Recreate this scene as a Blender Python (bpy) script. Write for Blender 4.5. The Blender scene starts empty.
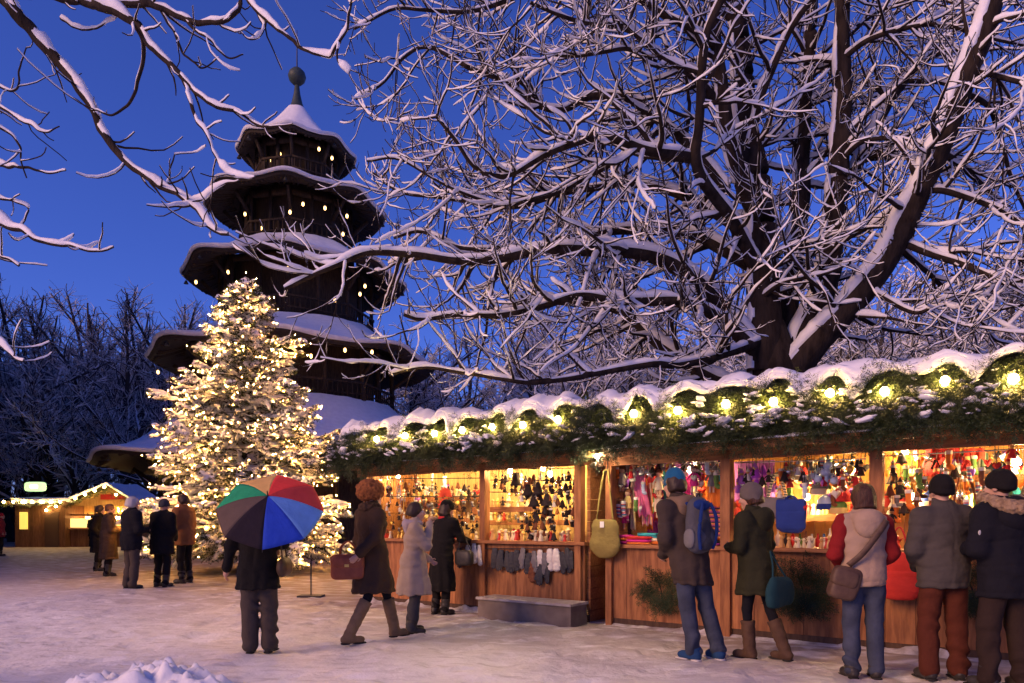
import bpy, math, random
import numpy as np
from mathutils import Vector, Matrix
rng = np.random.default_rng(11)
random.seed(11)
SC = bpy.context.scene
COL = SC.collection
CAMZ, HZ, FPX = 1.4, 522.0, 720.0
PI = math.pi
def A(*v): return np.array(v, dtype=float)
def at(px, py, Y): return A((px-512)/FPX*Y, Y, CAMZ+(HZ-py)/FPX*Y)
def gnd(px, py):
    Y = CAMZ*FPX/(py-HZ)
    return A((px-512)/FPX*Y, Y, 0)
def nrm(v):
    v = np.asarray(v, float)
    return v/np.maximum(np.linalg.norm(v, axis=-1, keepdims=True), 1e-9)
# ---------------------------------------------------------------- noise
_perm = rng.random((64, 64, 64)).astype(np.float32)
def vnoise(x, y, z=0.0):
    x, y, z = np.broadcast_arrays(np.asarray(x, float), np.asarray(y, float), np.asarray(z, float))
    xi, yi, zi = np.floor(x).astype(int), np.floor(y).astype(int), np.floor(z).astype(int)
    fx, fy, fz = x-xi, y-yi, z-zi
    fx, fy, fz = [f*f*(3-2*f) for f in (fx, fy, fz)]
    r = 0
    for a in (0, 1):
        for b in (0, 1):
            for c in (0, 1):
                w = (fx if a else 1-fx)*(fy if b else 1-fy)*(fz if c else 1-fz)
                r = r + w*_perm[(xi+a) & 63, (yi+b) & 63, (zi+c) & 63]
    return r*2-1
def fbm(x, y, z=0.0, o=3):
    r, a = 0, 1.0
    for i in range(o):
        r = r + a*vnoise(x*2**i+17*i, y*2**i+5*i, np.asarray(z)*2**i+3*i)
        a *= .5
    return r
# ---------------------------------------------------------------- objects
def tag(o, label=None, cat=None, group=None, kind=None):
    if label: o['label'] = label
    if cat: o['category'] = cat
    if group: o['group'] = group
    if kind: o['kind'] = kind
    return o
def thing(name, label, cat, loc=(0, 0, 0), rz=0.0, group=None, scale=1.0):
    o = bpy.data.objects.new(name, None)
    o.empty_display_size = .1
    COL.objects.link(o)
    o.location = [float(c) for c in loc]
    o.rotation_euler = (0, 0, rz)
    o.scale = (scale,)*3
    return tag(o, label, cat, group)
class MB:
    """collects vertices and faces, becomes ONE mesh object"""
    def __init__(s): s.V, s.F, s.n = [], [], 0
    def add(s, V, *polys, mi=0):
        V = np.asarray(V, float).reshape(-1, 3)
        for p in polys:
            p = np.asarray(p, int)
            if p.size: s.F.append((p+s.n, mi))
        s.V.append(V)
        s.n += len(V)
        return s
    def mesh(s, name, mats, smooth=True):
        me = bpy.data.meshes.new(name)
        V = np.concatenate(s.V)
        me.vertices.add(len(V))
        me.vertices.foreach_set('co', V.astype(np.float32).ravel())
        loops = np.concatenate([f.ravel() for f, _ in s.F])
        tot = np.concatenate([np.full(len(f), f.shape[1]) for f, _ in s.F])
        mi = np.concatenate([np.full(len(f), m) for f, m in s.F])
        me.loops.add(len(loops))
        me.loops.foreach_set('vertex_index', loops.astype(np.int32))
        me.polygons.add(len(tot))
        me.polygons.foreach_set('loop_start', np.concatenate([[0], np.cumsum(tot)[:-1]]).astype(np.int32))
        me.polygons.foreach_set('material_index', mi.astype(np.int32))
        me.polygons.foreach_set('use_smooth', np.full(len(tot), smooth))
        for m in (mats if isinstance(mats, (list, tuple)) else [mats]): me.materials.append(m)
        me.update(calc_edges=True)
        me.validate()
        return me
    def obj(s, name, mats, parent=None, smooth=True, loc=None, rz=0.0, world=False):
        if world and parent is not None:
            off = np.array(parent.location)
            s.V = [v-off for v in s.V]
        o = bpy.data.objects.new(name, s.mesh(name, mats, smooth))
        COL.objects.link(o)
        if parent is not None: o.parent = parent
        if loc is not None: o.location = [float(c) for c in loc]
        o.rotation_euler = (0, 0, rz)
        return o
    # shapes
    def box(s, lo, hi, mi=0, R=None, c=None):
        lo, hi = A(*lo), A(*hi)
        V = np.array([[x, y, z] for x in (lo[0], hi[0]) for y in (lo[1], hi[1]) for z in (lo[2], hi[2])])
        if R is not None:
            c0 = (lo+hi)/2 if c is None else A(*c)
            V = (V-c0) @ np.array(R).T + c0
        return s.add(V, [[0, 1, 3, 2], [4, 6, 7, 5], [0, 4, 5, 1], [2, 3, 7, 6], [0, 2, 6, 4], [1, 5, 7, 3]], mi=mi)
    def bar(s, a, b, w, h=None, mi=0):
        """box beam from a to b"""
        h = h or w
        a, b = A(*a), A(*b)
        t = nrm(b-a)
        up = A(0, 0, 1) if abs(t[2]) < .95 else A(1, 0, 0)
        sd = nrm(np.cross(t, up)); n = np.cross(sd, t)
        V = [p+sd*w/2*i+n*h/2*j for p in (a, b) for i, j in ((-1, -1), (1, -1), (1, 1), (-1, 1))]
        return s.add(V, [[0, 1, 5, 4], [1, 2, 6, 5], [2, 3, 7, 6], [3, 0, 4, 7], [3, 2, 1, 0], [4, 5, 6, 7]], mi=mi)
    def tube(s, P, R, S=8, mi=0):
        P = np.asarray(P, float); R = np.broadcast_to(np.asarray(R, float), (len(P),))
        V, F = tube_batch(P[None], R[None], S)
        s.add(V, F, mi=mi)
        for e, rev in ((0, 1), (len(P)-1, 0)):
            ring = V.reshape(len(P), S, 3)[e]
            s.add(ring, [list(range(S))[::-1] if rev else list(range(S))], mi=mi)
        return s
    def lathe(s, prof, n=16, c=(0, 0, 0), mi=0, R=None):
        prof = np.asarray(prof, float)
        th = np.arange(n)*2*PI/n
        V = np.stack([prof[:, None, 0]*np.cos(th), prof[:, None, 0]*np.sin(th), np.repeat(prof[:, 1:2], n, 1)], -1)
        V = V.reshape(-1, 3)
        if R is not None: V = V @ np.array(R).T
        V = V+A(*c)
        i = np.arange(len(prof)-1)[:, None]*n; j = np.arange(n)[None]; k = (j+1) % n
        F = np.stack([i+j, i+k, i+n+k, i+n+j], -1).reshape(-1, 4)
        s.add(V, F, mi=mi)
        if prof[0, 0] > 1e-4: s.add(V[:n], [list(range(n))[::-1]], mi=mi)
        if prof[-1, 0] > 1e-4: s.add(V[-n:], [list(range(n))], mi=mi)
        return s
    def ell(s, c, r, mi=0, nu=14, nv=8, e=1.0, e2=None, R=None, bump=0.0, seed=0.0, bs=6.0):
        """(super)ellipsoid, e<1 is boxy"""
        r = np.broadcast_to(np.asarray(r, float), (3,)); e2 = e if e2 is None else e2
        u = np.arange(nu)*2*PI/nu; v = np.linspace(-PI/2, PI/2, nv+1)
        p = lambda x, q: np.sign(x)*np.abs(x)**q
        V = np.stack([p(np.cos(v), e2)[:, None]*p(np.cos(u), e)[None], p(np.cos(v), e2)[:, None]*p(np.sin(u), e)[None], np.repeat(p(np.sin(v), e2)[:, None], nu, 1)], -1).reshape(-1, 3)
        if bump: V = V*(1+bump*fbm(V[:, 0]*bs/4+seed, V[:, 1]*bs/4+seed, V[:, 2]*bs/4, 2))[:, None]
        V = V*r
        if R is not None: V = V @ np.array(R).T
        i = np.arange(nv)[:, None]*nu; j = np.arange(nu)[None]; k = (j+1) % nu
        return s.add(V+A(*c), np.stack([i+j, i+k, i+nu+k, i+nu+j], -1).reshape(-1, 4), mi=mi)
    def slab(s, G, t, mi=0):
        """closed sheet of thickness t from a grid of points (m,n,3)"""
        G = np.asarray(G, float); m, n, _ = G.shape
        N = nrm(np.cross(np.gradient(G, axis=0), np.gradient(G, axis=1)))*t/2
        V = np.concatenate([(G+N).reshape(-1, 3), (G-N).reshape(-1, 3)])
        i = np.arange(m-1)[:, None]*n; j = np.arange(n-1)[None]
        q = np.stack([i+j, i+n+j, i+n+j+1, i+j+1], -1).reshape(-1, 4)
        ids = np.arange(m*n).reshape(m, n)
        rim = np.concatenate([ids[0, :-1], ids[:-1, -1], ids[-1, ::-1][:-1], ids[::-1, 0][:-1]])
        rn = np.roll(rim, -1); M = m*n
        return s.add(V, q, q[:, ::-1]+M, np.stack([rim, rn, rn+M, rim+M], -1), mi=mi)
def tube_batch(P, R, S):
    P = np.asarray(P, float); N, m, _ = P.shape
    T = nrm(np.gradient(P, axis=1))
    sd, n = frames(T)
    a = np.arange(S)*2*PI/S
    V = P[:, :, None]+R[:, :, None, None]*(np.cos(a)[None, None, :, None]*sd[:, :, None]+np.sin(a)[None, None, :, None]*n[:, :, None])
    return V.reshape(-1, 3), grid_faces(N, m, S)
def frames(T):
    sd = np.cross(T, A(0, 0, 1))
    bad = np.linalg.norm(sd, axis=-1) < .12
    sd[bad] = np.cross(T[bad], A(0, 1, 0))
    sd = nrm(sd)
    return sd, np.cross(sd, T)
def grid_faces(N, m, S):
    b = np.arange(N)[:, None, None]*m*S; i = np.arange(m-1)[None, :, None]*S; j = np.arange(S)[None, None]; k = (j+1) % S
    return np.stack([b+i+j, b+i+k, b+i+S+k, b+i+S+j], -1).reshape(-1, 4)
def rotz(a): return np.array([[math.cos(a), -math.sin(a), 0], [math.sin(a), math.cos(a), 0], [0, 0, 1]])
def rotx(a): return np.array([[1, 0, 0], [0, math.cos(a), -math.sin(a)], [0, math.sin(a), math.cos(a)]])
def roty(a): return np.array([[math.cos(a), 0, math.sin(a)], [0, 1, 0], [-math.sin(a), 0, math.cos(a)]])
def copy_tree(o, parent=None):
    c = o.copy(); COL.objects.link(c)
    if parent is not None: c.parent = parent
    for ch in list(o.children): copy_tree(ch, c)
    return c
def resample(P, m):
    """smooth polyline through the points, m samples (Catmull-Rom)"""
    P = np.asarray(P, float); n = len(P)
    Q = np.concatenate([[2*P[0]-P[1]], P, [2*P[-1]-P[-2]]])
    d = np.concatenate([[0], np.cumsum(np.linalg.norm(np.diff(P[:, :3], axis=0), axis=1))])
    s = np.linspace(0, d[-1]*.99999, m)
    i = np.clip(np.searchsorted(d, s, side='right')-1, 0, n-2)
    t = ((s-d[i])/(d[i+1]-d[i]))[:, None]
    p0, p1, p2, p3 = Q[i], Q[i+1], Q[i+2], Q[i+3]
    return .5*(2*p1+(p2-p0)*t+(2*p0-5*p1+4*p2-p3)*t*t+(3*p1-p0-3*p2+p3)*t**3)
# ---------------------------------------------------------------- materials
_mats = {}
def mat(name, col, rough=.7, col2=None, scale=8.0, stretch=(1, 1, 1), bump=0.0, bscale=None, metal=0.0, emit=None, estr=0.0, island=0.0, spec=.3, detail=4.0, lo=.35, hi=.65, sheen=0.0):
    if name in _mats: return _mats[name]
    m = bpy.data.materials.new(name); m.use_nodes = True
    nt = m.node_tree; N = nt.nodes; L = nt.links
    b = N['Principled BSDF']
    b.inputs['Base Color'].default_value = (*col, 1)
    b.inputs['Roughness'].default_value = rough
    b.inputs['Metallic'].default_value = metal
    b.inputs['Specular IOR Level'].default_value = spec
    if sheen: b.inputs['Sheen Weight'].default_value = sheen
    src = None
    if col2 is not None or bump:
        tc = N.new('ShaderNodeTexCoord'); mp = N.new('ShaderNodeMapping')
        mp.inputs['Scale'].default_value = stretch
        L.new(tc.outputs['Object'], mp.inputs['Vector'])
    if col2 is not None:
        nz = N.new('ShaderNodeTexNoise'); nz.inputs['Scale'].default_value = scale; nz.inputs['Detail'].default_value = detail
        L.new(mp.outputs[0], nz.inputs['Vector'])
        r = N.new('ShaderNodeMapRange'); r.inputs[1].default_value = lo; r.inputs[2].default_value = hi
        L.new(nz.outputs[0], r.inputs[0])
        mx = N.new('ShaderNodeMix'); mx.data_type = 'RGBA'
        mx.inputs[6].default_value = (*col, 1); mx.inputs[7].default_value = (*col2, 1)
        L.new(r.outputs[0], mx.inputs[0])
        src = mx.outputs[2]
        L.new(src, b.inputs['Base Color'])
    if island:
        g = N.new('ShaderNodeNewGeometry')
        r = N.new('ShaderNodeMapRange'); r.inputs[3].default_value = 1-island; r.inputs[4].default_value = 1+island
        L.new(g.outputs['Random Per Island'], r.inputs[0])
        h = N.new('ShaderNodeHueSaturation')
        if src is not None: L.new(src, h.inputs['Color'])
        else: h.inputs['Color'].default_value = (*col, 1)
        L.new(r.outputs[0], h.inputs['Value'])
        L.new(h.outputs[0], b.inputs['Base Color'])
    if bump:
        nz = N.new('ShaderNodeTexNoise'); nz.inputs['Scale'].default_value = bscale or scale*3; nz.inputs['Detail'].default_value = 5
        L.new(mp.outputs[0], nz.inputs['Vector'])
        bp = N.new('ShaderNodeBump'); bp.inputs['Strength'].default_value = bump; bp.inputs['Distance'].default_value = .02
        L.new(nz.outputs[0], bp.inputs['Height']); L.new(bp.outputs[0], b.inputs['Normal'])
    if emit is not None:
        b.inputs['Emission Color'].default_value = (*emit, 1); b.inputs['Emission Strength'].default_value = estr
    _mats[name] = m
    return m
def stripes(name, cols, scale=20.0, axis=2, rough=.85):
    """woven cloth in bands along one axis"""
    if name in _mats: return _mats[name]
    m = bpy.data.materials.new(name); m.use_nodes = True
    nt = m.node_tree; N = nt.nodes; L = nt.links; b = N['Principled BSDF']
    b.inputs['Roughness'].default_value = rough
    tc = N.new('ShaderNodeTexCoord'); sp = N.new('ShaderNodeSeparateXYZ'); L.new(tc.outputs['Object'], sp.inputs[0])
    mu = N.new('ShaderNodeMath'); mu.operation = 'MULTIPLY'; mu.inputs[1].default_value = scale/len(cols); L.new(sp.outputs[axis], mu.inputs[0])
    fr = N.new('ShaderNodeMath'); fr.operation = 'FRACT'; L.new(mu.outputs[0], fr.inputs[0])
    cr = N.new('ShaderNodeValToRGB'); cr.color_ramp.interpolation = 'CONSTANT'
    el = cr.color_ramp.elements
    while len(el) < len(cols): el.new(.5)
    for i, c in enumerate(cols): el[i].position = i/len(cols); el[i].color = (*c, 1)
    L.new(fr.outputs[0], cr.inputs[0]); L.new(cr.outputs[0], b.inputs['Base Color'])
    _mats[name] = m
    return m
def cloth(name, c, k=1.14, rough=.9, scale=7, bump=.12): return mat(name, c, rough, tuple(min(1, v*k) for v in c), scale=scale, bump=.55, bscale=17, sheen=.0, spec=.15)
SNOW = mat('snow', (.80, .82, .86), .65, (.72, .74, .79), scale=5, bump=.35, bscale=26, spec=.2)
BARK = mat('bark', (.018, .013, .011), .9, (.042, .031, .025), scale=9, stretch=(1, 1, .3), bump=1.0, bscale=24, spec=.1)
TWIG = mat('twig_bark', (.026, .019, .016), .9, spec=.1)
WOOD = mat('stall_wood', (.36, .15, .055), .6, (.20, .075, .028), scale=7, stretch=(3, 3, .45), bump=.3, bscale=40, island=.28, detail=7)
WOODH = mat('stall_board', (.38, .16, .058), .6, (.24, .09, .033), scale=9, stretch=(.5, 4, 4), bump=.25, bscale=40, island=.15)
PINE = mat('pine_board', (.60, .36, .13), .6, (.48, .26, .09), scale=8, stretch=(4, 4, .6), bump=.15, bscale=40, island=.12)
DARKWOOD = mat('dark_wood', (.024, .016, .011), .75, (.050, .033, .021), scale=8, stretch=(2, 2, .4), bump=.3, bscale=30, island=.2)
NEEDLE = mat('fir_needle', (.016, .031, .009), .55, (.036, .050, .014), scale=5, spec=.3)
IRON = mat('dark_iron', (.04, .04, .045), .5, metal=.6)
CABLE = mat('black_cable', (.015, .015, .015), .6)
BULB_G = mat('garland_bulb_glass', (.9, .7, .3), .3, emit=(1.0, .62, .16), estr=340)
BULB_S = mat('stall_bulb_glass', (.9, .8, .6), .3, emit=(1.0, .66, .28), estr=800)
BULB_T = mat('fairy_bulb_glass', (.9, .8, .5), .3, emit=(1.0, .44, .08), estr=680)
BULB_L = mat('lantern_glass', (.9, .8, .5), .3, emit=(1.0, .58, .20), estr=4.5)
# ---------------------------------------------------------------- distance fields -> smooth closed meshes
class SDF:
    def __init__(s, lo, hi, h):
        s.lo, s.h = A(*lo), h
        s.n = np.ceil((A(*hi)-s.lo)/h).astype(int)+1
        s.ax = [s.lo[i]+np.arange(s.n[i])*h for i in range(3)]
        s.D = np.full(s.n, .5, np.float32)
    def region(s, lo, hi):
        i0 = np.clip(np.floor((np.asarray(lo)-s.lo)/s.h).astype(int), 0, s.n)
        i1 = np.clip(np.ceil((np.asarray(hi)-s.lo)/s.h).astype(int)+1, 0, s.n)
        sl = tuple(slice(a, b) for a, b in zip(i0, i1))
        return sl, s.ax[0][sl[0]][:, None, None], s.ax[1][sl[1]][None, :, None], s.ax[2][sl[2]][None, None, :]
    def mix(s, sl, d, k, sub=False):
        a = s.D[sl]
        if a.size == 0: return s
        if sub:
            h = np.maximum(k-np.abs(a+d), 0)/k
            s.D[sl] = np.maximum(a, -d)+h*h*k/4
        else:
            h = np.maximum(k-np.abs(a-d), 0)/k
            s.D[sl] = np.minimum(a, d)-h*h*k/4
        return s
    def cone(s, a, b, ra, rb, k=.03, ys=1.0, sub=False):
        a, b = A(*a), A(*b); m = max(ra, rb)*max(1, ys)+k+3*s.h
        sl, X, Y, Z = s.region(np.minimum(a, b)-m, np.maximum(a, b)+m)
        ba = b-a; L = max(float(ba @ ba), 1e-9)
        t = np.clip(((X-a[0])*ba[0]+(Y-a[1])*ba[1]+(Z-a[2])*ba[2])/L, 0, 1)
        d = np.sqrt((X-a[0]-t*ba[0])**2+((Y-a[1]-t*ba[1])/ys)**2+(Z-a[2]-t*ba[2])**2)-(ra+t*(rb-ra))
        return s.mix(sl, d*min(1, ys), k, sub)
    def ell(s, c, r, k=.03, R=None, sub=False):
        c, r = A(*c), np.broadcast_to(np.asarray(r, float), (3,))
        m = r.max()+k+3*s.h
        sl, X, Y, Z = s.region(c-m, c+m)
        X, Y, Z = X-c[0], Y-c[1], Z-c[2]
        if R is not None:
            R = np.array(R).T
            X, Y, Z = [R[i, 0]*X+R[i, 1]*Y+R[i, 2]*Z for i in range(3)]
        k0 = np.sqrt((X/r[0])**2+(Y/r[1])**2+(Z/r[2])**2)
        k1 = np.sqrt((X/r[0]**2)**2+(Y/r[1]**2)**2+(Z/r[2]**2)**2)
        return s.mix(sl, k0*(k0-1)/np.maximum(k1, 1e-6), k, sub)
    def ring(s, c, R, r, k=.03, ys=1.0, zs=1.0, tilt=0.0):
        c = A(*c); m = R+r+k+.05
        sl, X, Y, Z = s.region(c-m, c+m)
        Zt = Z-c[2]-tilt*(Y-c[1])
        q = np.sqrt((X-c[0])**2+((Y-c[1])/ys)**2)-R
        return s.mix(sl, np.sqrt(q*q+(Zt/zs)**2)-r, k)
    def cut(s, p, n, k=.012):
        """keep the side the normal points away from"""
        n = nrm(A(*n))
        d = (s.ax[0][:, None, None]-p[0])*n[0]+(s.ax[1][None, :, None]-p[1])*n[1]+(s.ax[2][None, None, :]-p[2])*n[2]
        h = np.maximum(k-np.abs(s.D-d), 0)/k
        s.D = np.maximum(s.D, d)+h*h*k/4
        return s
    def wrinkle(s, amp, f=(14, 14, 9), seed=0.0):
        X, Y, Z = s.ax[0][:, None, None], s.ax[1][None, :, None], s.ax[2][None, None, :]
        w = np.sin(f[0]*X+3*np.sin(f[2]*.6*Z+seed)+seed)*np.sin(f[1]*Y+2.2*np.sin(f[2]*Z+1.7*seed))+.6*np.sin(f[2]*2.1*Z+5*X+4*Y*np.cos(seed)+seed*2)
        s.D = s.D+(amp*w).astype(np.float32)
        return s
    def fluff(s, amp, f=40.0, seed=0.0):
        X, Y, Z = np.meshgrid(*s.ax, indexing='ij')
        m = np.abs(s.D) < .08
        s.D[m] += (amp*vnoise(X[m]*f+seed, Y[m]*f, Z[m]*f)).astype(np.float32)
        return s
    def mb(s, M=None, mi=0):
        D = s.D.copy()
        for ax in range(3):
            for e in (0, -1):
                ix = [slice(None)]*3; ix[ax] = e; D[tuple(ix)] = np.maximum(D[tuple(ix)], s.h*.4)
        ins = D < 0
        n = np.array(D.shape)-1
        cnt = np.zeros(n, np.int8)
        for a in (0, 1):
            for b in (0, 1):
                for c in (0, 1):
                    cnt += ins[a:n[0]+a, b:n[1]+b, c:n[2]+c]
        I, J, K = np.nonzero((cnt > 0) & (cnt < 8))
        idx = np.full(n, -1, np.int64); idx[I, J, K] = np.arange(len(I))
        acc = np.zeros((len(I), 3)); num = np.zeros(len(I))
        cor = [(a, b, c) for a in (0, 1) for b in (0, 1) for c in (0, 1)]
        for p in cor:
            for ax in range(3):
                if p[ax]: continue
                q = list(p); q[ax] = 1
                v0 = D[I+p[0], J+p[1], K+p[2]]; v1 = D[I+q[0], J+q[1], K+q[2]]
                m = (v0 < 0) != (v1 < 0)
                t = np.where(m, v0/np.where(m, v0-v1, 1), 0)
                P = np.array(p, float)[None].repeat(len(I), 0); P[:, ax] = t
                acc += P*m[:, None]; num += m
        V = s.lo+(np.stack([I, J, K], -1)+acc/num[:, None])*s.h
        Fs = []
        for ax in range(3):
            u, v = (ax+1) % 3, (ax+2) % 3
            s0 = [slice(None)]*3; s1 = [slice(None)]*3
            s0[ax] = slice(0, -1); s1[ax] = slice(1, None)
            x = ins[tuple(s0)] != ins[tuple(s1)]
            E = np.argwhere(x)
            E = E[(E[:, u] > 0) & (E[:, v] > 0) & (E[:, u] < n[u]) & (E[:, v] < n[v])]
            def at_(du, dv):
                Q = E.copy(); Q[:, u] -= du; Q[:, v] -= dv
                return idx[Q[:, 0], Q[:, 1], Q[:, 2]]
            f = np.stack([at_(1, 1), at_(0, 1), at_(0, 0), at_(1, 0)], -1)
            flip = ~ins[E[:, 0], E[:, 1], E[:, 2]]
            f[flip] = f[flip][:, ::-1]
            Fs.append(f)
        F = np.concatenate(Fs); F = F[(F >= 0).all(1)]
        # one pass of smoothing along faces
        for w in (.5, .35):
            S = np.zeros_like(V); c = np.zeros(len(V))
            for a in range(4):
                for b in ((a+1) % 4,):
                    np.add.at(S, F[:, a], V[F[:, b]]); np.add.at(c, F[:, a], 1)
                    np.add.at(S, F[:, b], V[F[:, a]]); np.add.at(c, F[:, b], 1)
            V = V*(1-w)+w*S/np.maximum(c, 1)[:, None]
        m = M or MB()
        return m.add(V, F, mi=mi)
SKY_TINT = (.56, .59, 1.36, 1); SKY_STR = .092; SUN_STR = 2.7
# ---------------------------------------------------------------- camera, light, sky
cd = bpy.data.cameras.new('camera'); cam = bpy.data.objects.new('camera', cd); COL.objects.link(cam)
cam.location = (0, 0, CAMZ); cam.rotation_euler = (PI/2, 0, 0)
cd.lens = 36*FPX/1024; cd.sensor_width = 36; cd.shift_y = (HZ-341.5)/1024; cd.clip_end = 3000; cd.clip_start = .05
SC.camera = cam
w = bpy.data.worlds.new('World'); SC.world = w; w.use_nodes = True
nt = w.node_tree; bg = nt.nodes['Background']
sky = nt.nodes.new('ShaderNodeTexSky'); sky.sky_type = 'NISHITA'; sky.sun_disc = False
SUN_EL, SUN_AZ = math.radians(25), math.radians(234)        # where the light comes from, clockwise from +Y
sky.sun_elevation = SUN_EL; sky.sun_rotation = SUN_AZ; sky.ozone_density = 6; sky.air_density = 1.0; sky.dust_density = .4
tint = nt.nodes.new('ShaderNodeMix'); tint.data_type = 'RGBA'; tint.blend_type = 'MULTIPLY'; tint.inputs[0].default_value = 1
tint.inputs[7].default_value = SKY_TINT
nt.links.new(sky.outputs[0], tint.inputs[6]); nt.links.new(tint.outputs[2], bg.inputs['Color'])
bg.inputs['Strength'].default_value = SKY_STR
sd = bpy.data.lights.new('sun', 'SUN'); sun = bpy.data.objects.new('sun', sd); COL.objects.link(sun)
sd.energy = SUN_STR; sd.angle = math.radians(26); sd.color = (1.0, .54, .27)
dirv = Vector((math.sin(SUN_AZ)*math.cos(SUN_EL), math.cos(SUN_AZ)*math.cos(SUN_EL), math.sin(SUN_EL)))
sun.rotation_euler = dirv.to_track_quat('Z', 'Y').to_euler()
SC.view_settings.view_transform = 'Standard'; SC.view_settings.look = 'None'; SC.view_settings.exposure = .28; SC.view_settings.gamma = 1
SC.cycles.use_denoising = True
SC.cycles.max_bounces = 5; SC.cycles.diffuse_bounces = 3; SC.cycles.glossy_bounces = 2; SC.cycles.transmission_bounces = 2
SC.cycles.sample_clamp_indirect = 4; SC.cycles.caustics_reflective = False; SC.cycles.caustics_refractive = False
SC.cycles.use_light_tree = True
# ---------------------------------------------------------------- ground
def axis(lo, hi, st, far):
    c = list(np.arange(lo, hi+1e-6, st)); s = st
    a = [lo]; 
    while a[-1] > -far: s *= 1.16; a.append(a[-1]-s)
    s = st; b = [hi]
    while b[-1] < far: s *= 1.16; b.append(b[-1]+s)
    return np.array(a[:0:-1]+c+b[1:])
def stall_dist(x, y):
    """metres in front of the stall line (positive towards the visitors)"""
    return -(x-ST_A[0])*.597-(y-ST_A[1])*.802
ST_A = A(-3.06, 13.1); ST_U = A(.802, -.597, 0); ST_B = A(.597, .802, 0)
def ground_z(x, y):
    z = .030*fbm(x*.9, y*.9, 0, 2)+.014*fbm(x*3.1, y*3.1, 3, 3)
    f = vnoise(x*4.2, y*3.0, 9); z = z-.035*np.clip(f-.30, 0, 1)
    z = z+.45*np.exp(-(((x+19)/7)**2+((y-34)/2.6)**2))
    d = stall_dist(x, y)
    z = np.where(d < .5, z*np.clip((d+.1)/.6, 0, 1), z)
    return z
gx, gy = axis(-9.5, 7.5, .05, 700), axis(4, 14.5, .05, 700)
GX, GY = np.meshgrid(gx, gy, indexing='ij')
GZ = np.where((np.abs(GX) < 40) & (GY > 0) & (GY < 60), ground_z(GX, GY), 0)
fr = np.random.default_rng(5)
for k in range(1000):                    # footprints and scuffs in the trodden snow
    fx, fy = fr.uniform(-9, 7), 4.3+9.7*fr.random()**.8
    d_ = stall_dist(fx, fy)
    if d_ < .35: continue
    a_ = fr.normal(.5, 1.1); L_, W_ = fr.uniform(.11, .17), fr.uniform(.05, .075)
    i0, i1 = np.searchsorted(gx, [fx-.4, fx+.4]); j0, j1 = np.searchsorted(gy, [fy-.4, fy+.4])
    X_, Y_ = GX[i0:i1, j0:j1]-fx, GY[i0:i1, j0:j1]-fy
    r2 = ((X_*math.cos(a_)+Y_*math.sin(a_))/L_)**2+((-X_*math.sin(a_)+Y_*math.cos(a_))/W_)**2
    dp = fr.uniform(.008, .024)
    GZ[i0:i1, j0:j1] += -dp*np.exp(-r2**2)+dp*.5*np.exp(-((np.sqrt(r2)-1.45)/.35)**2)
m = MB(); nx, ny = GX.shape
i = np.arange(nx-1)[:, None]*ny; j = np.arange(ny-1)[None]
m.add(np.stack([GX, GY, GZ], -1), np.stack([i+j, i+ny+j, i+ny+j+1, i+j+1], -1).reshape(-1, 4))
def ground_mat():
    mm = bpy.data.materials.new('trodden_snow'); mm.use_nodes = True
    nt = mm.node_tree; N = nt.nodes; L = nt.links; b = N['Principled BSDF']
    b.inputs['Roughness'].default_value = .55; b.inputs['Specular IOR Level'].default_value = .25
    tc = N.new('ShaderNodeTexCoord')
    def noise(sc, det=4, st=None):
        n = N.new('ShaderNodeTexNoise'); n.inputs['Scale'].default_value = sc; n.inputs['Detail'].default_value = det
        if st:
            mp = N.new('ShaderNodeMapping'); mp.inputs['Scale'].default_value = st; mp.inputs['Rotation'].default_value = (0, 0, .64)
            L.new(tc.outputs['Object'], mp.inputs[0]); L.new(mp.outputs[0], n.inputs[0])
        else: L.new(tc.outputs['Object'], n.inputs[0])
        return n.outputs[0]
    def math_(op, a, c):
        n = N.new('ShaderNodeMath'); n.operation = op
        for k, v in enumerate((a, c)):
            if isinstance(v, (int, float)): n.inputs[k].default_value = v
            else: L.new(v, n.inputs[k])
        return n.outputs[0]
    def rng_(v, a, c, lo=0., hi=1.):
        n = N.new('ShaderNodeMapRange'); n.inputs[1].default_value = a; n.inputs[2].default_value = c; n.inputs[3].default_value = lo; n.inputs[4].default_value = hi
        L.new(v, n.inputs[0]); return n.outputs[0]
    def mix(f, c1, c2):
        n = N.new('ShaderNodeMix'); n.data_type = 'RGBA'; L.new(f, n.inputs[0])
        for k, v in ((6, c1), (7, c2)):
            if isinstance(v, tuple): n.inputs[k].default_value = (*v, 1)
            else: L.new(v, n.inputs[k])
        return n.outputs[2]
    sp = N.new('ShaderNodeSeparateXYZ'); L.new(tc.outputs['Object'], sp.inputs[0])
    d = math_('ADD', math_('MULTIPLY', sp.outputs[0], -.597), math_('MULTIPLY', sp.outputs[1], -.802))
    d = math_('ADD', d, ST_A[0]*.597+ST_A[1]*.802)
    near = rng_(math_('ADD', d, math_('MULTIPLY', noise(1.1), -1.6)), -1.0, 3.2, 1, 0)       # dirt carried along the counters
    c = mix(rng_(noise(.8, 5), .35, .68), (.84, .83, .83), (.72, .70, .70))
    c = mix(rng_(noise(3.5, 5, (1, 3, 1)), .52, .70, 0, .55), c, (.42, .39, .37))
    c = mix(math_('MULTIPLY', near, rng_(noise(2.2, 6, (1, 2.2, 1)), .27, .52)), c, (.30, .235, .165))
    L.new(c, b.inputs['Base Color'])
    h = math_('ADD', math_('MULTIPLY', noise(7, 6), 1.0), math_('MULTIPLY', noise(26, 4), .45))
    bp = N.new('ShaderNodeBump'); bp.inputs['Strength'].default_value = .6; bp.inputs['Distance'].default_value = .035
    L.new(h, bp.inputs['Height']); L.new(bp.outputs[0], b.inputs['Normal'])
    return mm
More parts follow.
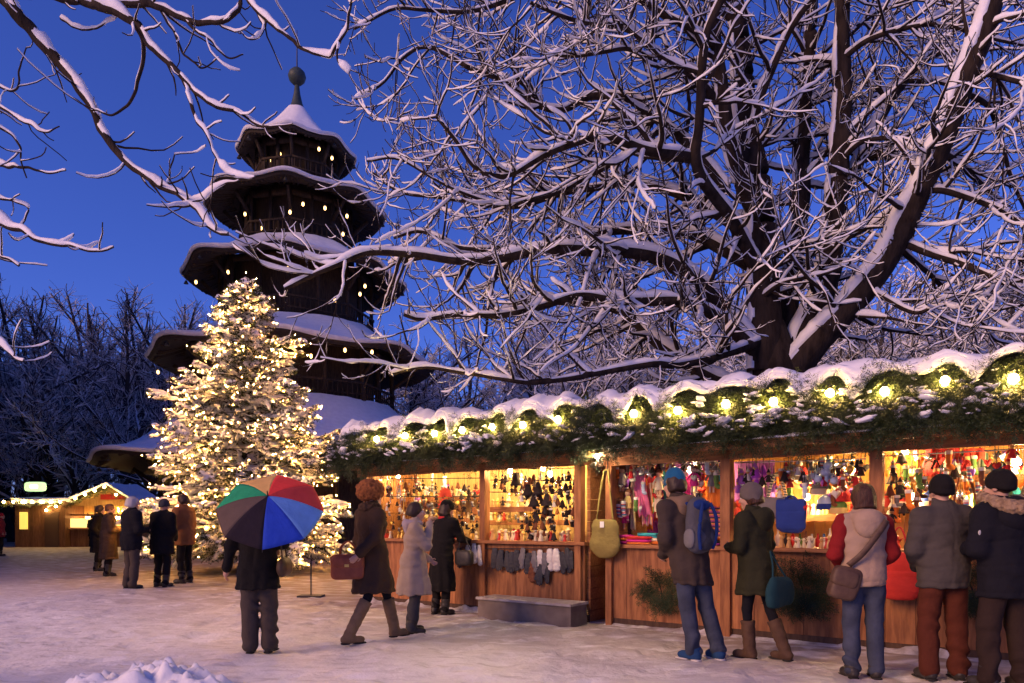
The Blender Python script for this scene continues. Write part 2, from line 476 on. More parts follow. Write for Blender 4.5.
tag(m.obj('ground', ground_mat()), kind='structure')
# the ploughed heap of fresh snow at the lower edge of the view
t = thing('snow_pile', 'low heap of loose bluish snow at the lower left edge', 'snow pile', (-3.02, 6.02, 0))
u, v = np.meshgrid(np.linspace(-1, 1, 70), np.linspace(-1, 1, 60), indexing='ij')
z = .20*np.clip(1-(u*u+v*v), 0, 1)**.8*(1+.5*fbm(u*4, v*4, 2, 3))+.06*fbm(u*9+3, v*9, 5, 3)*np.clip(1.1-(u*u+v*v), 0, 1)-.04
m = MB(); i = np.arange(69)[:, None]*60; j = np.arange(59)[None]
m.add(np.stack([u*.85+.1*v, v*.36, z], -1), np.stack([i+j, i+60+j, i+61+j, i+j+1], -1).reshape(-1, 4))
m.obj('snow', SNOW, t)
# ---------------------------------------------------------------- branching trees
def grow(start, d, length, m=7, curl=.0, wob=.25, R=None):
    N = len(start); P = np.zeros((N, m, 3)); P[:, 0] = start
    d = nrm(d); st = (length/(m-1))[:, None]
    for k in range(1, m):
        d = nrm(d+rng.normal(0, wob, (N, 3))+A(0, 0, 1)*(np.broadcast_to(curl, (N,))[:, None])*(k/m)**1.2)
        P[:, k] = P[:, k-1]+d*st
    return P
def spawn(P, R, spacing, t0=.12, ang=(35, 75), zb=0.0, t1=1.0):
    """children of a batch of branches: starts, directions, parent radius, place along the parent"""
    N, m, _ = P.shape
    Ln = np.linalg.norm(np.diff(P, axis=1), axis=2).sum(1)
    n = rng.poisson(Ln*(t1-t0)/spacing)
    ix = np.repeat(np.arange(N), n)
    t = t0+(t1-t0)*rng.random(len(ix))
    f = t*(m-1); k = np.minimum(f.astype(int), m-2); w_ = (f-k)[:, None]
    S = P[ix, k]*(1-w_)+P[ix, k+1]*w_
    T = nrm(P[ix, k+1]-P[ix, k])
    r = R[ix, k]*(1-w_[:, 0])+R[ix, k+1]*w_[:, 0]
    q = rng.normal(0, 1, (len(ix), 3)); q[:, 2] += zb
    q = nrm(q-(q*T).sum(1, keepdims=True)*T)
    a = np.radians(rng.uniform(*ang, len(ix)))[:, None]
    return S, nrm(T*np.cos(a)+q*np.sin(a)), r, t, Ln[ix]
def taper(N, m, r0, r1): return r0[:, None]+(r1-r0)[:, None]*np.linspace(0, 1, m)[None]**.8
def snow_on(mb, P, R, th, gap=.35, seed=0.0, mi=0, bias=None, off=.35, ws=None):
    """a lumpy ridge of snow along the upper side of each branch"""
    N, m, _ = P.shape
    T = nrm(np.gradient(P, axis=1)); sd, n = frames(T)
    if bias is not None:
        n = nrm(bias-(T @ bias)[..., None]*T); sd = np.cross(T, n)
    hor = np.sqrt(np.clip(1-T[..., 2]**2, 0, 1))
    nz = vnoise(P[..., 0]*3.1+seed, P[..., 1]*3.1, P[..., 2]*3.1)+.6*vnoise(P[..., 0]*9, P[..., 1]*9+seed, P[..., 2]*9)
    k = np.clip((nz+1-gap)*1.15, 0, 1.6)*(np.clip((hor-.2)*2.0, 0, 1) if bias is None else 1)
    k[:, -1] *= .6
    h = np.broadcast_to(th, R.shape)*k
    wd = np.minimum(R*1.0+h*.18, R*.85+h)
    wd = np.where(k < .08, R*.5, wd)
    n = nrm(n+A(0, 0, .6 if bias is None else .15))
    if ws: wd = np.where(k < .08, R*.12, R*ws)
    Cc = P+n*(R*off)[..., None]
    prof = [(-1, 0), (-.78, .62), (-.1, 1), (.62, .75), (1, .02), (0, -.35)]
    V = np.stack([Cc+sd*(wd*a)[..., None]+n*((h+R*(.65 if ws is None else max(.02, 1-off)))*b)[..., None] for a, b in prof], 2)
    mb.add(V.reshape(-1, 3), grid_faces(N, m, len(prof)), mi=mi)
# ---------------------------------------------------------------- the wooden pagoda tower
TW = A((297-512)/FPX*35, 35.0, 0)
tower = thing('pagoda_tower', 'tall five-roofed wooden pagoda tower with snowy curled eaves behind the lit fir', 'tower', TW)
ROOFW = mat('tower_shingle', (.026, .020, .016), .8, (.045, .034, .025), scale=12, bump=.4, bscale=30)
NC = 8; TH0 = math.radians(10)
def roof_grid(R, ri, ze, rise, up, dz=0.0, nth=96, nr=12, grow_=0.0):
    th = TH0+np.arange(nth)*2*PI/nth
    c = np.abs(np.cos(NC*(th-TH0)/2))**3
    s = np.linspace(0, 1, nr)
    rr = ri+(R+grow_-ri)*s[:, None]*np.ones(nth)[None]
    edge = 1-.045*(1-c[None])*s[:, None]
    rr = rr*edge
    z = ze+rise*(1-s[:, None])**1.55+up*c[None]*s[:, None]**5+dz
    return np.stack([rr*np.cos(th), rr*np.sin(th), z*np.ones_like(rr)], -1)
def ringed(mb, G, mi=0, flip=False):
    m_, n_, _ = G.shape
    f = grid_faces(1, m_, n_)
    return mb.add(G.reshape(-1, 3), f[:, ::-1] if flip else f, mi=mi)
bell_mb = MB().lathe([(.012, .26), (.012, .16), (.05, .14), (.085, .05), (.115, 0), (.09, .01)], 8)
BELL = bell_mb.mesh('bell', mat('tower_bell', (.06, .06, .05), .5, metal=.5))
#        R     ri   ze    rise  up
ROOFS = [(9.1, 4.6, 3.95, 2.7, .2), (6.7, 3.7, 8.85, 1.5, .2), (5.2, 2.9, 12.9, 1.2, .18), (4.2, 1.9, 16.3, .95, .16), (2.75, .42, 19.1, 2.1, .13)]
DRUM = [(6.2, .3, 5.05), (4.55, 6.2, 9.65), (3.55, 9.9, 13.5), (2.55, 13.6, 16.7), (1.85, 16.75, 19.4)]
for q, (R, ri, ze, rise, up) in enumerate(ROOFS):
    mb = MB()
    top, bot = roof_grid(R, ri, ze, rise, up), roof_grid(R*.985, ri, ze, rise, up, dz=-.12)
    ringed(mb, top, flip=True); ringed(mb, bot)
    ringed(mb, np.stack([top[-1], bot[-1]]), flip=True)
    for k in range(64):                                  # rafters under the eaves
        a = TH0+2*PI*(k+.5)/64
        j = int(round((k+.5)*96/64)) % 96
        p1, p0 = bot[-1, j]*A(.985, .985, 1)-A(0, 0, .03), bot[5, j]-A(0, 0, .03)
        mb.bar(p0, p1, .09, .12)
    roof = mb.obj('roof', ROOFW, tower)
    sb = MB()
    g = roof_grid(R, ri, ze, rise, up, dz=.05, grow_=.10, nth=192, nr=24)
    x, y = g[..., 0], g[..., 1]
    th = .17+.06*fbm(x*.8+q*9, y*.8, q, 3)
    g2 = g.copy(); g2[..., 2] += th*(.6+.4*np.sqrt(np.clip(1-np.linspace(0, 1, 24)[:, None]**14, 0, 1)))+.02
    ringed(sb, g2, flip=True)
    ed = np.stack([g2[-1], g[-1]-A(0, 0, .02), g[-1]*A(.985, .985, 1)-A(0, 0, .04)])
    ringed(sb, ed, flip=True)
    if q == 4:
        pass
    sb.obj('snow', SNOW, roof)
    for k in range(NC):
        a = TH0+2*PI*k/NC
        b = bpy.data.objects.new('bell', BELL); COL.objects.link(b); b.parent = roof
        b.location = (R*.975*math.cos(a), R*.975*math.sin(a), ze+up-.39)
    r, z0, z1 = DRUM[q]
    st = MB()
    st.lathe([(r*.80, z0), (r*.80, z1)], 8, R=rotz(TH0))
    for k in range(16):
        a = TH0+2*PI*k/16
        f = 1 if k % 2 == 0 else math.cos(PI/8)
        st.bar((r*f*math.cos(a), r*f*math.sin(a), z0), (r*f*math.cos(a), r*f*math.sin(a), z1), .2 if q < 2 else .15)
        p, pn = A(r*math.cos(TH0+2*PI*(k//2)/8), r*math.sin(TH0+2*PI*(k//2)/8), 0), A(r*math.cos(TH0+2*PI*(k//2+1)/8), r*math.sin(TH0+2*PI*(k//2+1)/8), 0)
        if k % 2 == 0:
            for zz, h in ((z1-.35, .3), ):
                st.bar(p+A(0, 0, zz), pn+A(0, 0, zz), .12, h)
            # brackets up to the eaves
            for e in (p,):
                o_ = e/np.linalg.norm(e)
                st.bar(e+A(0, 0, ze-.9), e+o_*min(1.2, (R-r)*.5)+A(0, 0, ze-.05), .12, .16)
    st.obj('storey', DARKWOOD, tower)
    if q:
        rl = MB()
        rb = r+.12
        zf = ROOFS[q-1][2]+ROOFS[q-1][3]-.02
        rl.lathe([(rb*.7, zf-.75), (rb*1.02, zf-.75), (rb*1.02, zf+.1), (rb*.7, zf+.1)], 8, R=rotz(TH0))
        for k in range(8):
            p, pn = A(rb*math.cos(TH0+2*PI*k/8), rb*math.sin(TH0+2*PI*k/8), zf), A(rb*math.cos(TH0+2*PI*(k+1)/8), rb*math.sin(TH0+2*PI*(k+1)/8), zf)
            for zz, h in ((.08, .12), (.5, .06), (1.0, .1)): rl.bar(p+A(0, 0, zz), pn+A(0, 0, zz), .07, h)
            nb = max(5, int(np.linalg.norm(pn-p)/.22))
            for b in range(nb):
                c = p+(pn-p)*(b+.5)/nb
                rl.bar(c+A(0, 0, .1), c+A(0, 0, .97), .05)
        rl.obj('railing', DARKWOOD, tower)
sp = MB()
sp.lathe([(.66, 20.9), (.42, 21.3), (.26, 21.75), (.16, 22.2), (.11, 22.6), (.05, 22.66)], 16)
spire = sp.obj('spire', mat('spire_copper', (.05, .075, .07), .55, (.035, .05, .05), scale=6), tower)
MB().lathe([(.03, 22.62), (.2, 22.68), (.37, 22.85), (.43, 23.05), (.37, 23.25), (.2, 23.42), (.03, 23.46)], 18).obj('ball', mat('spire_copper', (0, 0, 0)), spire)
MB().tube([(0, 0, 23.4), (0, 0, 25.3)], [.035, .015], 6).obj('rod', IRON, spire)
# lanterns under the eaves: (px, py, roof, distance in front of the axis as a part of the roof radius)
lan = MB(); lan.lathe([(.02, .20), (.15, .16), (.13, .14), (.02, .14)], 6); lan.tube([(0, 0, .18), (0, 0, .5)], .012, 4)
LAN = lan.mesh('lantern_frame', IRON)
LGL = MB().ell((0, 0, -.01), (.10, .10, .15), nu=10, nv=8).mesh('lantern_glass', BULB_L)
for px, py, q, fr in [(280, 154, 4, .55), (319, 149, 4, .75), (308, 160, 4, .5), (303, 204, 3, .7), (347, 216, 3, .6), (261, 228, 3, .5), (343, 234, 3, .5), (306, 272, 2, .7), (365, 286, 2, .6), (360, 294, 2, .5), (311, 356, 1, .75), (397, 366, 1, .55), (158, 372, 1, .3), (196, 282, 2, .3), (271, 160, 4, .4), (332, 158, 4, .5), (290, 212, 3, .8), (325, 208, 3, .75), (245, 214, 3, .4), (288, 268, 2, .8), (330, 268, 2, .75), (228, 272, 2, .5), (345, 350, 1, .8), (372, 352, 1, .7), (205, 362, 1, .5), (335, 300, 2, .6)]:
    Y = 35-fr*ROOFS[q][0]
    p = at(px, py, Y)
    t = thing('lantern', 'small glowing lantern hanging under %s roof of the pagoda' % ['the lowest', 'the second', 'the middle', 'the fourth', 'the topmost'][q], 'lantern', p, 0, 'lanterns under the %s pagoda roof' % ['lowest', 'second', 'middle', 'fourth', 'topmost'][q], scale=.62)
    for nme, me in (('frame', LAN), ('glass', LGL)):
        o = bpy.data.objects.new(nme, me); COL.objects.link(o); o.parent = t
# ---------------------------------------------------------------- the great chestnut behind the stalls
def limb(pts, m=26, r0=.1, r1=.02):
    """pts: (px, py, depth) along the limb -> path and radii"""
    P = resample(np.array([[*at(a, b, d)] for a, b, d in pts]), m)
    return P, r0+(r1-r0)*np.linspace(0, 1, m)**.85
LIMBS = [
 # trunks
 ([(765, 372, 13), (764, 300, 13), (758, 220, 13.1), (752, 155, 13.2), (742, 80, 13.4), (733, 0, 13.6), (722, -110, 14)], .33, .13),
 ([(757, 215, 13.1), (745, 190, 12.9), (726, 135, 12.7), (718, 70, 12.6), (713, 0, 12.5), (706, -90, 12.3)], .17, .07),
 ([(786, 368, 13.2), (783, 335, 13.3), (794, 260, 13.6), (799, 193, 13.8), (804, 113, 14), (812, 19, 14.2), (818, -80, 14.4)], .23, .10),
 ([(790, 366, 13.1), (798, 340, 13.1), (823, 287, 13.0), (833, 220, 13.0), (839, 150, 13), (841, 70, 13), (843, -40, 13)], .27, .12),
 ([(835, 205, 13), (850, 178, 13.2), (877, 122, 13.5), (909, 74, 13.8), (944, 42, 14), (973, 0, 14.2), (1000, -40, 14.5)], .13, .06),
 ([(792, 372, 12.9), (802, 358, 12.8), (845, 309, 12.5), (893, 248, 12.2), (912, 206, 11.9), (945, 132, 11.5), (966, 74, 11.2), (990, 0, 10.9), (1015, -80, 10.6)], .28, .15),
 ([(751, 140, 13.1), (764, 90, 12.8), (783, 42, 12.5), (812, 0, 12.2), (850, -50, 12)], .08, .04),
 # left limbs
 ([(765, 362, 13), (742, 333, 12.9), (720, 309, 12.8), (700, 283, 12.6), (665, 261, 12.4), (626, 250, 12.2), (552, 248, 11.9), (473, 262, 11.6), (409, 256, 11.3), (367, 251, 11.1), (328, 268, 10.9), (283, 289, 10.8)], .19, .03),
 ([(762, 272, 13), (745, 262, 13.1), (700, 238, 13.3), (658, 229, 13.5), (617, 228, 13.6), (568, 241, 13.6), (521, 251, 13.6), (460, 246, 13.6), (420, 230, 13.6), (392, 236, 13.6)], .14, .03),
 ([(757, 352, 12.9), (713, 314, 12.4), (675, 301, 12.1), (617, 301, 11.8), (578, 296, 11.6), (539, 306, 11.4), (500, 312, 11.2), (460, 311, 11.0), (422, 316, 10.9), (402, 311, 10.8)], .14, .035),
 ([(768, 385, 13.1), (726, 383, 13.3), (681, 357, 13.6), (649, 335, 13.9), (623, 316, 14.1), (585, 303, 14.3), (530, 300, 14.5), (480, 316, 14.7)], .17, .04),
 ([(757, 342, 12.8), (735, 350, 12.4), (713, 357, 12.1), (675, 365, 11.8), (649, 366, 11.6), (600, 374, 11.5), (538, 383, 11.3), (505, 380, 11.2), (460, 373, 11.1), (422, 367, 11.0), (390, 376, 10.9)], .10, .025),
 ([(757, 268, 12.9), (729, 219, 12.4), (704, 184, 12), (695, 158, 11.7), (700, 122, 11.5), (704, 64, 11.3), (713, 19, 11.1), (730, -30, 10.9)], .13, .05),
 ([(696, 158, 11.8), (655, 151, 11.4), (604, 138, 11.1), (555, 150, 10.8), (505, 174, 10.5), (473, 164, 10.3), (452, 135, 10.1), (436, 112, 10)], .10, .022),
 ([(726, 190, 12.8), (687, 142, 12.9), (655, 116, 13), (633, 100, 13), (590, 95, 13), (560, 108, 12.9), (534, 100, 12.8), (502, 77, 12.7), (467, 64, 12.6), (428, 45, 12.5), (402, 55, 12.4), (383, 80, 12.3), (354, 97, 12.2)], .11, .02),
 ([(716, 100, 12.7), (691, 77, 12.3), (649, 48, 11.9), (626, 26, 11.6), (581, 21, 11.3), (530, 0, 11)], .08, .025),
 ([(655, 62, 11.9), (626, 50, 11.5), (578, 56, 11.2), (549, 53, 11)], .05, .02),
 ([(713, 45, 12.5), (694, 29, 12.2), (659, 10, 12), (630, -8, 11.8), (580, -30, 11.6)], .07, .03),
 ([(758, 240, 13.1), (700, 205, 13.7), (640, 185, 14.2), (580, 190, 14.6), (520, 205, 14.9), (460, 200, 15.1), (400, 190, 15.2), (372, 172, 15.3)], .12, .025),
 ([(735, 20, 13.5), (690, -10, 13.5), (620, -20, 13.4), (540, -10, 13.2), (470, 12, 13), (400, 8, 12.8), (352, 30, 12.7)], .09, .02),
 ([(660, 130, 13), (600, 170, 12.8), (550, 195, 12.5), (500, 205, 12.2), (450, 190, 12), (400, 160, 11.9), (368, 160, 11.8)], .06, .018),
 # right limbs
 ([(899, 240, 12.2), (944, 258, 11.8), (990, 277, 11.5), (1028, 295, 11.2), (1090, 330, 10.9)], .075, .035),
 ([(920, 192, 11.9), (944, 190, 11.6), (990, 206, 11.3), (1030, 232, 11.0), (1080, 270, 10.8)], .065, .03),
 ([(865, 285, 12.4), (885, 297, 12.1), (915, 314, 11.8), (941, 306, 11.6), (986, 312, 11.4), (1030, 305, 11.2)], .06, .02),
 ([(897, 246, 12.2), (931, 274, 12.7), (967, 303, 13.2), (990, 338, 13.6), (1015, 346, 13.9)], .055, .02),
 ([(960, 92, 11.3), (990, 106, 11.6), (1002, 135, 11.8), (1020, 190, 12.1), (1050, 240, 12.3)], .05, .02),
 ([(970, 70, 11.2), (1024, 82, 10.8), (1080, 95, 10.5)], .055, .03),
 ([(938, 150, 11.6), (973, 171, 12.1), (1009, 209, 12.5), (1045, 255, 12.8)], .06, .025),
 ([(838, 165, 13), (860, 142, 12.6), (886, 138, 12.3), (925, 147, 12), (965, 165, 11.7)], .055, .02),
 ([(838, 190, 13), (855, 165, 13.3), (880, 157, 13.5), (919, 156, 13.8), (960, 165, 14), (1010, 190, 14.2)], .055, .02),
 ([(841, 60, 13), (870, 38, 12.6), (919, 24, 12.3), (970, 31, 12), (1030, 45, 11.8)], .055, .02),
 ([(842, 40, 13), (880, 10, 13.5), (930, -5, 14), (1000, 0, 14.4), (1060, 20, 14.6)], .05, .02),
 ([(762, 262, 12.9), (790, 247, 12.5), (816, 241, 12.2), (850, 232, 12.3), (883, 225, 12.4)], .055, .03),
 ([(764, 296, 12.8), (783, 283, 12.4), (822, 274, 12.1), (850, 262, 12)], .055, .02),
 ([(845, 310, 12.6), (890, 330, 13.2), (930, 335, 13.8), (970, 350, 14.3)], .045, .015),
 ([(800, 180, 13.8), (830, 130, 14.2), (870, 100, 14.7), (920, 85, 15.1)], .05, .02),
]
BASE = A(5.05, 13.05, 0)
chest = thing('chestnut_tree', 'great bare spreading tree with snow on every branch behind the market stalls', 'tree', BASE)
lm = MB(); sn = MB(); tw = MB()
LP, LR = [], []
for pts, r0, r1 in LIMBS:
    P, R = limb(pts, 64, r0, r1)
    ln = np.linalg.norm(np.diff(P, axis=0), axis=1).sum()
    wv = np.stack([fbm(P[:, 0]*.9+i_, P[:, 1]*.9, P[:, 2]*.9+3*i_, 2) for i_ in (1, 5, 9)], -1)*.055*np.clip(np.linspace(0, 3, 64), 0, 1)[:, None]
    P = P+wv
    LP.append(P); LR.append(R*(1+.10*vnoise(P[:, 0]*3, P[:, 1]*3, P[:, 2]*3)))
LP, LR = np.array(LP), np.array(LR)
for s, big in ((slice(0, 21), 0), (slice(21, None), 1)):
    V, F = tube_batch(LP[s], LR[s], 12); lm.add(V, F)
tk = resample(np.array([[5.05, 13.05, -.2], [5.02, 13.05, .6], [4.95, 13.05, 2.2], [4.82, 13.02, 3.6], [4.75, 13.0, 4.5], [4.70, 13.0, 5.0]]), 24)
trk = MB().tube(tk, np.concatenate([np.linspace(.78, .52, 8), np.linspace(.52, .50, 10), np.linspace(.48, .20, 6)]), 20)
trk.obj('trunk', BARK, chest, world=True)
th = np.clip(LR*.55, .035, .075)*(1+.35*fbm(LP[..., 0]*6, LP[..., 1]*6, LP[..., 2]*6, 2))
snow_on(sn, LP, LR, th, gap=.16)
snow_on(sn, LP[:5], LR[:5], np.full(LR[:5].shape, .022), gap=.66, seed=21, bias=A(-.90, -.12, .3), off=.86, ws=.46)
snow_on(sn, LP[5:7], LR[5:7], np.full(LR[5:7].shape, .04), gap=.28, seed=23, bias=A(-.75, -.20, .5), off=.55, ws=.80)
# first order side branches
S, D, r, t, Ln = spawn(LP, LR, .25, .12, (38, 78), zb=.1)
L1 = np.clip(rng.gamma(5, .36, len(S))*(1.08-.5*t), .4, 2.8)
P1 = grow(S, D-A(0, 0, .18), L1, 14, curl=.09, wob=.11)
R1 = taper(len(S), 14, np.clip(r*.55, .017, .048), np.full(len(S), .009))
ok = P1[..., 2].min(1) > 3.5; P1, R1 = P1[ok], R1[ok]
# second order
S2, D2, r2, t2, _ = spawn(P1, R1, .25, .10, (32, 66), zb=.0)
Lb = np.clip(rng.gamma(4, .15, len(S2)), .18, 1.2)
P2 = grow(S2, D2-A(0, 0, .15), Lb, 9, curl=.16, wob=.12)
R2 = taper(len(S2), 9, np.clip(r2*.66, .009, .020), np.full(len(S2), .0075))
SX, DX, rX, tX, _ = spawn(LP, LR, .24, .25, (50, 90), zb=.3)
PX = grow(SX, DX, np.clip(rng.gamma(3, .15, len(SX)), .15, .9), 9, curl=.2, wob=.17)
RX = taper(len(SX), 9, np.full(len(SX), .011), np.full(len(SX), .007))
P2 = np.concatenate([P2, PX]); R2 = np.concatenate([R2, RX])
ok = P2[..., 2].min(1) > 3.3; P2, R2 = P2[ok], R2[ok]
# twigs
S3, D3, r3, t3, _ = spawn(P2, R2, .23, .25, (28, 60))
P3 = grow(S3, D3, np.clip(rng.gamma(4, .055, len(S3)), .08, .4), 6, curl=.25, wob=.13)
R3 = taper(len(S3), 6, np.full(len(S3), .0085), np.full(len(S3), .0065))
for P, R, sides in ((P1, R1, 6), (P2, R2, 4), (P3, R3, 3)):
    V, F = tube_batch(P, R, sides); (lm if sides == 6 else tw).add(V, F)
snow_on(sn, P1, R1, np.clip(R1*1.7, .034, .06), gap=.20, seed=3)
snow_on(sn, P2, R2, np.clip(R2*2.0, .020, .034), gap=.50, seed=7)
snow_on(sn, P3, R3, np.full(R3.shape, .016), gap=.98, seed=9)
lm.obj('limbs', BARK, chest, world=True)
cr = tw.obj('crown', TWIG, chest, world=True)
sn.obj('snow', SNOW, chest, world=True)
print('chestnut', len(P1), len(P2), len(P3))
# ---------------------------------------------------------------- the tree whose boughs hang in at the top left
FG = [
 ([(-60, -70, 5.2), (8, 4, 5.0), (42, 42, 4.9), (85, 98, 4.8), (106, 132, 4.75), (132, 166, 4.7), (161, 189, 4.65), (191, 204, 4.6), (212, 227, 4.55), (229, 234, 4.5)], .060, .010),
 ([(189, 204, 4.6), (205, 195, 4.55), (222, 186, 4.5), (240, 177, 4.45)], .012, .004),
 ([(165, 191, 4.65), (172, 172, 4.7), (176, 153, 4.7)], .009, .004),
 ([(190, 205, 4.6), (168, 210, 4.5), (144, 206, 4.4)], .010, .004),
 ([(-60, -40, 4.6), (0, -16, 4.55), (76, 0, 4.5), (149, 6, 4.4), (187, 19, 4.35), (225, 23, 4.3), (238, 14, 4.3), (243, 0, 4.3), (240, -14, 4.3)], .040, .012),
 ([(95, 1, 4.45), (132, 21, 4.4), (149, 42, 4.35), (178, 72, 4.3), (204, 98, 4.25), (238, 115, 4.2), (263, 127, 4.15), (292, 125, 4.1)], .028, .006),
 ([(183, 78, 4.3), (189, 95, 4.25), (199, 119, 4.2), (212, 155, 4.15), (226, 169, 4.1), (252, 174, 4.05)], .013, .004),
 ([(134, 23, 4.4), (142, 45, 4.5), (144, 72, 4.55), (132, 100, 4.6), (112, 111, 4.65), (92, 110, 4.7), (72, 98, 4.7)], .014, .004),
 ([(160, 8, 4.4), (170, 30, 4.4), (186, 52, 4.4), (202, 66, 4.4), (216, 60, 4.4)], .010, .004),
 ([(185, 20, 4.35), (205, 38, 4.3), (222, 55, 4.3), (243, 57, 4.3)], .010, .004),
 ([(246, -40, 4.7), (250, 0, 4.6), (272, 25, 4.5), (297, 47, 4.4), (323, 55, 4.3), (335, 49, 4.25), (346, 22, 4.2), (350, -10, 4.2)], .016, .007),
 ([(340, 40, 4.25), (339, 52, 4.2), (344, 66, 4.2), (352, 74, 4.2)], .008, .004),
 ([(255, 8, 4.6), (262, 28, 4.55), (250, 40, 4.5), (240, 34, 4.5)], .010, .004),
 ([(60, 18, 4.8), (85, 28, 4.7), (108, 24, 4.6), (118, 14, 4.6)], .010, .004),
 ([(-50, 196, 4.3), (0, 221, 4.2), (34, 236, 4.1), (68, 246, 4.05), (100, 252, 4.0), (113, 249, 4.0)], .024, .005),
 ([(-40, 150, 4.6), (0, 165, 4.5), (34, 171, 4.4), (64, 168, 4.35)], .018, .004),
 ([(-40, 92, 4.9), (0, 108, 4.8), (25, 122, 4.7), (45, 132, 4.65), (60, 128, 4.6)], .018, .004),
 ([(-40, 120, 4.5), (2, 132, 4.4), (22, 150, 4.4), (26, 178, 4.4)], .013, .004),
 ([(-50, 235, 4.1), (0, 257, 4.0), (17, 268, 3.95)], .016, .006),
 ([(-50, 320, 4.2), (0, 346, 4.1), (23, 361, 4.05)], .014, .006),
 ([(-30, 60, 5.1), (6, 92, 5), (22, 74, 5), (30, 50, 5)], .014, .004),
 ([(-30, 190, 4.4), (8, 200, 4.3), (30, 208, 4.3), (20, 222, 4.3)], .011, .004),
]
fgb = A(-6.6, 4.6, 0)
fgt = thing('bare_tree', 'nearby bare tree whose snowy boughs hang in at the top left corner', 'tree', fgb)
P, R = zip(*[limb(p, 56, a*1.05, b*1.0) for p, a, b in FG])
P, R = np.array(P), np.array(R)
P = P+np.stack([fbm(P[..., 0]*5+i_, P[..., 1]*5, P[..., 2]*5+3*i_, 3) for i_ in (1, 5, 9)], -1)*.022
b, s = MB(), MB()
V, F = tube_batch(P, R, 10); b.add(V, F)
trunkP = resample(np.array([[-6.6, 4.6, -.2], [-6.5, 4.6, 2], [-6.3, 4.7, 4], [-6.1, 4.8, 6], [-6.0, 4.9, 8]]), 20)
MB().tube(trunkP, np.linspace(.30, .13, 20), 14).obj('trunk', BARK, fgt, world=True)
starts = P[:, 0]                                   # boughs join the trunk outside the frame
for p, rr in zip(P, R):
    if p[0, 0] < -3.2:
        q = trunkP[np.argmin(np.abs(trunkP[:, 2]-(p[0, 2]-.6)))]
        b.tube(resample(np.array([q, (q+p[0])/2+A(0, 0, .12), p[0]]), 8), np.linspace(rr[0]*1.7, rr[0], 8), 8)
q = trunkP[-4]
b.tube(resample(np.array([q, A(-4, 4.8, 7.0), A(-2.2, 4.7, 6.0), P[10, 0]]), 14), np.linspace(.05, .028, 14), 8)
S1, D1, r1_, t1_, _ = spawn(P, R, .17, .12, (35, 75), zb=.1)
Q1 = grow(S1, D1, np.clip(rng.gamma(4, .055, len(S1)), .08, .5), 7, curl=.2, wob=.17)
q1 = taper(len(S1), 7, np.clip(r1_*.5, .004, .009), np.full(len(S1), .0032))
V, F = tube_batch(Q1, q1, 5); b.add(V, F)
b.obj('boughs', BARK, fgt, world=True)
snow_on(s, P, R, np.clip(R*2.0, .024, .06)*(1+.5*fbm(P[..., 0]*7, P[..., 1]*7, P[..., 2]*7, 2)), gap=.58, seed=2)
snow_on(s, Q1, q1, np.full(q1.shape, .012), gap=.6, seed=4)
for k in range(0):
    i_, j_ = rng.integers(len(P)), rng.integers(6, 27)
    if P[i_, j_, 0] < -3.9: continue
    rr = R[i_, j_]
    T = nrm(P[i_, j_]-P[i_, j_-1])
    if abs(T[2]) > .8: continue
    a = rng.uniform(.022, .048)
    s.ell(P[i_, j_]+A(0, 0, rr*.6+a*.35), (a*rng.uniform(1.0, 1.8), a, a*.72), bump=.3, seed=k, R=rotz(math.atan2(T[1], T[0])))
s.obj('snow', SNOW, fgt, world=True)
# ---------------------------------------------------------------- woods behind
FBARK = mat('wood_bark', (.028, .024, .026), .95, (.05, .045, .045), scale=2)
def wood_tree(seed, H, spread, snowy):
    """one tree of the far wood: trunk, crown and snow meshes round its own base"""
    global rng
    keep = rng; rng = np.random.default_rng(seed)
    tp = resample(np.array([[0, 0, -.3], [rng.normal(0, .4), rng.normal(0, .4), H*.3], [rng.normal(0, 1), rng.normal(0, 1), H*.55], [rng.normal(0, 1.6), rng.normal(0, 1.6), H*.8]]), 16)
    tr = np.linspace(H*.015, H*.0025, 16)
    t_ = MB().tube(tp, tr, 8)
    S, D, r, t, _ = spawn(tp[None], tr[None], H/46, .20, (22, 62), zb=.4)
    P1 = grow(S, D, (1.12-t)*H*spread*rng.uniform(.75, 1.35, len(S)), 10, curl=.10, wob=.15)
    R1 = taper(len(S), 10, r*.55, np.full(len(S), .02))
    S, D, r, t, L = spawn(P1, R1, H/34, .12, (25, 65), zb=.2)
    P2 = grow(S, D, L*rng.uniform(.2, .5, len(S))*(1.2-t), 6, curl=.14, wob=.16)
    R2 = taper(len(S), 6, np.clip(r*.6, .02, .06), np.full(len(S), .014))
    S, D, r, t, L = spawn(P2, R2, H/85, .12, (25, 60))
    P3 = grow(S, D, rng.uniform(.4, 1.2, len(S))*H/20, 4, curl=.1, wob=.15)
    R3 = taper(len(S), 4, np.full(len(S), .018), np.full(len(S), .008))
    c, s = MB(), MB()
    for P, R, k in ((P1, R1, 5), (P2, R2, 3), (P3, R3, 3)):
        V, F = tube_batch(P, R, k); c.add(V, F)
    for P, R in ((P1, R1), (P2, R2), (P3, R3)): snow_on(s, P, R, np.clip(R*1.6, .03, .10)*snowy, gap=.3+.25*(1-snowy), seed=seed)
    rng = keep
    return t_.mesh('trunk', FBARK), c.mesh('crown', FBARK), s.mesh('snow', SNOW)
PRO = [wood_tree(101+k, 20, .34, .2) for k in range(4)]
PRS = [wood_tree(201+k, 15, .42, 1.0) for k in range(3)]
def plant(pro, loc, sc, rz, name, label, group):
    t = thing(name, label, 'tree', loc, rz, group, sc)
    for n_, me in zip(('trunk', 'crown', 'snow'), pro):
        o = bpy.data.objects.new(n_, me); COL.objects.link(o); o.parent = t
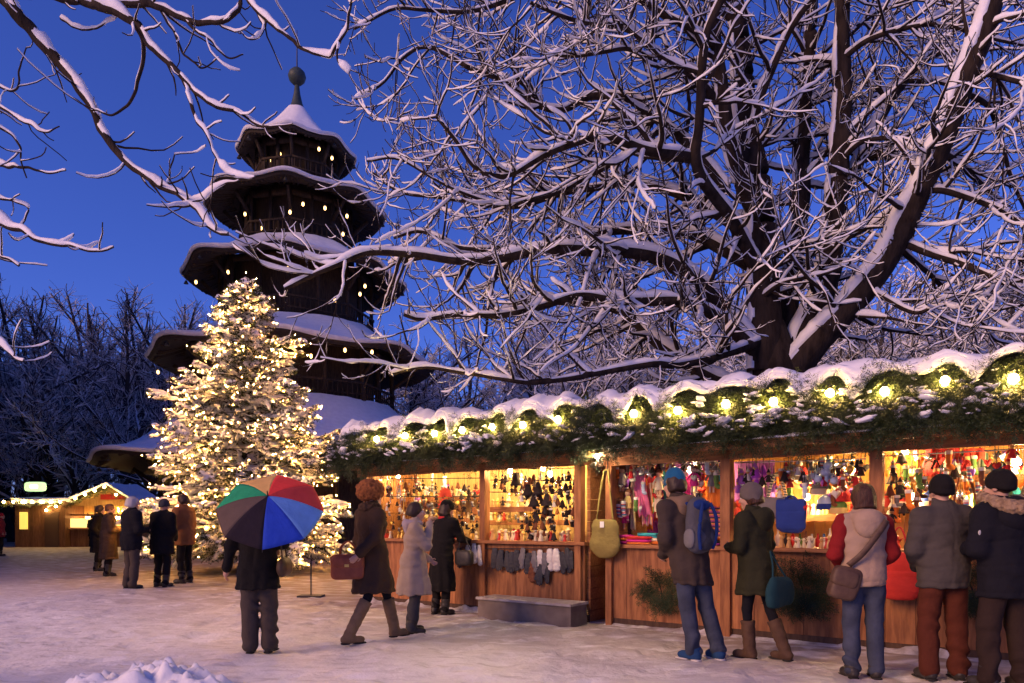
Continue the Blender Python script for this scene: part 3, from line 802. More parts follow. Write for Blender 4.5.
for k in range(52):                     # left wood
    px = -170+k*7.6+rng.uniform(-9, 9); Y = rng.uniform(46, 72)
    top = 250+16*math.sin(k*.9)+rng.uniform(-14, 12)+max(0, px-150)*.2
    Hh = CAMZ+(HZ-top)/FPX*Y
    plant(PRO[k % 4], at(px, HZ, Y)*A(1, 1, 0), Hh/20, rng.uniform(0, 6), 'wood_tree', 'tall dark bare tree in the wood left of the pagoda', 'bare trees of the left wood')
for k in range(46):                     # wood behind the stalls
    px = 400+k*15.5+rng.uniform(-12, 12); Y = rng.uniform(38, 66)
    top = 250-max(0, px-700)*.16+rng.uniform(-30, 30)+(40 if px < 520 else 0)
    Hh = CAMZ+(HZ-top)/FPX*Y
    pr = (PRS[k % 3], 15) if k % 2 else (PRO[k % 4], 20)
    plant(pr[0], at(px, HZ, Y)*A(1, 1, 0), Hh/pr[1], rng.uniform(0, 6), 'wood_tree', 'snow-dusted bare tree in the wood behind the stalls and the great tree', 'bare trees behind the stalls')
# broad snow-laden tree left of the lit fir
for px, Y, top, sc in ((62, 47, 312, 1), (20, 48, 352, 1)):
    Hh = CAMZ+(HZ-top)/FPX*Y
    plant(PRS[0 if px == 62 else 1], at(px, HZ, Y)*A(1, 1, 0), Hh/15, 1.0+px, 'snowy_tree', 'broad tree with drooping snow-laden branches above the left kiosks' if px == 62 else 'smaller snow-laden tree at the left edge of the photo', None)
# tall firs further left, outside the view: keep the low light off the tower and the wood
SPRUCE = []
def spruces():
    for x, y, sc in ((-25, 14, 3.0), (-30, 19, 3.4), (-33, 25.5, 3.6), (-39, 23, 3.9), (-41, 33, 3.8), (-50, 30, 4.0), (-49, 41, 3.9), (-60, 44, 4.0), (-61, 54, 4.0), (-70, 57, 4.0), (-49, 18, 4.0)):
        t = thing('shade_spruce', 'unseen tall spruce added to shade the tower and the left wood', 'tree', (x, y, 0), x*1.7, 'unseen spruces added for shade', sc)
        for o_ in FIRPARTS:
            o = bpy.data.objects.new(o_.name.split('.')[0], o_.data); COL.objects.link(o); o.parent = t
# ---------------------------------------------------------------- lit fir tree
FY = 20.0
FB = A((246-512)/FPX*FY, FY, 0)
fir = thing('christmas_tree', 'tall conical fir covered in snow and golden fairy lights in front of the pagoda', 'christmas tree', FB)
FH = 8.25
def needles(mb, P, n_per, ln, wd, mi=0, spread=.9, seed=0):
    """needle sprays: n_per thin diamond leaves along each path, fanned to the sides"""
    N, m, _ = P.shape
    t = (np.arange(n_per)+.5)/n_per
    f = t*(m-1); k = np.minimum(f.astype(int), m-2); w_ = (f-k)[None, :, None]
    B = P[:, k]*(1-w_)+P[:, k+1]*w_
    T = nrm(P[:, k+1]-P[:, k])
    sd, n = frames(T)
    a = np.where(np.arange(n_per) % 2, 0, PI)[None]+rng.normal(0, .55, (N, n_per))
    d = nrm(T*.75+spread*(np.cos(a)[..., None]*sd+np.sin(a)[..., None]*n))
    L_ = ln*rng.uniform(.7, 1.2, (N, n_per))[..., None]
    u = nrm(np.cross(d, n+.3*rng.normal(0, 1, d.shape)))*wd
    V = np.stack([B, B+d*L_*.45+u, B+d*L_, B+d*L_*.45-u], 2)
    mb.add(V.reshape(-1, 3), np.arange(N*n_per*4).reshape(-1, 4), mi=mi)
def prof(z):            # radius of the crown at height z
    s = np.clip((FH-z)/FH, 0, 1)
    return .12+3.3*s**.90
rows = []
z = .42
while z < FH-.25:
    n = int(7+6*(1-z/FH)); a0 = rng.uniform(0, 6)
    for k in range(n): rows.append((z+rng.uniform(-.12, .12), a0+2*PI*k/n+rng.normal(0, .16)))
    z += .20+.16*(1-z/FH)
rows = np.array(rows)
az, hz = rows[:, 1], rows[:, 0]
tier = 1+.16*np.sin(hz*4.3+1.3)+.12*np.sin(az*3+hz*2.2)+.07*np.sin(az*7+hz*5)
Lb = np.minimum(prof(hz)*tier*rng.uniform(.80, 1.08, len(rows)), 3.15)
st = np.stack([0*az, 0*az, hz+.10*Lb], -1)
dr = np.stack([np.cos(az), np.sin(az), .32-.10*Lb], -1)
P1 = grow(st, dr, Lb, 10, curl=np.where(hz < 3, -.10, -.02), wob=.05)
P1[:, 6:, 2] += (np.linspace(0, 1, 4)**2*.16)[None]*(Lb/2)[:, None]
P1[:, :, 2] = np.maximum(P1[:, :, 2], .12)
R1 = taper(len(rows), 10, np.full(len(rows), .035), np.full(len(rows), .008))
tr = MB().tube(np.array([[0, 0, -.1], [0, 0, 3], [.03, 0, 6], [0, .02, FH-.1]]), [.17, .12, .06, .012], 10)
FIRPARTS = [tr.obj('trunk', BARK, fir)]
nd, sn = MB(), MB()
V, F = tube_batch(P1, R1, 4); nd.add(V, F, mi=1)
# flat side shoots
S, D, r, t, Ln = spawn(P1, R1, .062, .16, (38, 62))
T = nrm(np.cross(D, A(0, 0, 1))) 
D[:, 2] = D[:, 2]*.35-.08
l2 = np.clip(Ln*.42*(1.08-t)+.12, .12, .75)*rng.uniform(.6, 1.15, len(S))
P2 = grow(S, D, l2, 6, curl=-.03, wob=.09)
needles(nd, P2, 22, .105, .012)
needles(nd, P1, 40, .12, .013)
S3, D3, r3, t3, _ = spawn(P2, np.full(P2.shape[:2], .006), .15, .2, (35, 55)); D3[:, 2] *= .4
P3 = grow(S3, D3, rng.uniform(.08, .22, len(S3)), 4, wob=.08)
needles(nd, P3, 10, .08, .011)
FIRPARTS.append(nd.obj('crown', [NEEDLE, BARK], fir))
snow_on(sn, P1, R1*2.6+.02, np.full(R1.shape, .075), gap=.15, seed=5)
sel = rng.random(len(P2)) < .88
snow_on(sn, P2[sel], np.full((sel.sum(), 6), .030), np.full((sel.sum(), 6), .050), gap=.22, seed=6)
for k in rng.choice(len(P2), 3600, replace=False):
    j = rng.integers(2, 6); a = rng.uniform(.025, .07)
    sn.ell(P2[k, j]+A(0, 0, .03), (a*1.25, a, a*.55), nu=8, nv=5, bump=.35, seed=k)
sn.obj('snow', SNOW, fir)
print('fir', len(P1), len(P2), len(P3))
# the chain of fairy lights
fl = thing('fairy_lights', 'chain of hundreds of golden fairy lights wound through the snowy fir', 'string lights', FB)
cz = np.linspace(.7, FH-.15, 420); ca = cz*13.0
cr_ = prof(cz)*.82*(1+.13*np.sin(cz*5.1+1.3))
MB().tube(np.stack([cr_*np.cos(ca), cr_*np.sin(ca), cz], -1), .006, 4).obj('cable', CABLE, fl)
pts = []
pts_all = np.concatenate([P2[:, -1], P2[:, 3]])
rad = np.hypot(pts_all[:, 0], pts_all[:, 1])
keepo = rad > prof(pts_all[:, 2])*.55
pts_all = pts_all[keepo]
ix = rng.permutation(len(pts_all))
cell = set()
for i_ in ix:
    p = pts_all[i_]
    key = tuple(np.floor(p/.18).astype(int))
    if key in cell: continue
    cell.add(key); pts.append(p)
pts = np.array(pts)
pts = pts[rng.permutation(len(pts))][:1500]
rr_ = np.hypot(pts[:, 0], pts[:, 1])[:, None]
pts = pts+np.concatenate([pts[:, :2]/np.maximum(rr_, .05)*.11, np.full((len(pts), 1), .045)], 1)
pts = np.concatenate([pts, [[0, 0, FH+.08]]])
order = np.argsort(pts[:, 1])                    # the side towards the square shows largest
bm_ = MB().ell((0, 0, 0), (.0085, .0085, .011), nu=6, nv=4).mesh('bulb', BULB_T)
for i_ in order[:99]:
    o = bpy.data.objects.new('bulb', bm_); COL.objects.link(o); o.parent = fl; o.location = [float(c) for c in pts[i_]]
rest = MB()
for i_ in order[99:]: rest.ell(pts[i_], (.0085, .0085, .011), nu=6, nv=4)
tag(rest.obj('bulb', BULB_T, fl), kind='stuff')
print('fairy bulbs', len(pts))
# thin marker stake in front of the fir
t = thing('marker_stake', 'thin dark metal stake with a square foot in the snow before the lit fir', 'stake', gnd(311, 597))
MB().tube([(0, 0, 0), (0, 0, .78)], .013, 8).obj('pole', IRON, t)
MB().box((-.22, -.16, -.02), (.22, .16, .035)).obj('foot', IRON, t, smooth=False)
spruces()
# ---------------------------------------------------------------- market stalls; local x along the front, y backwards, z up
RZ = math.atan2(-.597, .802)
def u_of(px, y=0.0):
    k = (px-512)/FPX
    return (k*(ST_A[1]+.802*y)-ST_A[0]-.597*y)/(.802+.597*k)
def SW(u, y, z=0.0): return A(ST_A[0]+.802*u+.597*y, ST_A[1]-.597*u+.802*y, z)
def at_st(px, py, y):
    """stall coordinates (u, y, z) of the point seen at px, py on the plane y behind the front"""
    u = u_of(px, y); p = SW(u, y)
    return u, y, CAMZ+(HZ-py)/FPX*p[1]
SNOWY = mat('snow', (0, 0, 0))
BOARDD = mat('stall_dark_board', (.055, .03, .018), .7, (.09, .05, .03), scale=6, stretch=(4, 4, .6), bump=.3, island=.2)
FELT = mat('roof_felt', (.05, .05, .05), .9)
def planks(mb, x0, x1, z0, z1, y0, y1, w=.13, gap=.006, mi=0):
    n = max(1, int(round((x1-x0)/w))); s = (x1-x0)/n
    for k in range(n): mb.box((x0+k*s+gap/2, y0+.003*(k % 2), z0), (x0+(k+1)*s-gap/2, y1, z1), mi=mi)
def hplanks(mb, x0, x1, z0, z1, y0, y1, h=.14, gap=.006, mi=0):
    n = max(1, int(round((z1-z0)/h))); s = (z1-z0)/n
    for k in range(n): mb.box((x0, y0+.003*(k % 2), z0+k*s+gap/2), (x1, y1, z0+(k+1)*s-gap/2), mi=mi)
def stall(label, u0, u1, posts, ze, counter, backmat, back_y=1.25, ov=.14):
    t = thing('market_stall', label, 'market stall', SW(u0, 0), RZ)
    L = u1-u0
    p = MB(); planks(p, .04, L-.04, .10, counter-.05, -.02, .03, .29, .004)
    p.obj('counter_front', WOOD, t, smooth=False)
    MB().box((0, -.10, counter-.045), (L, .62, counter)).obj('counter_top', WOODH, t, smooth=False)
    MB().box((.0, -.01, -.03), (L, .05, .10)).obj('plinth', BOARDD, t, smooth=False)
    b = MB(); planks(b, .05, L-.05, counter-.02, 2.62, back_y, back_y+.04); b.obj('back_wall', backmat, t, smooth=False)
    b = MB(); planks(b, .05, L-.05, 0, counter-.02, back_y+.3, back_y+.34); b.obj('rear_wall', BOARDD, t, smooth=False)
    for x0 in (0, L-.05):
        s = MB()
        hplanks(s, x0, x0+.05, .0, 2.5, .06, back_y+.3, h=.16)
        s.obj('side_wall', WOODH, t, smooth=False)
    for px, w in posts:
        x = u_of(px)-u0
        MB().box((x-w/2, -.075, .0), (x+w/2, .055, ze+.06)).obj('post', WOOD, t, smooth=False)
    MB().box((-.12, -.075, ze-.11), (L+.10, -.02, ze+.05)).obj('header_beam', WOODH, t, smooth=False)
    # roof: steep front clad with boughs, gentle slope to the rear
    r = MB()
    x0, x1 = -ov, L+.12
    prof = [(-.40, ze), (-.40, ze+.055), (.02, 2.93), (.20, 3.0), (back_y+.75, 2.62), (back_y+.75, 2.54), (.20, 2.90), (.05, 2.84), (-.33, ze+.005)]
    V = [(x, y, z) for x in (x0, x1) for y, z in prof]; n = len(prof)
    r.add(V, [[k, (k+1) % n, n+(k+1) % n, n+k] for k in range(n)], [list(range(n))[::-1], list(range(n, 2*n))])
    roof = r.obj('roof', FELT, t, smooth=False)
    MB().box((x0-.01, -.445, ze-.02), (x1+.01, -.402, ze+.075)).obj('eaves_board', WOODH, roof, smooth=False)
    # strip of snow along the eaves board
    s = MB()
    uu = np.linspace(x0, x1, 160)
    hh = .012+.05*np.clip(fbm(uu*1.3+u0*3, 0, 2, 3)+.25, 0, 1)
    P = np.stack([uu, np.full(160, -.425), np.full(160, ze+.075)], -1)
    pr = [(-.03, -.008), (-.032, .5), (-.01, 1), (.02, .9), (.028, .0)]
    Vv = np.stack([P+np.stack([0*uu, np.full(160, a), hh*b_], -1) for a, b_ in pr], 1)
    s.add(Vv.reshape(-1, 3), grid_faces(1, 160, 5))
    s.obj('eaves_snow', SNOW, roof)
    return t, roof
U_L0, U_L1 = u_of(365), u_of(588)
OV_L = U_L0-u_of(347)
U_R0, U_R1 = u_of(606), u_of(606)+6.9
EL, ER = 2.30, 2.27
BACKL = mat('stall_yellow_board', (.62, .42, .16), .6, (.52, .32, .11), scale=6, stretch=(4, 4, .6), bump=.15, island=.12)
BACKR = mat('stall_orange_board', (.62, .29, .06), .6, (.52, .22, .05), scale=6, stretch=(4, 4, .6), bump=.15, island=.12)
stL, roofL = stall('left market stall selling felt ornaments and gloves beside the lit fir', U_L0, U_L1, [(368, .07), (485, .10), (580, .10)], EL, 1.12, BACKL, ov=OV_L)
stR, roofR = stall('right market stall selling scarves, bags and knitted hats under yellow bulbs', U_R0, U_R1, [(611, .09), (727, .12), (877, .13), (1120, .12)], ER, 1.10, BACKR)
# pitched front: the slope the boughs lie on
def slope_pt(u, s, out=0.0, ze=EL):
    """s 0 at the eaves .. 1 at the top"""
    y = -.42+.44*s; z = ze+.08+(2.93-ze-.08)*s
    return np.stack([u, y-out*.84+0*u, z+out*.54+0*u], -1)
def frond(seed, ln=.34):
    """one flat fir spray round the origin, growing along +x"""
    global rng
    keep = rng; rng = np.random.default_rng(seed)
    P = np.zeros((1, 7, 3)); P[0, :, 0] = np.linspace(0, ln, 7); P[0, :, 2] = -.05*np.linspace(0, 1, 7)**2; P[0, :, 1] = .03*np.sin(np.linspace(0, 2, 7)+seed)
    m = MB(); needles(m, P, 24, .042, .0044, spread=1.1)
    q = []
    for k, f in enumerate(np.linspace(.12, .85, 7)):
        s_ = (-1)**k; c = P[0, min(6, int(f*6))]
        l_ = ln*(.58-.42*f)
        e = c+A(l_*.72, s_*l_*.68, rng.normal(0, .02))
        q.append(np.linspace(c, e, 4))
    needles(m, np.array(q), 12, .040, .0044, spread=1.1)
    V = np.concatenate(m.V); F = np.concatenate([f for f, _ in m.F])
    rng = keep
    return V, F
FRONDS = [frond(s) for s in range(6)]
def put_fronds(mb, B, X, Z, S):
    """copies of the sprays: base points, growing directions, surface normals, sizes"""
    Xn = nrm(X); Yn = nrm(np.cross(Z, Xn)); Zn = np.cross(Xn, Yn)
    kind = rng.integers(0, len(FRONDS), len(B))
    for k in range(len(FRONDS)):
        i_ = np.nonzero(kind == k)[0]
        if not len(i_): continue
        V, F = FRONDS[k]
        W = (V[None, :, 0:1]*Xn[i_, None]+V[None, :, 1:2]*Yn[i_, None]+V[None, :, 2:3]*Zn[i_, None])*S[i_, None, None]+B[i_, None]
        mb.add(W.reshape(-1, 3), (F[None]+np.arange(len(i_))[:, None, None]*len(V)).reshape(-1, F.shape[1]))
BULB_PX = {'L': [(382, 431), (410, 426), (440, 425), (467, 422), (497, 420), (528, 417), (562, 409)], 'R': [(638, 408), (682, 402), (729, 400), (777, 399), (832, 393), (887, 382), (946, 384), (1014, 371), (1085, 366)]}
def dress(key, t, roof, u0, u1, ze, label, cap_label):
    L = u1-u0
    x0, x1 = -(OV_L if key == 'L' else .14)-.02, L+.14
    bx = np.array([u_of(px, -.2)-u0 for px, _ in BULB_PX[key]])
    bz = np.array([at_st(px, py, -.2)[2] for px, py in BULB_PX[key]])
    bz = np.clip(bz, ze+.36, 2.92)
    near = lambda x: np.min(np.abs(x[..., None]-bx), -1)
    # fir boughs
    g = thing('fir_garland', label, 'garland', SW(u0, 0), RZ)
    n = int(L*330)
    x = rng.uniform(x0, x1, n); s = rng.beta(1.0, .95, n)*1.08
    lump = .055+.17*np.clip(.5+.5*np.cos(near(x)/.31*PI), 0, 1)*np.clip(1.3-np.abs(s-.62)*2, 0, 1)+.07*fbm(x*4, s*4, 1, 2)
    dip = .20*np.exp(-(near(x)/.12)**2-((s-.60)/.17)**2)
    B = slope_pt(x, s, lump-dip, ze)
    X = np.stack([rng.normal(0, .75, n), -.55+rng.normal(0, .3, n), -.75+rng.normal(0, .45, n)], -1)
    Z = A(0, -.84, .54)+rng.normal(0, .45, (n, 3))
    m = MB(); put_fronds(m, B, X, Z, rng.uniform(.65, 1.1, n))
    # fringe over the eaves and round the ends
    n2 = int(L*22)
    x = rng.uniform(x0, x1, n2)
    put_fronds(m, slope_pt(x, rng.uniform(.05, .16, n2), .07, ze), np.stack([rng.normal(0, .6, n2), rng.normal(-.2, .2, n2), np.full(n2, -.8)], -1), A(0, -.9, .3)+rng.normal(0, .3, (n2, 3)), rng.uniform(.35, .6, n2))
    for e, sg in ((x0, -1), (x1, 1)):
        n3 = 90
        B3 = slope_pt(np.full(n3, e), rng.uniform(0, 1, n3), .04, ze)+np.stack([rng.normal(0, .03, n3), rng.uniform(0, .35, n3), 0*np.zeros(n3)], -1)
        put_fronds(m, B3, np.stack([np.full(n3, .6*sg), rng.normal(-.2, .5, n3), rng.normal(-.7, .3, n3)], -1), A(sg, -.3, .3)+rng.normal(0, .3, (n3, 3)), rng.uniform(.6, 1, n3))
    # backing of branch wood so the felt does not show
    m.obj('boughs', [NEEDLE], g, smooth=False)
    bk = MB()
    G = np.stack([slope_pt(np.linspace(x0+.02, x1-.02, 120), np.full(120, s_), .035+.02*np.sin(9*s_), ze) for s_ in np.linspace(.02, 1.0, 12)], 0)
    G += .012*rng.normal(0, 1, G.shape)
    bk.slab(G, .03)
    bk.obj('bough_stems', mat('bough_stem', (.018, .022, .010), .9), g)
    # light chain with one bulb in each hollow
    c = thing('light_string', cap_label, 'string lights', SW(u0, 0), RZ)
    bp = np.stack([bx, 0*bx, bz], -1)
    sv = .59+.05*np.sin(bx*5)
    for k in range(len(bx)):
        q = slope_pt(bx[k:k+1], sv[k], .19, ze)[0]; bp[k] = q
    cab = []
    for k in range(len(bx)-1):
        for f in np.linspace(0, 1, 8)[:-1]:
            q = bp[k]*(1-f)+bp[k+1]*f; q[2] -= .09*4*f*(1-f)-.05; q[1] += .05; cab.append(q)
    cab.append(bp[-1]+A(0, .05, .05))
    MB().tube(resample(np.array(cab), 160), .008, 5).obj('cable', CABLE, c)
    me = MB().lathe([(.006, -.052), (.028, -.046), (.043, -.026), (.046, -.006), (.036, .018), (.020, .036)], 12).mesh('bulb', BULB_G)
    so = MB().lathe([(.020, .03), (.022, .075), (.012, .085)], 10).mesh('socket', CABLE)
    for k in range(len(bx)):
        o = bpy.data.objects.new('bulb', me); COL.objects.link(o); o.parent = c; o.location = [float(v) for v in bp[k]]
        o2 = bpy.data.objects.new('socket', so); COL.objects.link(o2); o2.parent = o
    # snow: a thick pillow over the ridge that sags between the bulbs
    nu, prof_n = int(L*46), 30
    uu = np.linspace(x0-.02, x1+.02, nu)
    d = near(uu+.05*fbm(uu*2.3, u0, 7, 2)); hb = rng.uniform(.35, 1.15, len(bx))[np.argmin(np.abs(uu[:, None]-bx), 1)]
    hb = np.convolve(np.pad(hb, 8, mode='edge'), np.ones(17)/17, 'valid')
    per = (.5+.5*np.cos(np.clip(d/.30, 0, 1.4)*PI))          # 1 at a bulb
    low = 1.07-.06*per-.10*np.clip(fbm(uu*4.7, 2+u0, 5, 2), 0, 1)-.46*(1-per)**1.6*(.12+1.15*np.clip(fbm(uu*1.6+u0, 3, 0, 3)+.35, 0, 1))  # where the snow ends on the slope
    over = .06*fbm(uu*1.7, 5+u0, 0, 3)+.0*per
    V = np.zeros((nu, prof_n, 3))
    for j in range(prof_n):
        f = j/(prof_n-1)
        if f < .5:        # front slope from its lower edge up to the ridge
            g_ = f/.5
            s_ = low+(1.06-low)*g_
            base = slope_pt(uu, s_, .085+.13*hb*per*(1-.3*g_), ze)+np.stack([0*uu, 0*uu, (.06*hb*per+.05*fbm(uu*3.1, 9+u0, 1, 3))*g_], -1)
            nrm_ = A(0, -.75, .66)
            h = (.022+.050*np.sqrt(np.clip(g_*1.25, 0, 1)))*(1+.9*over)
        else:
            g_ = (f-.5)/.5
            y0 = .05+(1.9-.05)*g_
            base = np.stack([uu, np.full(nu, y0), np.full(nu, 3.0-.36*g_*(1.0))+(.06*hb*per+.05*fbm(uu*3.1, 9+u0, 1, 3))*(1-g_)**2], -1)
            nrm_ = A(0, -.2*(1-g_), 1)
            h = (.16+over)*np.sqrt(1-.7*g_**6)
        nzv = 1+.30*fbm(uu*5.5, f*9, u0, 3)
        V[:, j] = base+nrm_[None]*(h*nzv)[:, None]
    end = np.sqrt(np.clip(np.minimum((uu-uu[0]), (uu[-1]-uu))/.10, 0, 1))
    mid = V.mean(1, keepdims=True)*A(0, 1, 1)+V*A(1, 0, 0)
    V[:, :, 2] -= ((1-end)*.12)[:, None]
    q = MB()
    q.slab(V, .05)
    # clumps caught on the boughs
    for k in range(int(L*58)):
        xx = rng.uniform(x0, x1); s_ = rng.beta(1.3, 1.4)*.9
        if abs(near(np.array([xx]))[0]) < .13 and s_ > .38: continue
        a = rng.gamma(2.2, .0075)+.006
        b_ = slope_pt(np.array([xx]), s_, rng.uniform(.13, .19), ze)[0]
        q.ell(b_, (a*rng.uniform(1.1, 3.0), a, a*.6), nu=12, nv=8, bump=.7, seed=k*1.3, R=rotz(rng.uniform(-.6, .6)) @ roty(rng.uniform(-.5, .5)) @ rotx(-.35))
    q.obj('snow', SNOW, roof)
dress('L', stL, roofL, U_L0, U_L1, EL, 'snowy fir garland along the roof of the left market stall', 'row of yellow bulbs in the garland of the left market stall')
dress('R', stR, roofR, U_R0, U_R1, ER, 'snowy fir garland along the roof of the right market stall', 'row of yellow bulbs in the garland of the right market stall')
# step box before the left stall
sb0 = thing('step_box', 'low grey metal-topped step box in front of the left stall', 'step box', SW((u_of(491, -.3)+u_of(575, -.3))/2, -.30), RZ)
hw = (u_of(580, -.3)-u_of(488, -.3))/2
MB().box((-hw, -.22, -.03), (hw, .20, .27)).obj('body', mat('grey_board', (.14, .11, .09), .7, (.20, .16, .13), scale=5, bump=.2), sb0, smooth=False)
MB().box((-hw-.02, -.25, .271), (hw+.02, .21, .305)).obj('top', mat('worn_top', (.30, .25, .20), .55, (.42, .38, .35), scale=6, bump=.2), sb0, smooth=False)
# dark panel closing the gap between the stalls
gp = thing('dark_door', 'narrow dark door in the gap between the two stalls', 'door', SW((u_of(588)+u_of(606))/2, .55), RZ)
MB().box((-.24, .0, 0), (.24, .05, 2.25)).obj('panel', BOARDD, gp, smooth=False)
# fir sprays fixed to the front of the right stall
def sprig(px, py, label, seed, sz=1.0, n=64):
    global rng
    keep = rng; rng = np.random.default_rng(seed)
    u, y, z = at_st(px, py, -.06)
    t = thing('fir_sprig', label, 'fir branch', SW(u, y, z), RZ)
    a = rng.uniform(0, 2*PI, n); r_ = rng.uniform(0, .16, n)*sz
    B = np.stack([r_*np.cos(a), -.03-.04*rng.random(n), r_*np.sin(a)], -1)
    X = np.stack([np.cos(a)+.15*rng.normal(0, 1, n), -.25+.2*rng.normal(0, 1, n), np.sin(a)-.35], -1)
    m = MB(); put_fronds(m, B, X, A(0, -1, .2)+rng.normal(0, .3, (n, 3)), rng.uniform(.6, 1.0, n)*sz)
    m.obj('needles', NEEDLE, t, smooth=False)
    MB().tube([(-.05, .0, .12*sz), (0, -.03, 0), (.03, -.03, -.2*sz)], .008, 6).obj('stem', BARK, t)
    rng = keep
sprig(662, 590, 'fir spray hanging on the stall front behind the man with the backpack', 1, .85)
sprig(803, 588, 'fir spray hanging on the stall front between the green coat and the red sleeves', 2, 1.0, 80)
sprig(972, 588, 'fir spray hanging on the stall front between the two men at the right', 3, .8)

# drift of loose snow along the foot of the stalls
for key, a0, a1, dy in (('left', U_L0, u_of(489, -.3), 0), ('right', U_R0, U_R1, 0)):
    uu = np.linspace(a0, a1, int((a1-a0)*40)); vv = np.linspace(0, 1, 9)
    wd_ = .10+.16*np.clip(fbm(uu*1.9, 4, a0, 3)+.35, 0, 1.2); ht_ = .015+.07*np.clip(fbm(uu*2.7, 8, a0, 3)+.2, 0, 1)
    G = np.stack([np.stack([uu, -.012-wd_*v_, -.02+ht_*(1-v_)**1.4*(1+.3*fbm(uu*9, v_*3, 1, 2))+.022*(1-v_)], -1) for v_ in vv], 1)
    Wd = np.stack([ST_A[0]+.802*G[..., 0]+.597*G[..., 1], ST_A[1]-.597*G[..., 0]+.802*G[..., 1], G[..., 2]+.01], -1)
    n_, m_ = Wd.shape[:2]; i = np.arange(n_-1)[:, None]*m_; j = np.arange(m_-1)[None]
    o = MB().add(Wd.reshape(-1, 3), np.stack([i+j, i+j+1, i+m_+j+1, i+m_+j], -1).reshape(-1, 4)).obj('snow_drift', mat('dirty_snow', (.62, .59, .57), .7, (.30, .26, .22), scale=7, bump=.5, bscale=30), None)
    tag(o, 'thin drift of loose dirty snow along the foot of the %s stall' % key, 'snow', kind='stuff')
# ---------------------------------------------------------------- goods in the stalls
def good(mb, name, label, cat, px, py, y, mats, group=None, rz=0.0, smooth=True, dz=0.0):
    """a thing that is one mesh, standing or hanging at px, py on the plane y behind the stall front"""
    u, yy, z = at_st(px, py, y)
    o = mb.obj(name, mats, None, smooth, SW(u, yy, z+dz), RZ+rz)
    return tag(o, label, cat, group)
def inst(me, name, label, cat, u, y, z, group, rz=0.0, sc=1.0):
    o = bpy.data.objects.new(name, me); COL.objects.link(o)
    o.location = [float(c) for c in SW(u, y, z)]; o.rotation_euler = (0, 0, RZ+rz); o.scale = (sc,)*3
    return tag(o, label, cat, group)
FELTD = cloth('dark_felt', (.030, .022, .022)); FELTB = cloth('brown_felt', (.16, .06, .03)); FELTG = cloth('grey_felt', (.16, .15, .15))
FELTW = cloth('white_felt', (.62, .58, .52)); FELTR = cloth('red_felt', (.42, .03, .03)); GOLD = mat('gold_paint', (.65, .42, .10), .35, metal=.7)
STRAW = mat('straw', (.62, .45, .16), .7); SILVER = mat('silver_foil', (.7, .7, .72), .25, metal=.9); TURQ = cloth('turquoise_cloth', (.05, .35, .42))
PURP = cloth('purple_cloth', (.22, .03, .26)); MAG = cloth('magenta_cloth', (.48, .03, .20)); PINK = cloth('pink_cloth', (.70, .16, .30)); ORAN = cloth('orange_cloth', (.62, .17, .03))
BLUE = cloth('blue_cloth', (.022, .045, .22)); CREAM = cloth('cream_cloth', (.60, .50, .36)); GREEN = cloth('green_cloth', (.10, .20, .05)); LILAC = cloth('lilac_cloth', (.42, .14, .52)); BLUEW = cloth('pale_blue_cloth', (.45, .55, .68))
OLIVE = cloth('olive_felt', (.24, .19, .055)); CHAR = cloth('charcoal_wool', (.05, .05, .055))
def cord(m, ln, z0=0.0, mi=1): return m.tube([(0, 0, z0), (.003, 0, z0+ln)], .0025, 4, mi=mi)
def pro_bell(ln=.12):
    m = MB().lathe([(.044, -.05), (.047, -.045), (.036, -.03), (.026, .0), (.018, .03), (.006, .045)], 12)
    m.ell((0, 0, -.055), .014, nu=8, nv=5)
    return cord(m, ln, .04)
def pro_figure(ln=.10):
    m = MB().lathe([(.035, -.07), (.032, -.06), (.020, -.02), (.015, .01)], 10)
    m.ell((0, 0, .028), .021, nu=10, nv=6, mi=2).lathe([(.024, .035), (.015, .052), (.003, .08)], 10)
    m.bar((-.02, 0, -.0), (-.045, -.01, -.03), .011).bar((.02, 0, 0), (.045, -.01, -.03), .011)
    return cord(m, ln, .075)
def pro_star(ln=.1):
    a = np.arange(10)*PI/5+PI/2; r = np.where(np.arange(10) % 2, .022, .055)
    G = np.stack([r*np.cos(a), 0*a, r*np.sin(a)], -1)
    V = np.concatenate([G, [[0, -.014, 0], [0, .014, 0]]])
    k = np.arange(10); kn = (k+1) % 10
    return cord(MB().add(V, np.stack([k, kn, 0*k+10], -1), np.stack([kn, k, 0*k+11], -1)), ln, .05)
def pro_ball(ln=.1): return cord(MB().ell((0, 0, 0), .034, nu=14, nv=9).lathe([(.009, .03), (.009, .042)], 8, mi=2), ln, .04)
def pro_boot(ln=.08):
    m = MB().lathe([(.020, .03), (.021, .0), (.018, -.03)], 10).ell((.018, 0, -.042), (.040, .018, .018), nu=10, nv=6)
    m.lathe([(.025, .02), (.026, .035), (.024, .042)], 10, mi=2)
    return cord(m, ln, .04)
PROT = {}
for nm, fn, ms in [('bell_dark', pro_bell, [FELTD, CABLE]), ('bell_brown', pro_bell, [FELTB, CABLE]), ('figure_dark', pro_figure, [FELTD, CABLE, PINE]), ('figure_white', pro_figure, [FELTW, CABLE, PINE]),
                   ('figure_red', pro_figure, [FELTR, CABLE, PINE]), ('star_straw', pro_star, [STRAW, CABLE]), ('star_silver', pro_star, [SILVER, CABLE]), ('ball_gold', pro_ball, [GOLD, CABLE, GOLD]), ('boot_grey', pro_boot, [FELTG, CABLE, FELTW]), ('boot_dark', pro_boot, [FELTD, CABLE, FELTW])]:
    PROT[nm] = fn().mesh(nm, ms)
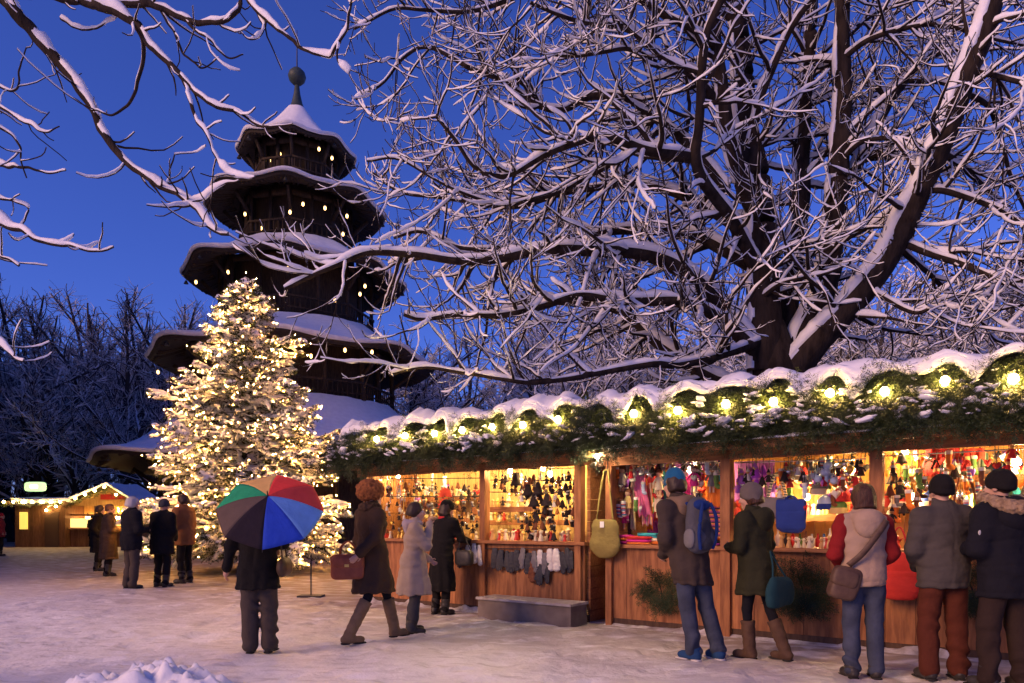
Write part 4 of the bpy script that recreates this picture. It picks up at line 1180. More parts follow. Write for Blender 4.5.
INFO = {'bell_dark': ('felt_bell', 'dark felt bell', 'bell'), 'bell_brown': ('felt_bell', 'brown felt bell', 'bell'), 'figure_dark': ('felt_figure', 'dark pointed-hat felt figure', 'figure'), 'figure_white': ('felt_figure', 'white pointed-hat felt figure', 'figure'),
        'figure_red': ('felt_figure', 'red pointed-hat felt figure', 'figure'), 'star_straw': ('straw_star', 'yellow straw star', 'ornament'), 'star_silver': ('foil_star', 'silver foil star', 'ornament'), 'ball_gold': ('glass_ball', 'shiny gold ball ornament', 'ornament'), 'boot_grey': ('felt_boot', 'tiny grey felt boot ornament', 'ornament'), 'boot_dark': ('felt_boot', 'tiny black felt boot ornament', 'ornament')}
def hang(kind, px, py, y, where, sc=1.0):
    u, yy, z = at_st(px, py, y)
    n, d, c = INFO[kind]
    inst(PROT[kind], n, '%s hanging in the %s' % (d, where), c, u, yy, z, '%ss in the %s' % (d, where), rng.uniform(-1, 1), sc)
W1, W2 = "stall window nearest the lit fir", "stall window above the step box"
def rails(px0, px1, rows, y, where, label):
    t = thing('hanging_rail', label, 'rail', SW(0, 0), RZ)
    m = MB()
    for py in rows:
        a, b = at_st(px0, py, y), at_st(px1, py, y)
        m.tube([a, ((a[0]+b[0])/2, y, (a[2]+b[2])/2-.01), b], .008, 6)
    m.obj('rod', IRON, t)
dk = ['bell_dark', 'figure_dark', 'bell_dark', 'boot_dark', 'figure_dark', 'bell_brown', 'boot_grey', 'figure_white', 'bell_brown']
# window nearest the fir
rails(378, 482, (478, 496), .14, W1, "thin dark rods carrying ornaments in the left stall's window nearest the lit fir")
rails(490, 578, (468, 480, 492), .14, W2, "thin dark rods carrying ornaments in the left stall's window above the step box")
for row, (py, n) in enumerate([(487, 16), (494, 14), (505, 17), (514, 16), (523, 13), (531, 9)]):
    for k in range(n):
        px = 382+(k+.5)*98/n+rng.uniform(-2.5, 2.5)
        hang(dk[rng.integers(len(dk))], px, py+rng.uniform(-3, 3), .12+.05*(k % 3)+.1*(row % 2), W1, rng.uniform(.75, 1.15))
for k in range(16): hang('star_silver', 364+k*3.2+rng.uniform(-1, 1), 473+rng.uniform(0, 22), .10+.1*(k % 2), W1, .8)
# window above the step box: dense rows above, a cascade below
for row, (py, n, x0, x1) in enumerate([(478, 15, 493, 577), (487, 16, 493, 577), (496, 12, 520, 577), (503, 8, 533, 577), (512, 7, 534, 552), (519, 8, 526, 556), (527, 8, 524, 556), (534, 7, 526, 554), (512, 4, 560, 577), (521, 3, 563, 578)]):
    for k in range(n):
        px = x0+(k+.5)*(x1-x0)/n+rng.uniform(-2, 2)
        hang(dk[rng.integers(6 if row > 3 else len(dk))], px, py+rng.uniform(-2.5, 2.5), .10+.06*(k % 3), W2, rng.uniform(.75, 1.2))
for k, (px, py) in enumerate([(534, 500), (547, 499), (516, 479), (528, 489), (538, 488)]):
    u, y, z = at_st(px, py, .09)
    inst(PROT['bell_dark'], 'felt_bell', 'big black felt bell in the upper middle of the window above the step box', 'bell', u, y, z, 'big black felt bells above the step box', 0, 2.0)
# shelf with small carved things
def shelf(px0, px1, py, y, label, d=.16):
    a, b = at_st(px0, py, y), at_st(px1, py, y)
    t = thing('display_shelf', label, 'shelf', SW(a[0], y, a[2]), RZ)
    MB().box((0, -d/2, -.02), (b[0]-a[0], d/2, 0)).obj('board', WOODH, t, smooth=False)
    MB().box((0, -d/2-.012, -.07), (b[0]-a[0], -d/2-.001, .012)).obj('edge_board', WOODH, t, smooth=False)
    return a[2]
zsh = shelf(490, 536, 508, .45, "short wooden shelf in the left stall's window above the step box")
def pro_carved(k):
    m = MB().lathe([(.03, 0), (.032, .01), (.018+.01*(k % 2), .05), (.014, .075)], 10)
    m.ell((0, 0, .092), .021, nu=10, nv=6)
    if k == 1: m.lathe([(.03, .10), (.03, .106), (.016, .108), (.014, .13), (.0, .132)], 10)
    if k == 2:
        for sg in (-1, 1): m.slab(np.array([[[sg*.012, .01, .04], [sg*.05, .02, .095]], [[sg*.012, .01, .075], [sg*.055, .02, .10]]]), .004)
    return m
CARV = {c: [pro_carved(k).mesh('carved_'+c, mm) for k in range(3)] for c, mm in (('cream', mat('cream_paint', (.72, .62, .42), .5)), ('golden', GOLD), ('wooden', PINE), ('red', mat('red_paint', (.5, .04, .03), .4)))}
def stand(px, z, y, where, cset, sc=1.0):
    c = cset[rng.integers(len(cset))]; k = rng.integers(3)
    nm = ['plain', 'hatted', 'winged'][k]
    inst(CARV[c][k], 'carved_figure', 'small %s %s figurine standing %s' % (c, nm, where), 'figurine', u_of(px, y), y, z, '%s %s figurines standing %s' % (c, nm, where), rng.uniform(-1, 1), sc)
for k in range(9): stand(493+k*4.9, zsh, .40+.04*(k % 2), 'on the shelf above the step box', ['cream', 'golden', 'wooden'], rng.uniform(.9, 1.3))
for k in range(44): stand(491+rng.uniform(0, 86), 1.12, rng.uniform(.02, .5), 'on the counter above the step box', ['cream', 'golden', 'wooden', 'red', 'cream'], rng.uniform(.9, 1.6))
for k in range(30): stand(382+rng.uniform(0, 98), 1.12, rng.uniform(.05, .5), 'on the counter nearest the lit fir', ['cream', 'golden', 'wooden', 'red'], rng.uniform(.9, 1.5))
# mittens and gloves clipped under the counter
def mitten_mb(fingers):
    s = SDF((-.09, -.06, -.30), (.10, .06, .03), .007)
    s.cone((0, 0, 0), (0, 0, -.09), .045, .040, .02, ys=.5)
    s.cone((0, 0, -.10), (0, 0, -.20 if not fingers else -.16), .046, .050, .03, ys=.48)
    s.cone((.035, 0, -.12), (.070, -.005, -.19), .020, .016, .02)
    if fingers:
        for k, (x, l) in enumerate(((-.036, .245), (-.012, .27), (.013, .265), (.036, .24))): s.cone((x*.9, 0, -.16), (x*1.15, -.005, -l), .0135, .011, .008)
    else: s.ell((0, 0, -.235), (.05, .026, .045), .03)
    return s.wrinkle(.002, (60, 60, 50)).mb()
MIT = {c: mitten_mb(f).mesh('mitten_'+c, mm) for c, f, mm in (('black', 1, CHAR), ('grey', 1, FELTG), ('white', 0, FELTW), ('brown', 0, FELTB))}
row = [(495, 556, 'black'), (501, 558, 'black'), (507, 559, 'black'), (512, 560, 'black'), (517, 558, 'black'), (523, 556, 'grey'), (529, 561, 'black'), (534, 559, 'grey'), (540, 558, 'white'), (545, 561, 'grey'), (550, 557, 'white'), (556, 557, 'white'), (562, 560, 'black'), (567, 556, 'black'), (571, 559, 'black'),
       (463, 555, 'brown'), (468, 553, 'white'), (474, 551, 'white'), (479, 553, 'white'), (459, 556, 'black'), (532, 569, 'brown'), (541, 572, 'black'), (548, 570, 'black')]
for px, py, c in row:
    u, y, z = at_st(px, py-6, -.07)
    side = 'under the counter above the step box' if px > 488 else 'under the counter beside the dark-coated woman'
    o = inst(MIT[c], 'glove' if c in ('black', 'grey') else 'mitten', '%s %s hanging %s' % (c, 'glove' if c in ('black', 'grey') else 'mitten', side), 'glove', u, y, z, '%s gloves hanging %s' % (c, side), rng.uniform(-.5, .5), 1.05)
    o.rotation_euler = (rng.uniform(-.05, .05), rng.uniform(-.15, .15), RZ+rng.uniform(-.5, .5)+(PI if rng.random() < .5 else 0))
t = thing('clip_rail', 'thin rod with gloves clipped to it under the left stall counter', 'rail', SW(0, 0), RZ)
a, b = at_st(456, 548, -.06), at_st(576, 549, -.06)
MB().tube([a, b], .007, 6).obj('rod', IRON, t)
# price card and dark square
m = MB().box((-.07, -.006, -.08), (.07, .006, .08)); good(m, 'slate_board', 'small dark slate board hanging beside the bright bulb above the step box', 'board', 516, 478, .16, mat('slate', (.05, .06, .05), .6), smooth=False)
# ---------- bulbs
def stall_bulb(px, py, y, label, drop=.0):
    u, yy, z = at_st(px, py, y)
    t = thing('stall_bulb', label, 'light bulb', SW(u, yy, z), RZ)
    MB().ell((0, 0, 0), (.036, .036, .042), nu=14, nv=10).obj('bulb', BULB_S, t)
    m = MB().lathe([(.020, .036), (.024, .045), (.024, .085), (.008, .10)], 10); m.tube([(0, 0, .10), (0, 0, max(.16, 2.25-z))], .006, 5)
    m.obj('socket', CABLE, t)
for px, py, y, l in [(398, 476, .45, "bare bulb at the far left of the left stall's window nearest the lit fir"), (444, 466, .35, "bare bulb high in the middle of the left stall's window nearest the lit fir"), (478, 467, .35, "bare bulb beside the post dividing the left stall's windows"),
                     (510, 471, .30, 'bright bare bulb high over the step box beside the slate board'), (543, 468, .40, 'bare bulb high in the middle of the window above the step box'), (550, 474, .5, 'lower bare bulb behind the hanging bells above the step box'),
                     (628, 470, .7, 'bare bulb at the left end of the purple-backed display of scarves'), (690, 470, .75, 'bare bulb behind the man with the backpack'),
                     (807, 497, .75, 'bright bulb beside the hanging blue cloth bag'), (852, 470, .6, 'bare bulb at the post beside the red-sleeved woman'),
                     (912, 497, .85, 'bright bulb left of the black-capped man'), (980, 498, .85, 'bright bulb between the two men at the right'), (1017, 462, .45, 'bright bulb high at the right edge of the right stall'), (905, 452, .7, 'bare bulb high beside the thick post of the right stall'), (1075, 480, .8, 'bare bulb right of the men at the right stall')]:
    stall_bulb(px, py, y, l)
t = thing('spot_lamp', 'small white lamp on the eaves above the gap between the stalls', 'lamp', SW(*at_st(597, 456, -.47)), RZ)
MB().ell((0, 0, 0), .028, nu=10, nv=7).obj('bulb', mat('white_lamp', (.9, .9, .9), .3, emit=(1, .74, .46), estr=1700), t)
MB().lathe([(.012, .018), (.03, .03), (.03, .05)], 10).obj('shade', IRON, t)
# ---------- bag in the gap
def strap(pts, r, m=20): return MB().tube(resample(np.array(pts), m), r, 6)
u, y, z = at_st(605, 520, -.16)
bag = thing('shoulder_bag', 'olive yellow felt shoulder bag hanging by a long strap between the stalls', 'bag', SW(u, y, z), RZ)
s = SDF((-.28, -.12, -.52), (.28, .12, .12), .01)
s.cone((-.085, 0, -.32), (.085, 0, -.32), .13, .13, .08, ys=.38).cone((-.10, 0, -.05), (.10, 0, -.05), .055, .055, .08, ys=.5).cone((0, 0, -.1), (0, 0, -.34), .13, .14, .08, ys=.40)
s.cut((0, 0, .01), (0, 0, 1)).wrinkle(.004)
s.mb().obj('pouch', OLIVE, bag)
strap([(-.13, 0, -.02), (-.09, .01, .3), (-.02, .02, .68), (.03, .02, .68), (.08, .01, .3), (.125, 0, -.02)], .014).obj('strap', OLIVE, bag)
MB().box((-.03, -.085, -.10), (.03, -.08, -.02)).obj('price_tag', mat('paper', (.8, .78, .72), .8), bag, smooth=False)
t = thing('hook_arm', 'thin metal arm with a hook above the olive bag', 'hook', SW(u, y, z), RZ)
MB().tube([(-.30, .12, .95), (.0, .05, .84), (.03, .03, .66), (-.03, .02, .65)], .009, 6).obj('rod', IRON, t)
# ---------- right stall, purple display of textiles (px 612..720)
def drape(px0, py0, px1, py1, y, name, label, cat, mt, folds=3, amp=.02, sway=.0, m=22, n=14, group=None, thick=.008):
    a = at_st(px0, py0, y); b = at_st(px1, py1, y)
    w_, h = b[0]-a[0], a[2]-b[2]
    U, Vv = np.meshgrid(np.linspace(0, 1, n), np.linspace(0, 1, m), indexing='ij')
    G = np.stack([(U-.5)*w_*(1-.12*Vv*(1-Vv))+sway*Vv**1.5, amp*np.sin(U*folds*2*PI+Vv*1.5)*(.3+Vv), -Vv*h-.02*np.sin(U*folds*PI*2+1)*Vv], -1)
    o = MB().slab(G, thick).obj(name, mt, None, True, SW((a[0]+b[0])/2, y, a[2]), RZ)
    return tag(o, label, cat, group)
drape(613, 460, 668, 543, 1.15, 'backdrop_cloth', 'purple cloth lining the back of the scarf display', 'cloth', PURP, 5, .02)
drape(668, 460, 726, 543, 1.16, 'backdrop_cloth', 'dark purple cloth lining the display behind the man with the backpack', 'cloth', cloth('deep_purple', (.07, .015, .10)), 5, .02)
ST1 = stripes('pink_stripe', [(.7, .14, .3), (.75, .55, .4), (.5, .03, .2), (.8, .35, .2)], 60, 0)
ST2 = stripes('green_stripe', [(.16, .3, .06), (.75, .6, .4), (.6, .2, .05)], 40, 0)
drape(619, 470, 628, 522, .45, 'scarf', 'magenta and white patterned scarf at the left end of the purple display', 'scarf', stripes('magenta_band', [(.45, .04, .30), (.8, .7, .6), (.3, .03, .3)], 40), 2, .012, .01)
drape(632, 472, 645, 516, .35, 'scarf', 'bright pink scarf hanging slantwise in the purple display', 'scarf', PINK, 2, .02, .10)
drape(640, 478, 650, 525, .5, 'scarf', 'pink striped scarf beside the bright pink one', 'scarf', ST1, 2, .012, .03)
drape(650, 480, 656, 512, .4, 'scarf', 'narrow green striped scarf in the purple display', 'scarf', ST2, 1, .01, .03)
drape(628, 482, 634, 530, .55, 'scarf', 'cream scarf with a dark edge in the purple display', 'scarf', stripes('cream_edge', [(.6, .5, .36), (.6, .5, .36), (.03, .02, .02)], 30, 0), 2, .012, .02)
drape(706, 482, 722, 506, .40, 'scarf', 'orange scarf right of the man with the backpack', 'scarf', ORAN, 2, .012, .04)
drape(708, 505, 720, 540, .55, 'scarf', 'dark striped scarf below the orange one', 'scarf', stripes('dark_band', [(.04, .02, .05), (.3, .05, .2), (.5, .2, .05)], 50), 2, .012)
def doll(mt, hat, hair):
    m = MB().lathe([(.06, -.16), (.055, -.12), (.035, -.02), (.022, .02)], 12)
    m.ell((0, 0, .06), (.045, .042, .048), mi=1).ell((0, .006, .075), (.05, .047, .045), mi=2)
    for sg in (-1, 1): m.tube([(sg*.03, 0, .0), (sg*.075, -.01, -.05), (sg*.085, -.02, -.09)], [.016, .014, .012], 7); m.tube([(sg*.022, 0, -.15), (sg*.026, -.005, -.24)], .014, 7, mi=1)
    return m
SKINW = mat('doll_face', (.62, .40, .27), .6)
for k, (px, py, mt, lab) in enumerate([(622, 474, CREAM, 'cream doll at the upper left of the purple display'), (633, 470, FELTW, 'white doll hanging third in the purple display'), (643, 474, ORAN, 'orange doll hanging above the pink scarf'), (659, 478, CREAM, 'pale doll hanging over the striped scarves'), (652, 471, FELTR, 'red doll high in the purple display'),
                                       (623, 512, MAG, 'magenta doll low at the left of the purple display'), (694, 474, MAG, 'magenta doll above the backpack'), (712, 474, FELTG, 'grey doll at the right end of the purple display'), (659, 500, CREAM, 'large cream doll left of the blue-hatted man'), (628, 497, STRAW, 'yellow doll in the middle left of the purple display')]):
    good(doll(mt, None, None), 'cloth_doll', lab, 'doll', px, py, .30+.06*(k % 3), [mt, SKINW, FELTB], rz=rng.uniform(-.5, .5))
a, b = at_st(614, 466, .33), at_st(724, 462, .33)
t = thing('hanging_rail', 'thin pale rod with dolls and scarves across the purple display', 'rail', SW(0, 0), RZ)
MB().tube([a, b], .008, 6).obj('rod', SILVER, t)
def hanger(px, py, label):
    m = MB().tube(resample(np.array([(0, 0, .12), (.02, 0, .15), (.035, 0, .12), (.015, 0, .09), (0, 0, .06)]), 14), .005, 5)
    m.tube([(0, 0, .06), (-.19, 0, -.05)], .007, 5).tube([(0, 0, .06), (.19, 0, -.05)], .007, 5).tube([(-.19, 0, -.05), (.19, 0, -.05)], .006, 5)
    good(m, 'coat_hanger', label, 'hanger', px, py, .22, SILVER, rz=rng.uniform(-.9, .9))
hanger(686, 468, 'white wire hanger just above the blue hat'); hanger(702, 466, 'white wire hanger above the backpack'); hanger(715, 470, 'white wire hanger next to the middle post')
def fold_stack(px, z, y, cols, label, w_=.30, d=.22):
    m = MB(); zz = 0
    for k, c in enumerate(cols):
        h = rng.uniform(.028, .045)
        m.ell((rng.uniform(-.012, .012), rng.uniform(-.01, .01), zz+h/2), (w_/2*rng.uniform(.92, 1.05), d/2, h/2*1.08), mi=k, e=.35, nu=24, nv=8, e2=.5, bump=.03, seed=px+k)
        zz += h*.94
    u = u_of(px, y)
    return tag(m.obj('folded_scarves', cols, None, True, SW(u, y, z), RZ+rng.uniform(-.2, .2)), label, 'folded cloth')
fold_stack(622, 1.10, .16, [MAG, ORAN, MAG], 'magenta and orange folded cloths at the left of the scarf counter')
fold_stack(640, 1.10, .10, [ORAN, MAG, FELTR], 'red and orange folded cloths in the middle of the scarf counter', .34)
fold_stack(654, 1.10, .20, [ORAN, CREAM], 'orange and cream folded cloths beside the blue-hatted man', .28)
fold_stack(648, 1.10, .45, [MAG, PURP, TURQ, TURQ], 'stack topped with turquoise folded cloths on the scarf counter', .30)
fold_stack(712, 1.10, .25, [PURP, FELTD, ORAN], 'dark and orange folded cloths behind the backpack', .3)
# ---------- middle window (px 733..868): bags, caps, toys
drape(734, 462, 775, 500, .95, 'backdrop_cloth', 'lilac cloth hanging at the back beside the middle post', 'cloth', LILAC, 4, .02)
for k in range(26):
    px, py = 737+rng.uniform(0, 44), 469+rng.uniform(0, 24)
    u, y, z = at_st(px, py, .25+.1*(k % 3))
    c = ['bell_dark', 'figure_white', 'figure_dark'][k % 3] if k % 4 == 0 else None
    if k == 0:
        PROT['purple_figure'] = pro_figure().mesh('purple_figure', [LILAC, CABLE, PINE]); PROT['purple_bell'] = pro_bell().mesh('purple_bell', [cloth('violet_cloth', (.30, .05, .45)), CABLE])
    if c: hang(c, px, py, .25, 'purple cluster above the green-coated woman', 1.1)
    else: inst(PROT['purple_figure' if k % 2 else 'purple_bell'], 'felt_figure' if k % 2 else 'felt_bell', 'purple felt %s hanging above the green-coated woman' % ('figure' if k % 2 else 'bell'), 'ornament', u, y, z, 'purple felt %s above the green-coated woman' % ('figures' if k % 2 else 'bells'), rng.uniform(-1, 1), 1.35)
PROT['blue_star'] = pro_star().mesh('blue_star', [BLUEW, CABLE]); PROT['blue_flower'] = pro_ball().mesh('blue_ball', [BLUEW, CABLE, BLUE])
for k in range(20):
    px, py = 810+rng.uniform(0, 24), 464+rng.uniform(0, 18)
    u, y, z = at_st(px, py, .2+.08*(k % 3))
    inst(PROT['blue_star' if k % 3 else 'blue_flower'], 'felt_star' if k % 3 else 'felt_ball', 'pale blue felt %s in the cluster left of the red-sleeved woman' % ('star' if k % 3 else 'ball'), 'ornament', u, y, z, 'pale blue felt %s left of the red-sleeved woman' % ('stars' if k % 3 else 'balls'), rng.uniform(-1, 1), 1.25)
for k, (px, py, kd) in enumerate([(786, 470, 'figure_red'), (792, 474, 'star_straw'), (798, 468, 'figure_white'), (803, 476, 'bell_dark'), (838, 470, 'boot_dark'), (842, 478, 'figure_red'), (848, 474, 'star_silver'), (856, 478, 'figure_red'), (835, 482, 'star_straw'), (861, 468, 'figure_dark'), (790, 480, 'figure_red')]):
    hang(kd, px, py, .3, 'window with the blue cloth bag', 1.3)
def tote(w_, h, d, hh):
    s = SDF((-w_/2-.05, -d/2-.06, -h-.05), (w_/2+.05, d/2+.06, .06), .01)
    s.cone((-w_*.32, 0, -h*.80), (w_*.32, 0, -h*.80), h*.2, h*.2, .05, ys=d/h/.42).cone((-w_*.34, 0, -h*.35), (w_*.34, 0, -h*.35), h*.16, h*.16, .12, ys=d/h/.5).cone((-w_*.36, 0, -.05), (w_*.36, 0, -.05), .06, .06, .1, ys=.4)
    return s.cut((0, 0, .0), (0, 0, 1)).wrinkle(.004)
def hang_bag(px, py, y, w_, h, label, body, handle, hh=.25):
    u, yy, z = at_st(px, py, y)
    t = thing('tote_bag', label, 'bag', SW(u, yy, z), RZ)
    tote(w_, h, .09, hh).mb().obj('pouch', body, t)
    for sg in (-1, 1): strap([(-w_*.28, sg*.03, -.02), (-w_*.14, sg*.03, hh*.7), (0, 0, hh), (w_*.14, sg*.03, hh*.7), (w_*.28, sg*.03, -.02)], .010).obj('handle', handle, t)
hang_bag(777, 497, .28, .40, .26, 'light grey tote bag with striped handles left of the blue cloth bag', FELTG, stripes('handle_band', [(.6, .5, .36), (.05, .05, .05)], 60), .30)
hang_bag(791, 499, .20, .25, .40, 'deep blue cloth bag hanging in the middle of the right stall', BLUE, BLUE, .035)
hang_bag(762, 500, .5, .34, .30, 'cream tote bag half hidden by the green-coated woman', CREAM, CREAM, .25)
def knit_hat(mt_main, mt_band, pom):
    m = MB().lathe([(.105, -.02), (.112, .02), (.108, .05)], 18, mi=1).lathe([(.104, .05), (.098, .09), (.07, .135), (.03, .16), (0, .165)], 18)
    if pom: m.ell((0, 0, .185), .035, mi=2, bump=.25, bs=20)
    return m
for px, py, a_, b_, pm, lab in [(820, 493, FELTG, CREAM, CHAR, 'grey knitted hat with a dark pompom on the yellow wall'), (826, 508, BLUEW, BLUE, FELTW, 'pale blue knitted hat beside the bright bulb'), (842, 500, FELTR, FELTR, FELTR, 'red knitted hat left of the red-sleeved woman'), (838, 512, GREEN, STRAW, GREEN, 'green knitted hat low beside the red-sleeved woman'), (800, 479, FELTR, CREAM, FELTW, 'red hat on the shelf of the middle window')]:
    good(knit_hat(a_, b_, 1), 'knitted_hat', lab, 'hat', px, py, .55, [a_, b_, pm])
zs2 = shelf(782, 868, 484, .95, 'narrow yellow shelf across the back of the window with the blue bag', .2)
def bottle(h=.22, r=.03): return MB().lathe([(r*.9, 0), (r, .01), (r, h*.58), (r*.35, h*.75), (r*.35, h), (r*.42, h)], 12)
CANDLE = mat('wax', (.75, .68, .5), .5)
for k, (px, mt, lab) in enumerate([(771, FELTR, 'red jar at the left end of the middle counter'), (778, CREAM, 'cream candle on the middle counter'), (800, GREEN, 'green bottle on the middle counter'), (806, FELTB, 'brown bottle below the blue bag'), (812, CANDLE, 'tall pale candle below the bright bulb'), (818, FELTR, 'red bottle below the pale blue hat'), (824, mat('blue_glass', (.05, .12, .3), .2), 'blue bottle low in the middle window'), (830, CANDLE, 'short pale candle near the red-sleeved woman'), (836, FELTD, 'dark bottle near the red-sleeved woman'), (786, FELTD, 'black jar below the blue bag'), (793, mat('red_glass', (.5, .03, .02), .2), 'red glass below the blue bag')]):
    u = u_of(px, .2+.1*(k % 3))
    tag(bottle(rng.uniform(.12, .24), rng.uniform(.025, .04)).obj('bottle' if 'bottle' in lab else ('candle' if 'candle' in lab else 'jar'), mt, None, True, SW(u, .2+.1*(k % 3), 1.10), RZ), lab, 'bottle' if 'bottle' in lab else ('candle' if 'candle' in lab else 'jar'))
for k in range(14): stand(770+rng.uniform(0, 70), 1.10, rng.uniform(.02, .12), 'on the middle counter of the right stall', ['red', 'cream', 'wooden'], rng.uniform(.9, 1.4))
# gnome
# ---------- right window (px 885..1024)
zs3 = shelf(886, 1030, 479, .95, 'orange shelf holding the red rucksack above the men', .30)
def pack(px, w_, h, d, label, mats_, name='rucksack'):
    u = u_of(px, .90)
    t = thing(name, label, 'bag', SW(u, .90, zs3), RZ+rng.uniform(-.15, .15))
    s = SDF((-w_/2-.03, -d/2-.08, -.01), (w_/2+.03, d/2+.03, h+.04), .009)
    s.cone((-w_*.28, 0, h*.42), (w_*.28, 0, h*.42), h*.42, h*.42, .05, ys=d/h).cone((-w_*.2, 0, h*.66), (w_*.2, 0, h*.66), h*.34, h*.34, .05, ys=d/h*.9)
    s.wrinkle(.004).cut((0, 0, .005), (0, 0, -1)).mb().obj('pouch', mats_[0], t)
    MB().ell((0, -d/2-.005, h*.28), (w_*.24, .03, h*.22), e=.5, nu=20).obj('front_pocket', mats_[1], t)
    MB().tube(resample(np.array([(-w_*.43, -d*.2, h*.2), (-w_*.47, -d*.3, h*.55), (-w_*.3, -d*.3, h*.92), (w_*.3, -d*.3, h*.92), (w_*.47, -d*.3, h*.55), (w_*.43, -d*.2, h*.2)]), 30), .008, 5).obj('piping', CABLE, t)
    strap([(-.04, 0, h*.98), (-.03, 0, h*1.12), (.03, 0, h*1.12), (.04, 0, h*.98)], .007).obj('handle', CABLE, t)
pack(944, .40, .27, .16, 'red rucksack with a tan front pocket on the orange shelf', [cloth('red_canvas', (.50, .05, .05)), cloth('tan_canvas', (.50, .34, .18))])
pack(972, .24, .27, .14, 'green checked rucksack with black edging on the orange shelf', [stripes('green_check', [(.25, .36, .20), (.5, .55, .4), (.1, .2, .1)], 60, 0), cloth('pale_canvas', (.55, .55, .42))])
pack(986, .22, .14, .14, 'small dark pouch bag on the orange shelf right of the checked rucksack', [CHAR, FELTG], 'pouch_bag')
pack(1000, .20, .12, .12, 'small blue pouch bag on the orange shelf near the right edge', [BLUE, BLUEW], 'pouch_bag')
pack(912, .20, .12, .12, 'small pale flowered pouch on the orange shelf near the thick post', [CREAM, STRAW], 'pouch_bag')
pack(1018, .18, .10, .12, 'small red pouch at the right end of the orange shelf', [FELTR, ORAN], 'pouch_bag')
drape(885, 455, 930, 478, 1.10, 'backdrop_cloth', 'orange cloth on the back wall beside the thick post', 'cloth', ORAN, 4, .015)
drape(925, 446, 960, 458, .75, 'cloth_banner', 'red cloth hanging over the red rucksack', 'cloth', FELTR, 3, .015)
drape(963, 449, 985, 460, .72, 'cloth_banner', 'red folded cloth hanging over the checked rucksack', 'cloth', cloth('bright_red', (.6, .05, .03)), 2, .02)
drape(988, 472, 1040, 486, .80, 'cloth_banner', 'orange red cloth draped over the shelf at the right edge', 'cloth', ORAN, 5, .02)
for k, (px, x1, lab) in enumerate([(960, -.10, 'left one of two long brown straps hanging beside the black-capped man'), (969, .12, 'right one of two long brown straps hanging beside the black-capped man'), (896, .03, 'dark strap hanging beside the thick post')]):
    u, y, z = at_st(px, 474, .55)
    tag(strap([(0, 0, .0), (x1*.4, -.01, -.2), (x1, 0, -.52)], .014).obj('bag_strap', FELTB if k < 2 else FELTD, None, True, SW(u, y, z), RZ), lab, 'strap')
for k, (px, py, kd) in enumerate([(893, 470, 'boot_dark'), (900, 486, 'figure_dark'), (897, 500, 'boot_grey'), (904, 508, 'bell_dark'), (921, 470, 'star_straw'), (927, 486, 'star_silver'), (892, 515, 'figure_dark'), (1000, 490, 'bell_dark'), (995, 458, 'star_straw'), (1008, 466, 'figure_red'), (1012, 450, 'figure_red'), (918, 512, 'star_silver'), (890, 490, 'bell_brown')]):
    hang(kd, px, py, .25, 'window with the red rucksack', 1.25)
a, b = at_st(886, 456, .3), at_st(1060, 447, .3)
t = thing('hanging_rail', 'thin pale rod across the top of the window with the red rucksack', 'rail', SW(0, 0), RZ); MB().tube([a, b], .008, 6).obj('rod', SILVER, t)
a, b = at_st(735, 463, .3), at_st(866, 459, .3)
t = thing('hanging_rail', 'thin pale rod across the top of the window with the blue bag', 'rail', SW(0, 0), RZ); MB().tube([a, b], .008, 6).obj('rod', SILVER, t)
for k in range(20): stand(887+rng.uniform(0, 140), 1.10, rng.uniform(.05, .5), 'on the counter before the two men at the right', ['red', 'cream', 'wooden', 'golden'], rng.uniform(1, 1.5))
# red cloth bag hanging outside beside the red-sleeved woman
u, y, z = at_st(899, 552, -.22)
t = thing('cloth_bag', 'red cloth bag hanging by the red-sleeved woman on the stall front', 'bag', SW(u, y, z), RZ)
tote(.30, .50, .10, .2).mb().obj('pouch', cloth('red_cotton', (.50, .04, .03)), t)
strap([(-.09, 0, -.01), (-.05, 0, .18), (.0, .02, .26), (.05, 0, .18), (.09, 0, -.01)], .009).obj('handle', FELTR, t)
# red paper fan-like decoration above the dark-coated woman
m = MB()
for k in range(3):
    a = np.linspace(0, PI, 17); r = np.where(np.arange(17) % 2, .13, .165)
    G = np.stack([np.stack([.02*np.cos(a), -.004*np.ones(17), .02*np.sin(a)], -1), np.stack([r*np.cos(a), np.where(np.arange(17) % 2, .012, -.012), r*np.sin(a)], -1)], 0)
    G[..., 2] -= k*.17
    m.slab(G, .004)
good(m, 'paper_fan', 'string of three red folded paper fans beside the dark-coated woman', 'decoration', 445, 497, -.12, cloth('red_paper', (.70, .09, .04)))

# ---------- fuller windows
def strand(px, py0, py1, y, mt, label, group):
    u, yy, z = at_st(px, py0, y); z1 = at_st(px, py1, y)[2]
    n = max(4, int((z-z1)/.018)); zz = np.linspace(0, z1-z, n)
    m = MB().tube(np.stack([.006*np.sin(zz*40+px), .006*np.cos(zz*33), zz], -1), np.where(np.arange(n) % 2, .011, .006), 6)
    tag(m.obj('bead_strand', mt, None, True, SW(u, yy, z), RZ), label, 'beads', group)
for k in range(13): strand(364+k*3.3, 470, 486+rng.uniform(0, 26), .08+.05*(k % 3), SILVER if k % 3 else GOLD, 'strand of %s beads hanging at the left end of the left stall' % ('silver' if k % 3 else 'gold'), '%s bead strands at the left end' % ('silver' if k % 3 else 'gold'))
lite = ['figure_white', 'ball_gold', 'star_straw', 'star_silver', 'figure_dark', 'boot_grey', 'bell_brown']
for k in range(64): hang(lite[rng.integers(7)], 380+rng.uniform(0, 100), 482+rng.uniform(0, 48), rng.uniform(.35, .85), W1, rng.uniform(.8, 1.3))
for k in range(60): hang(lite[rng.integers(7)], 492+rng.uniform(0, 85), 474+rng.uniform(0, 52), rng.uniform(.35, .85), W2, rng.uniform(.8, 1.3))
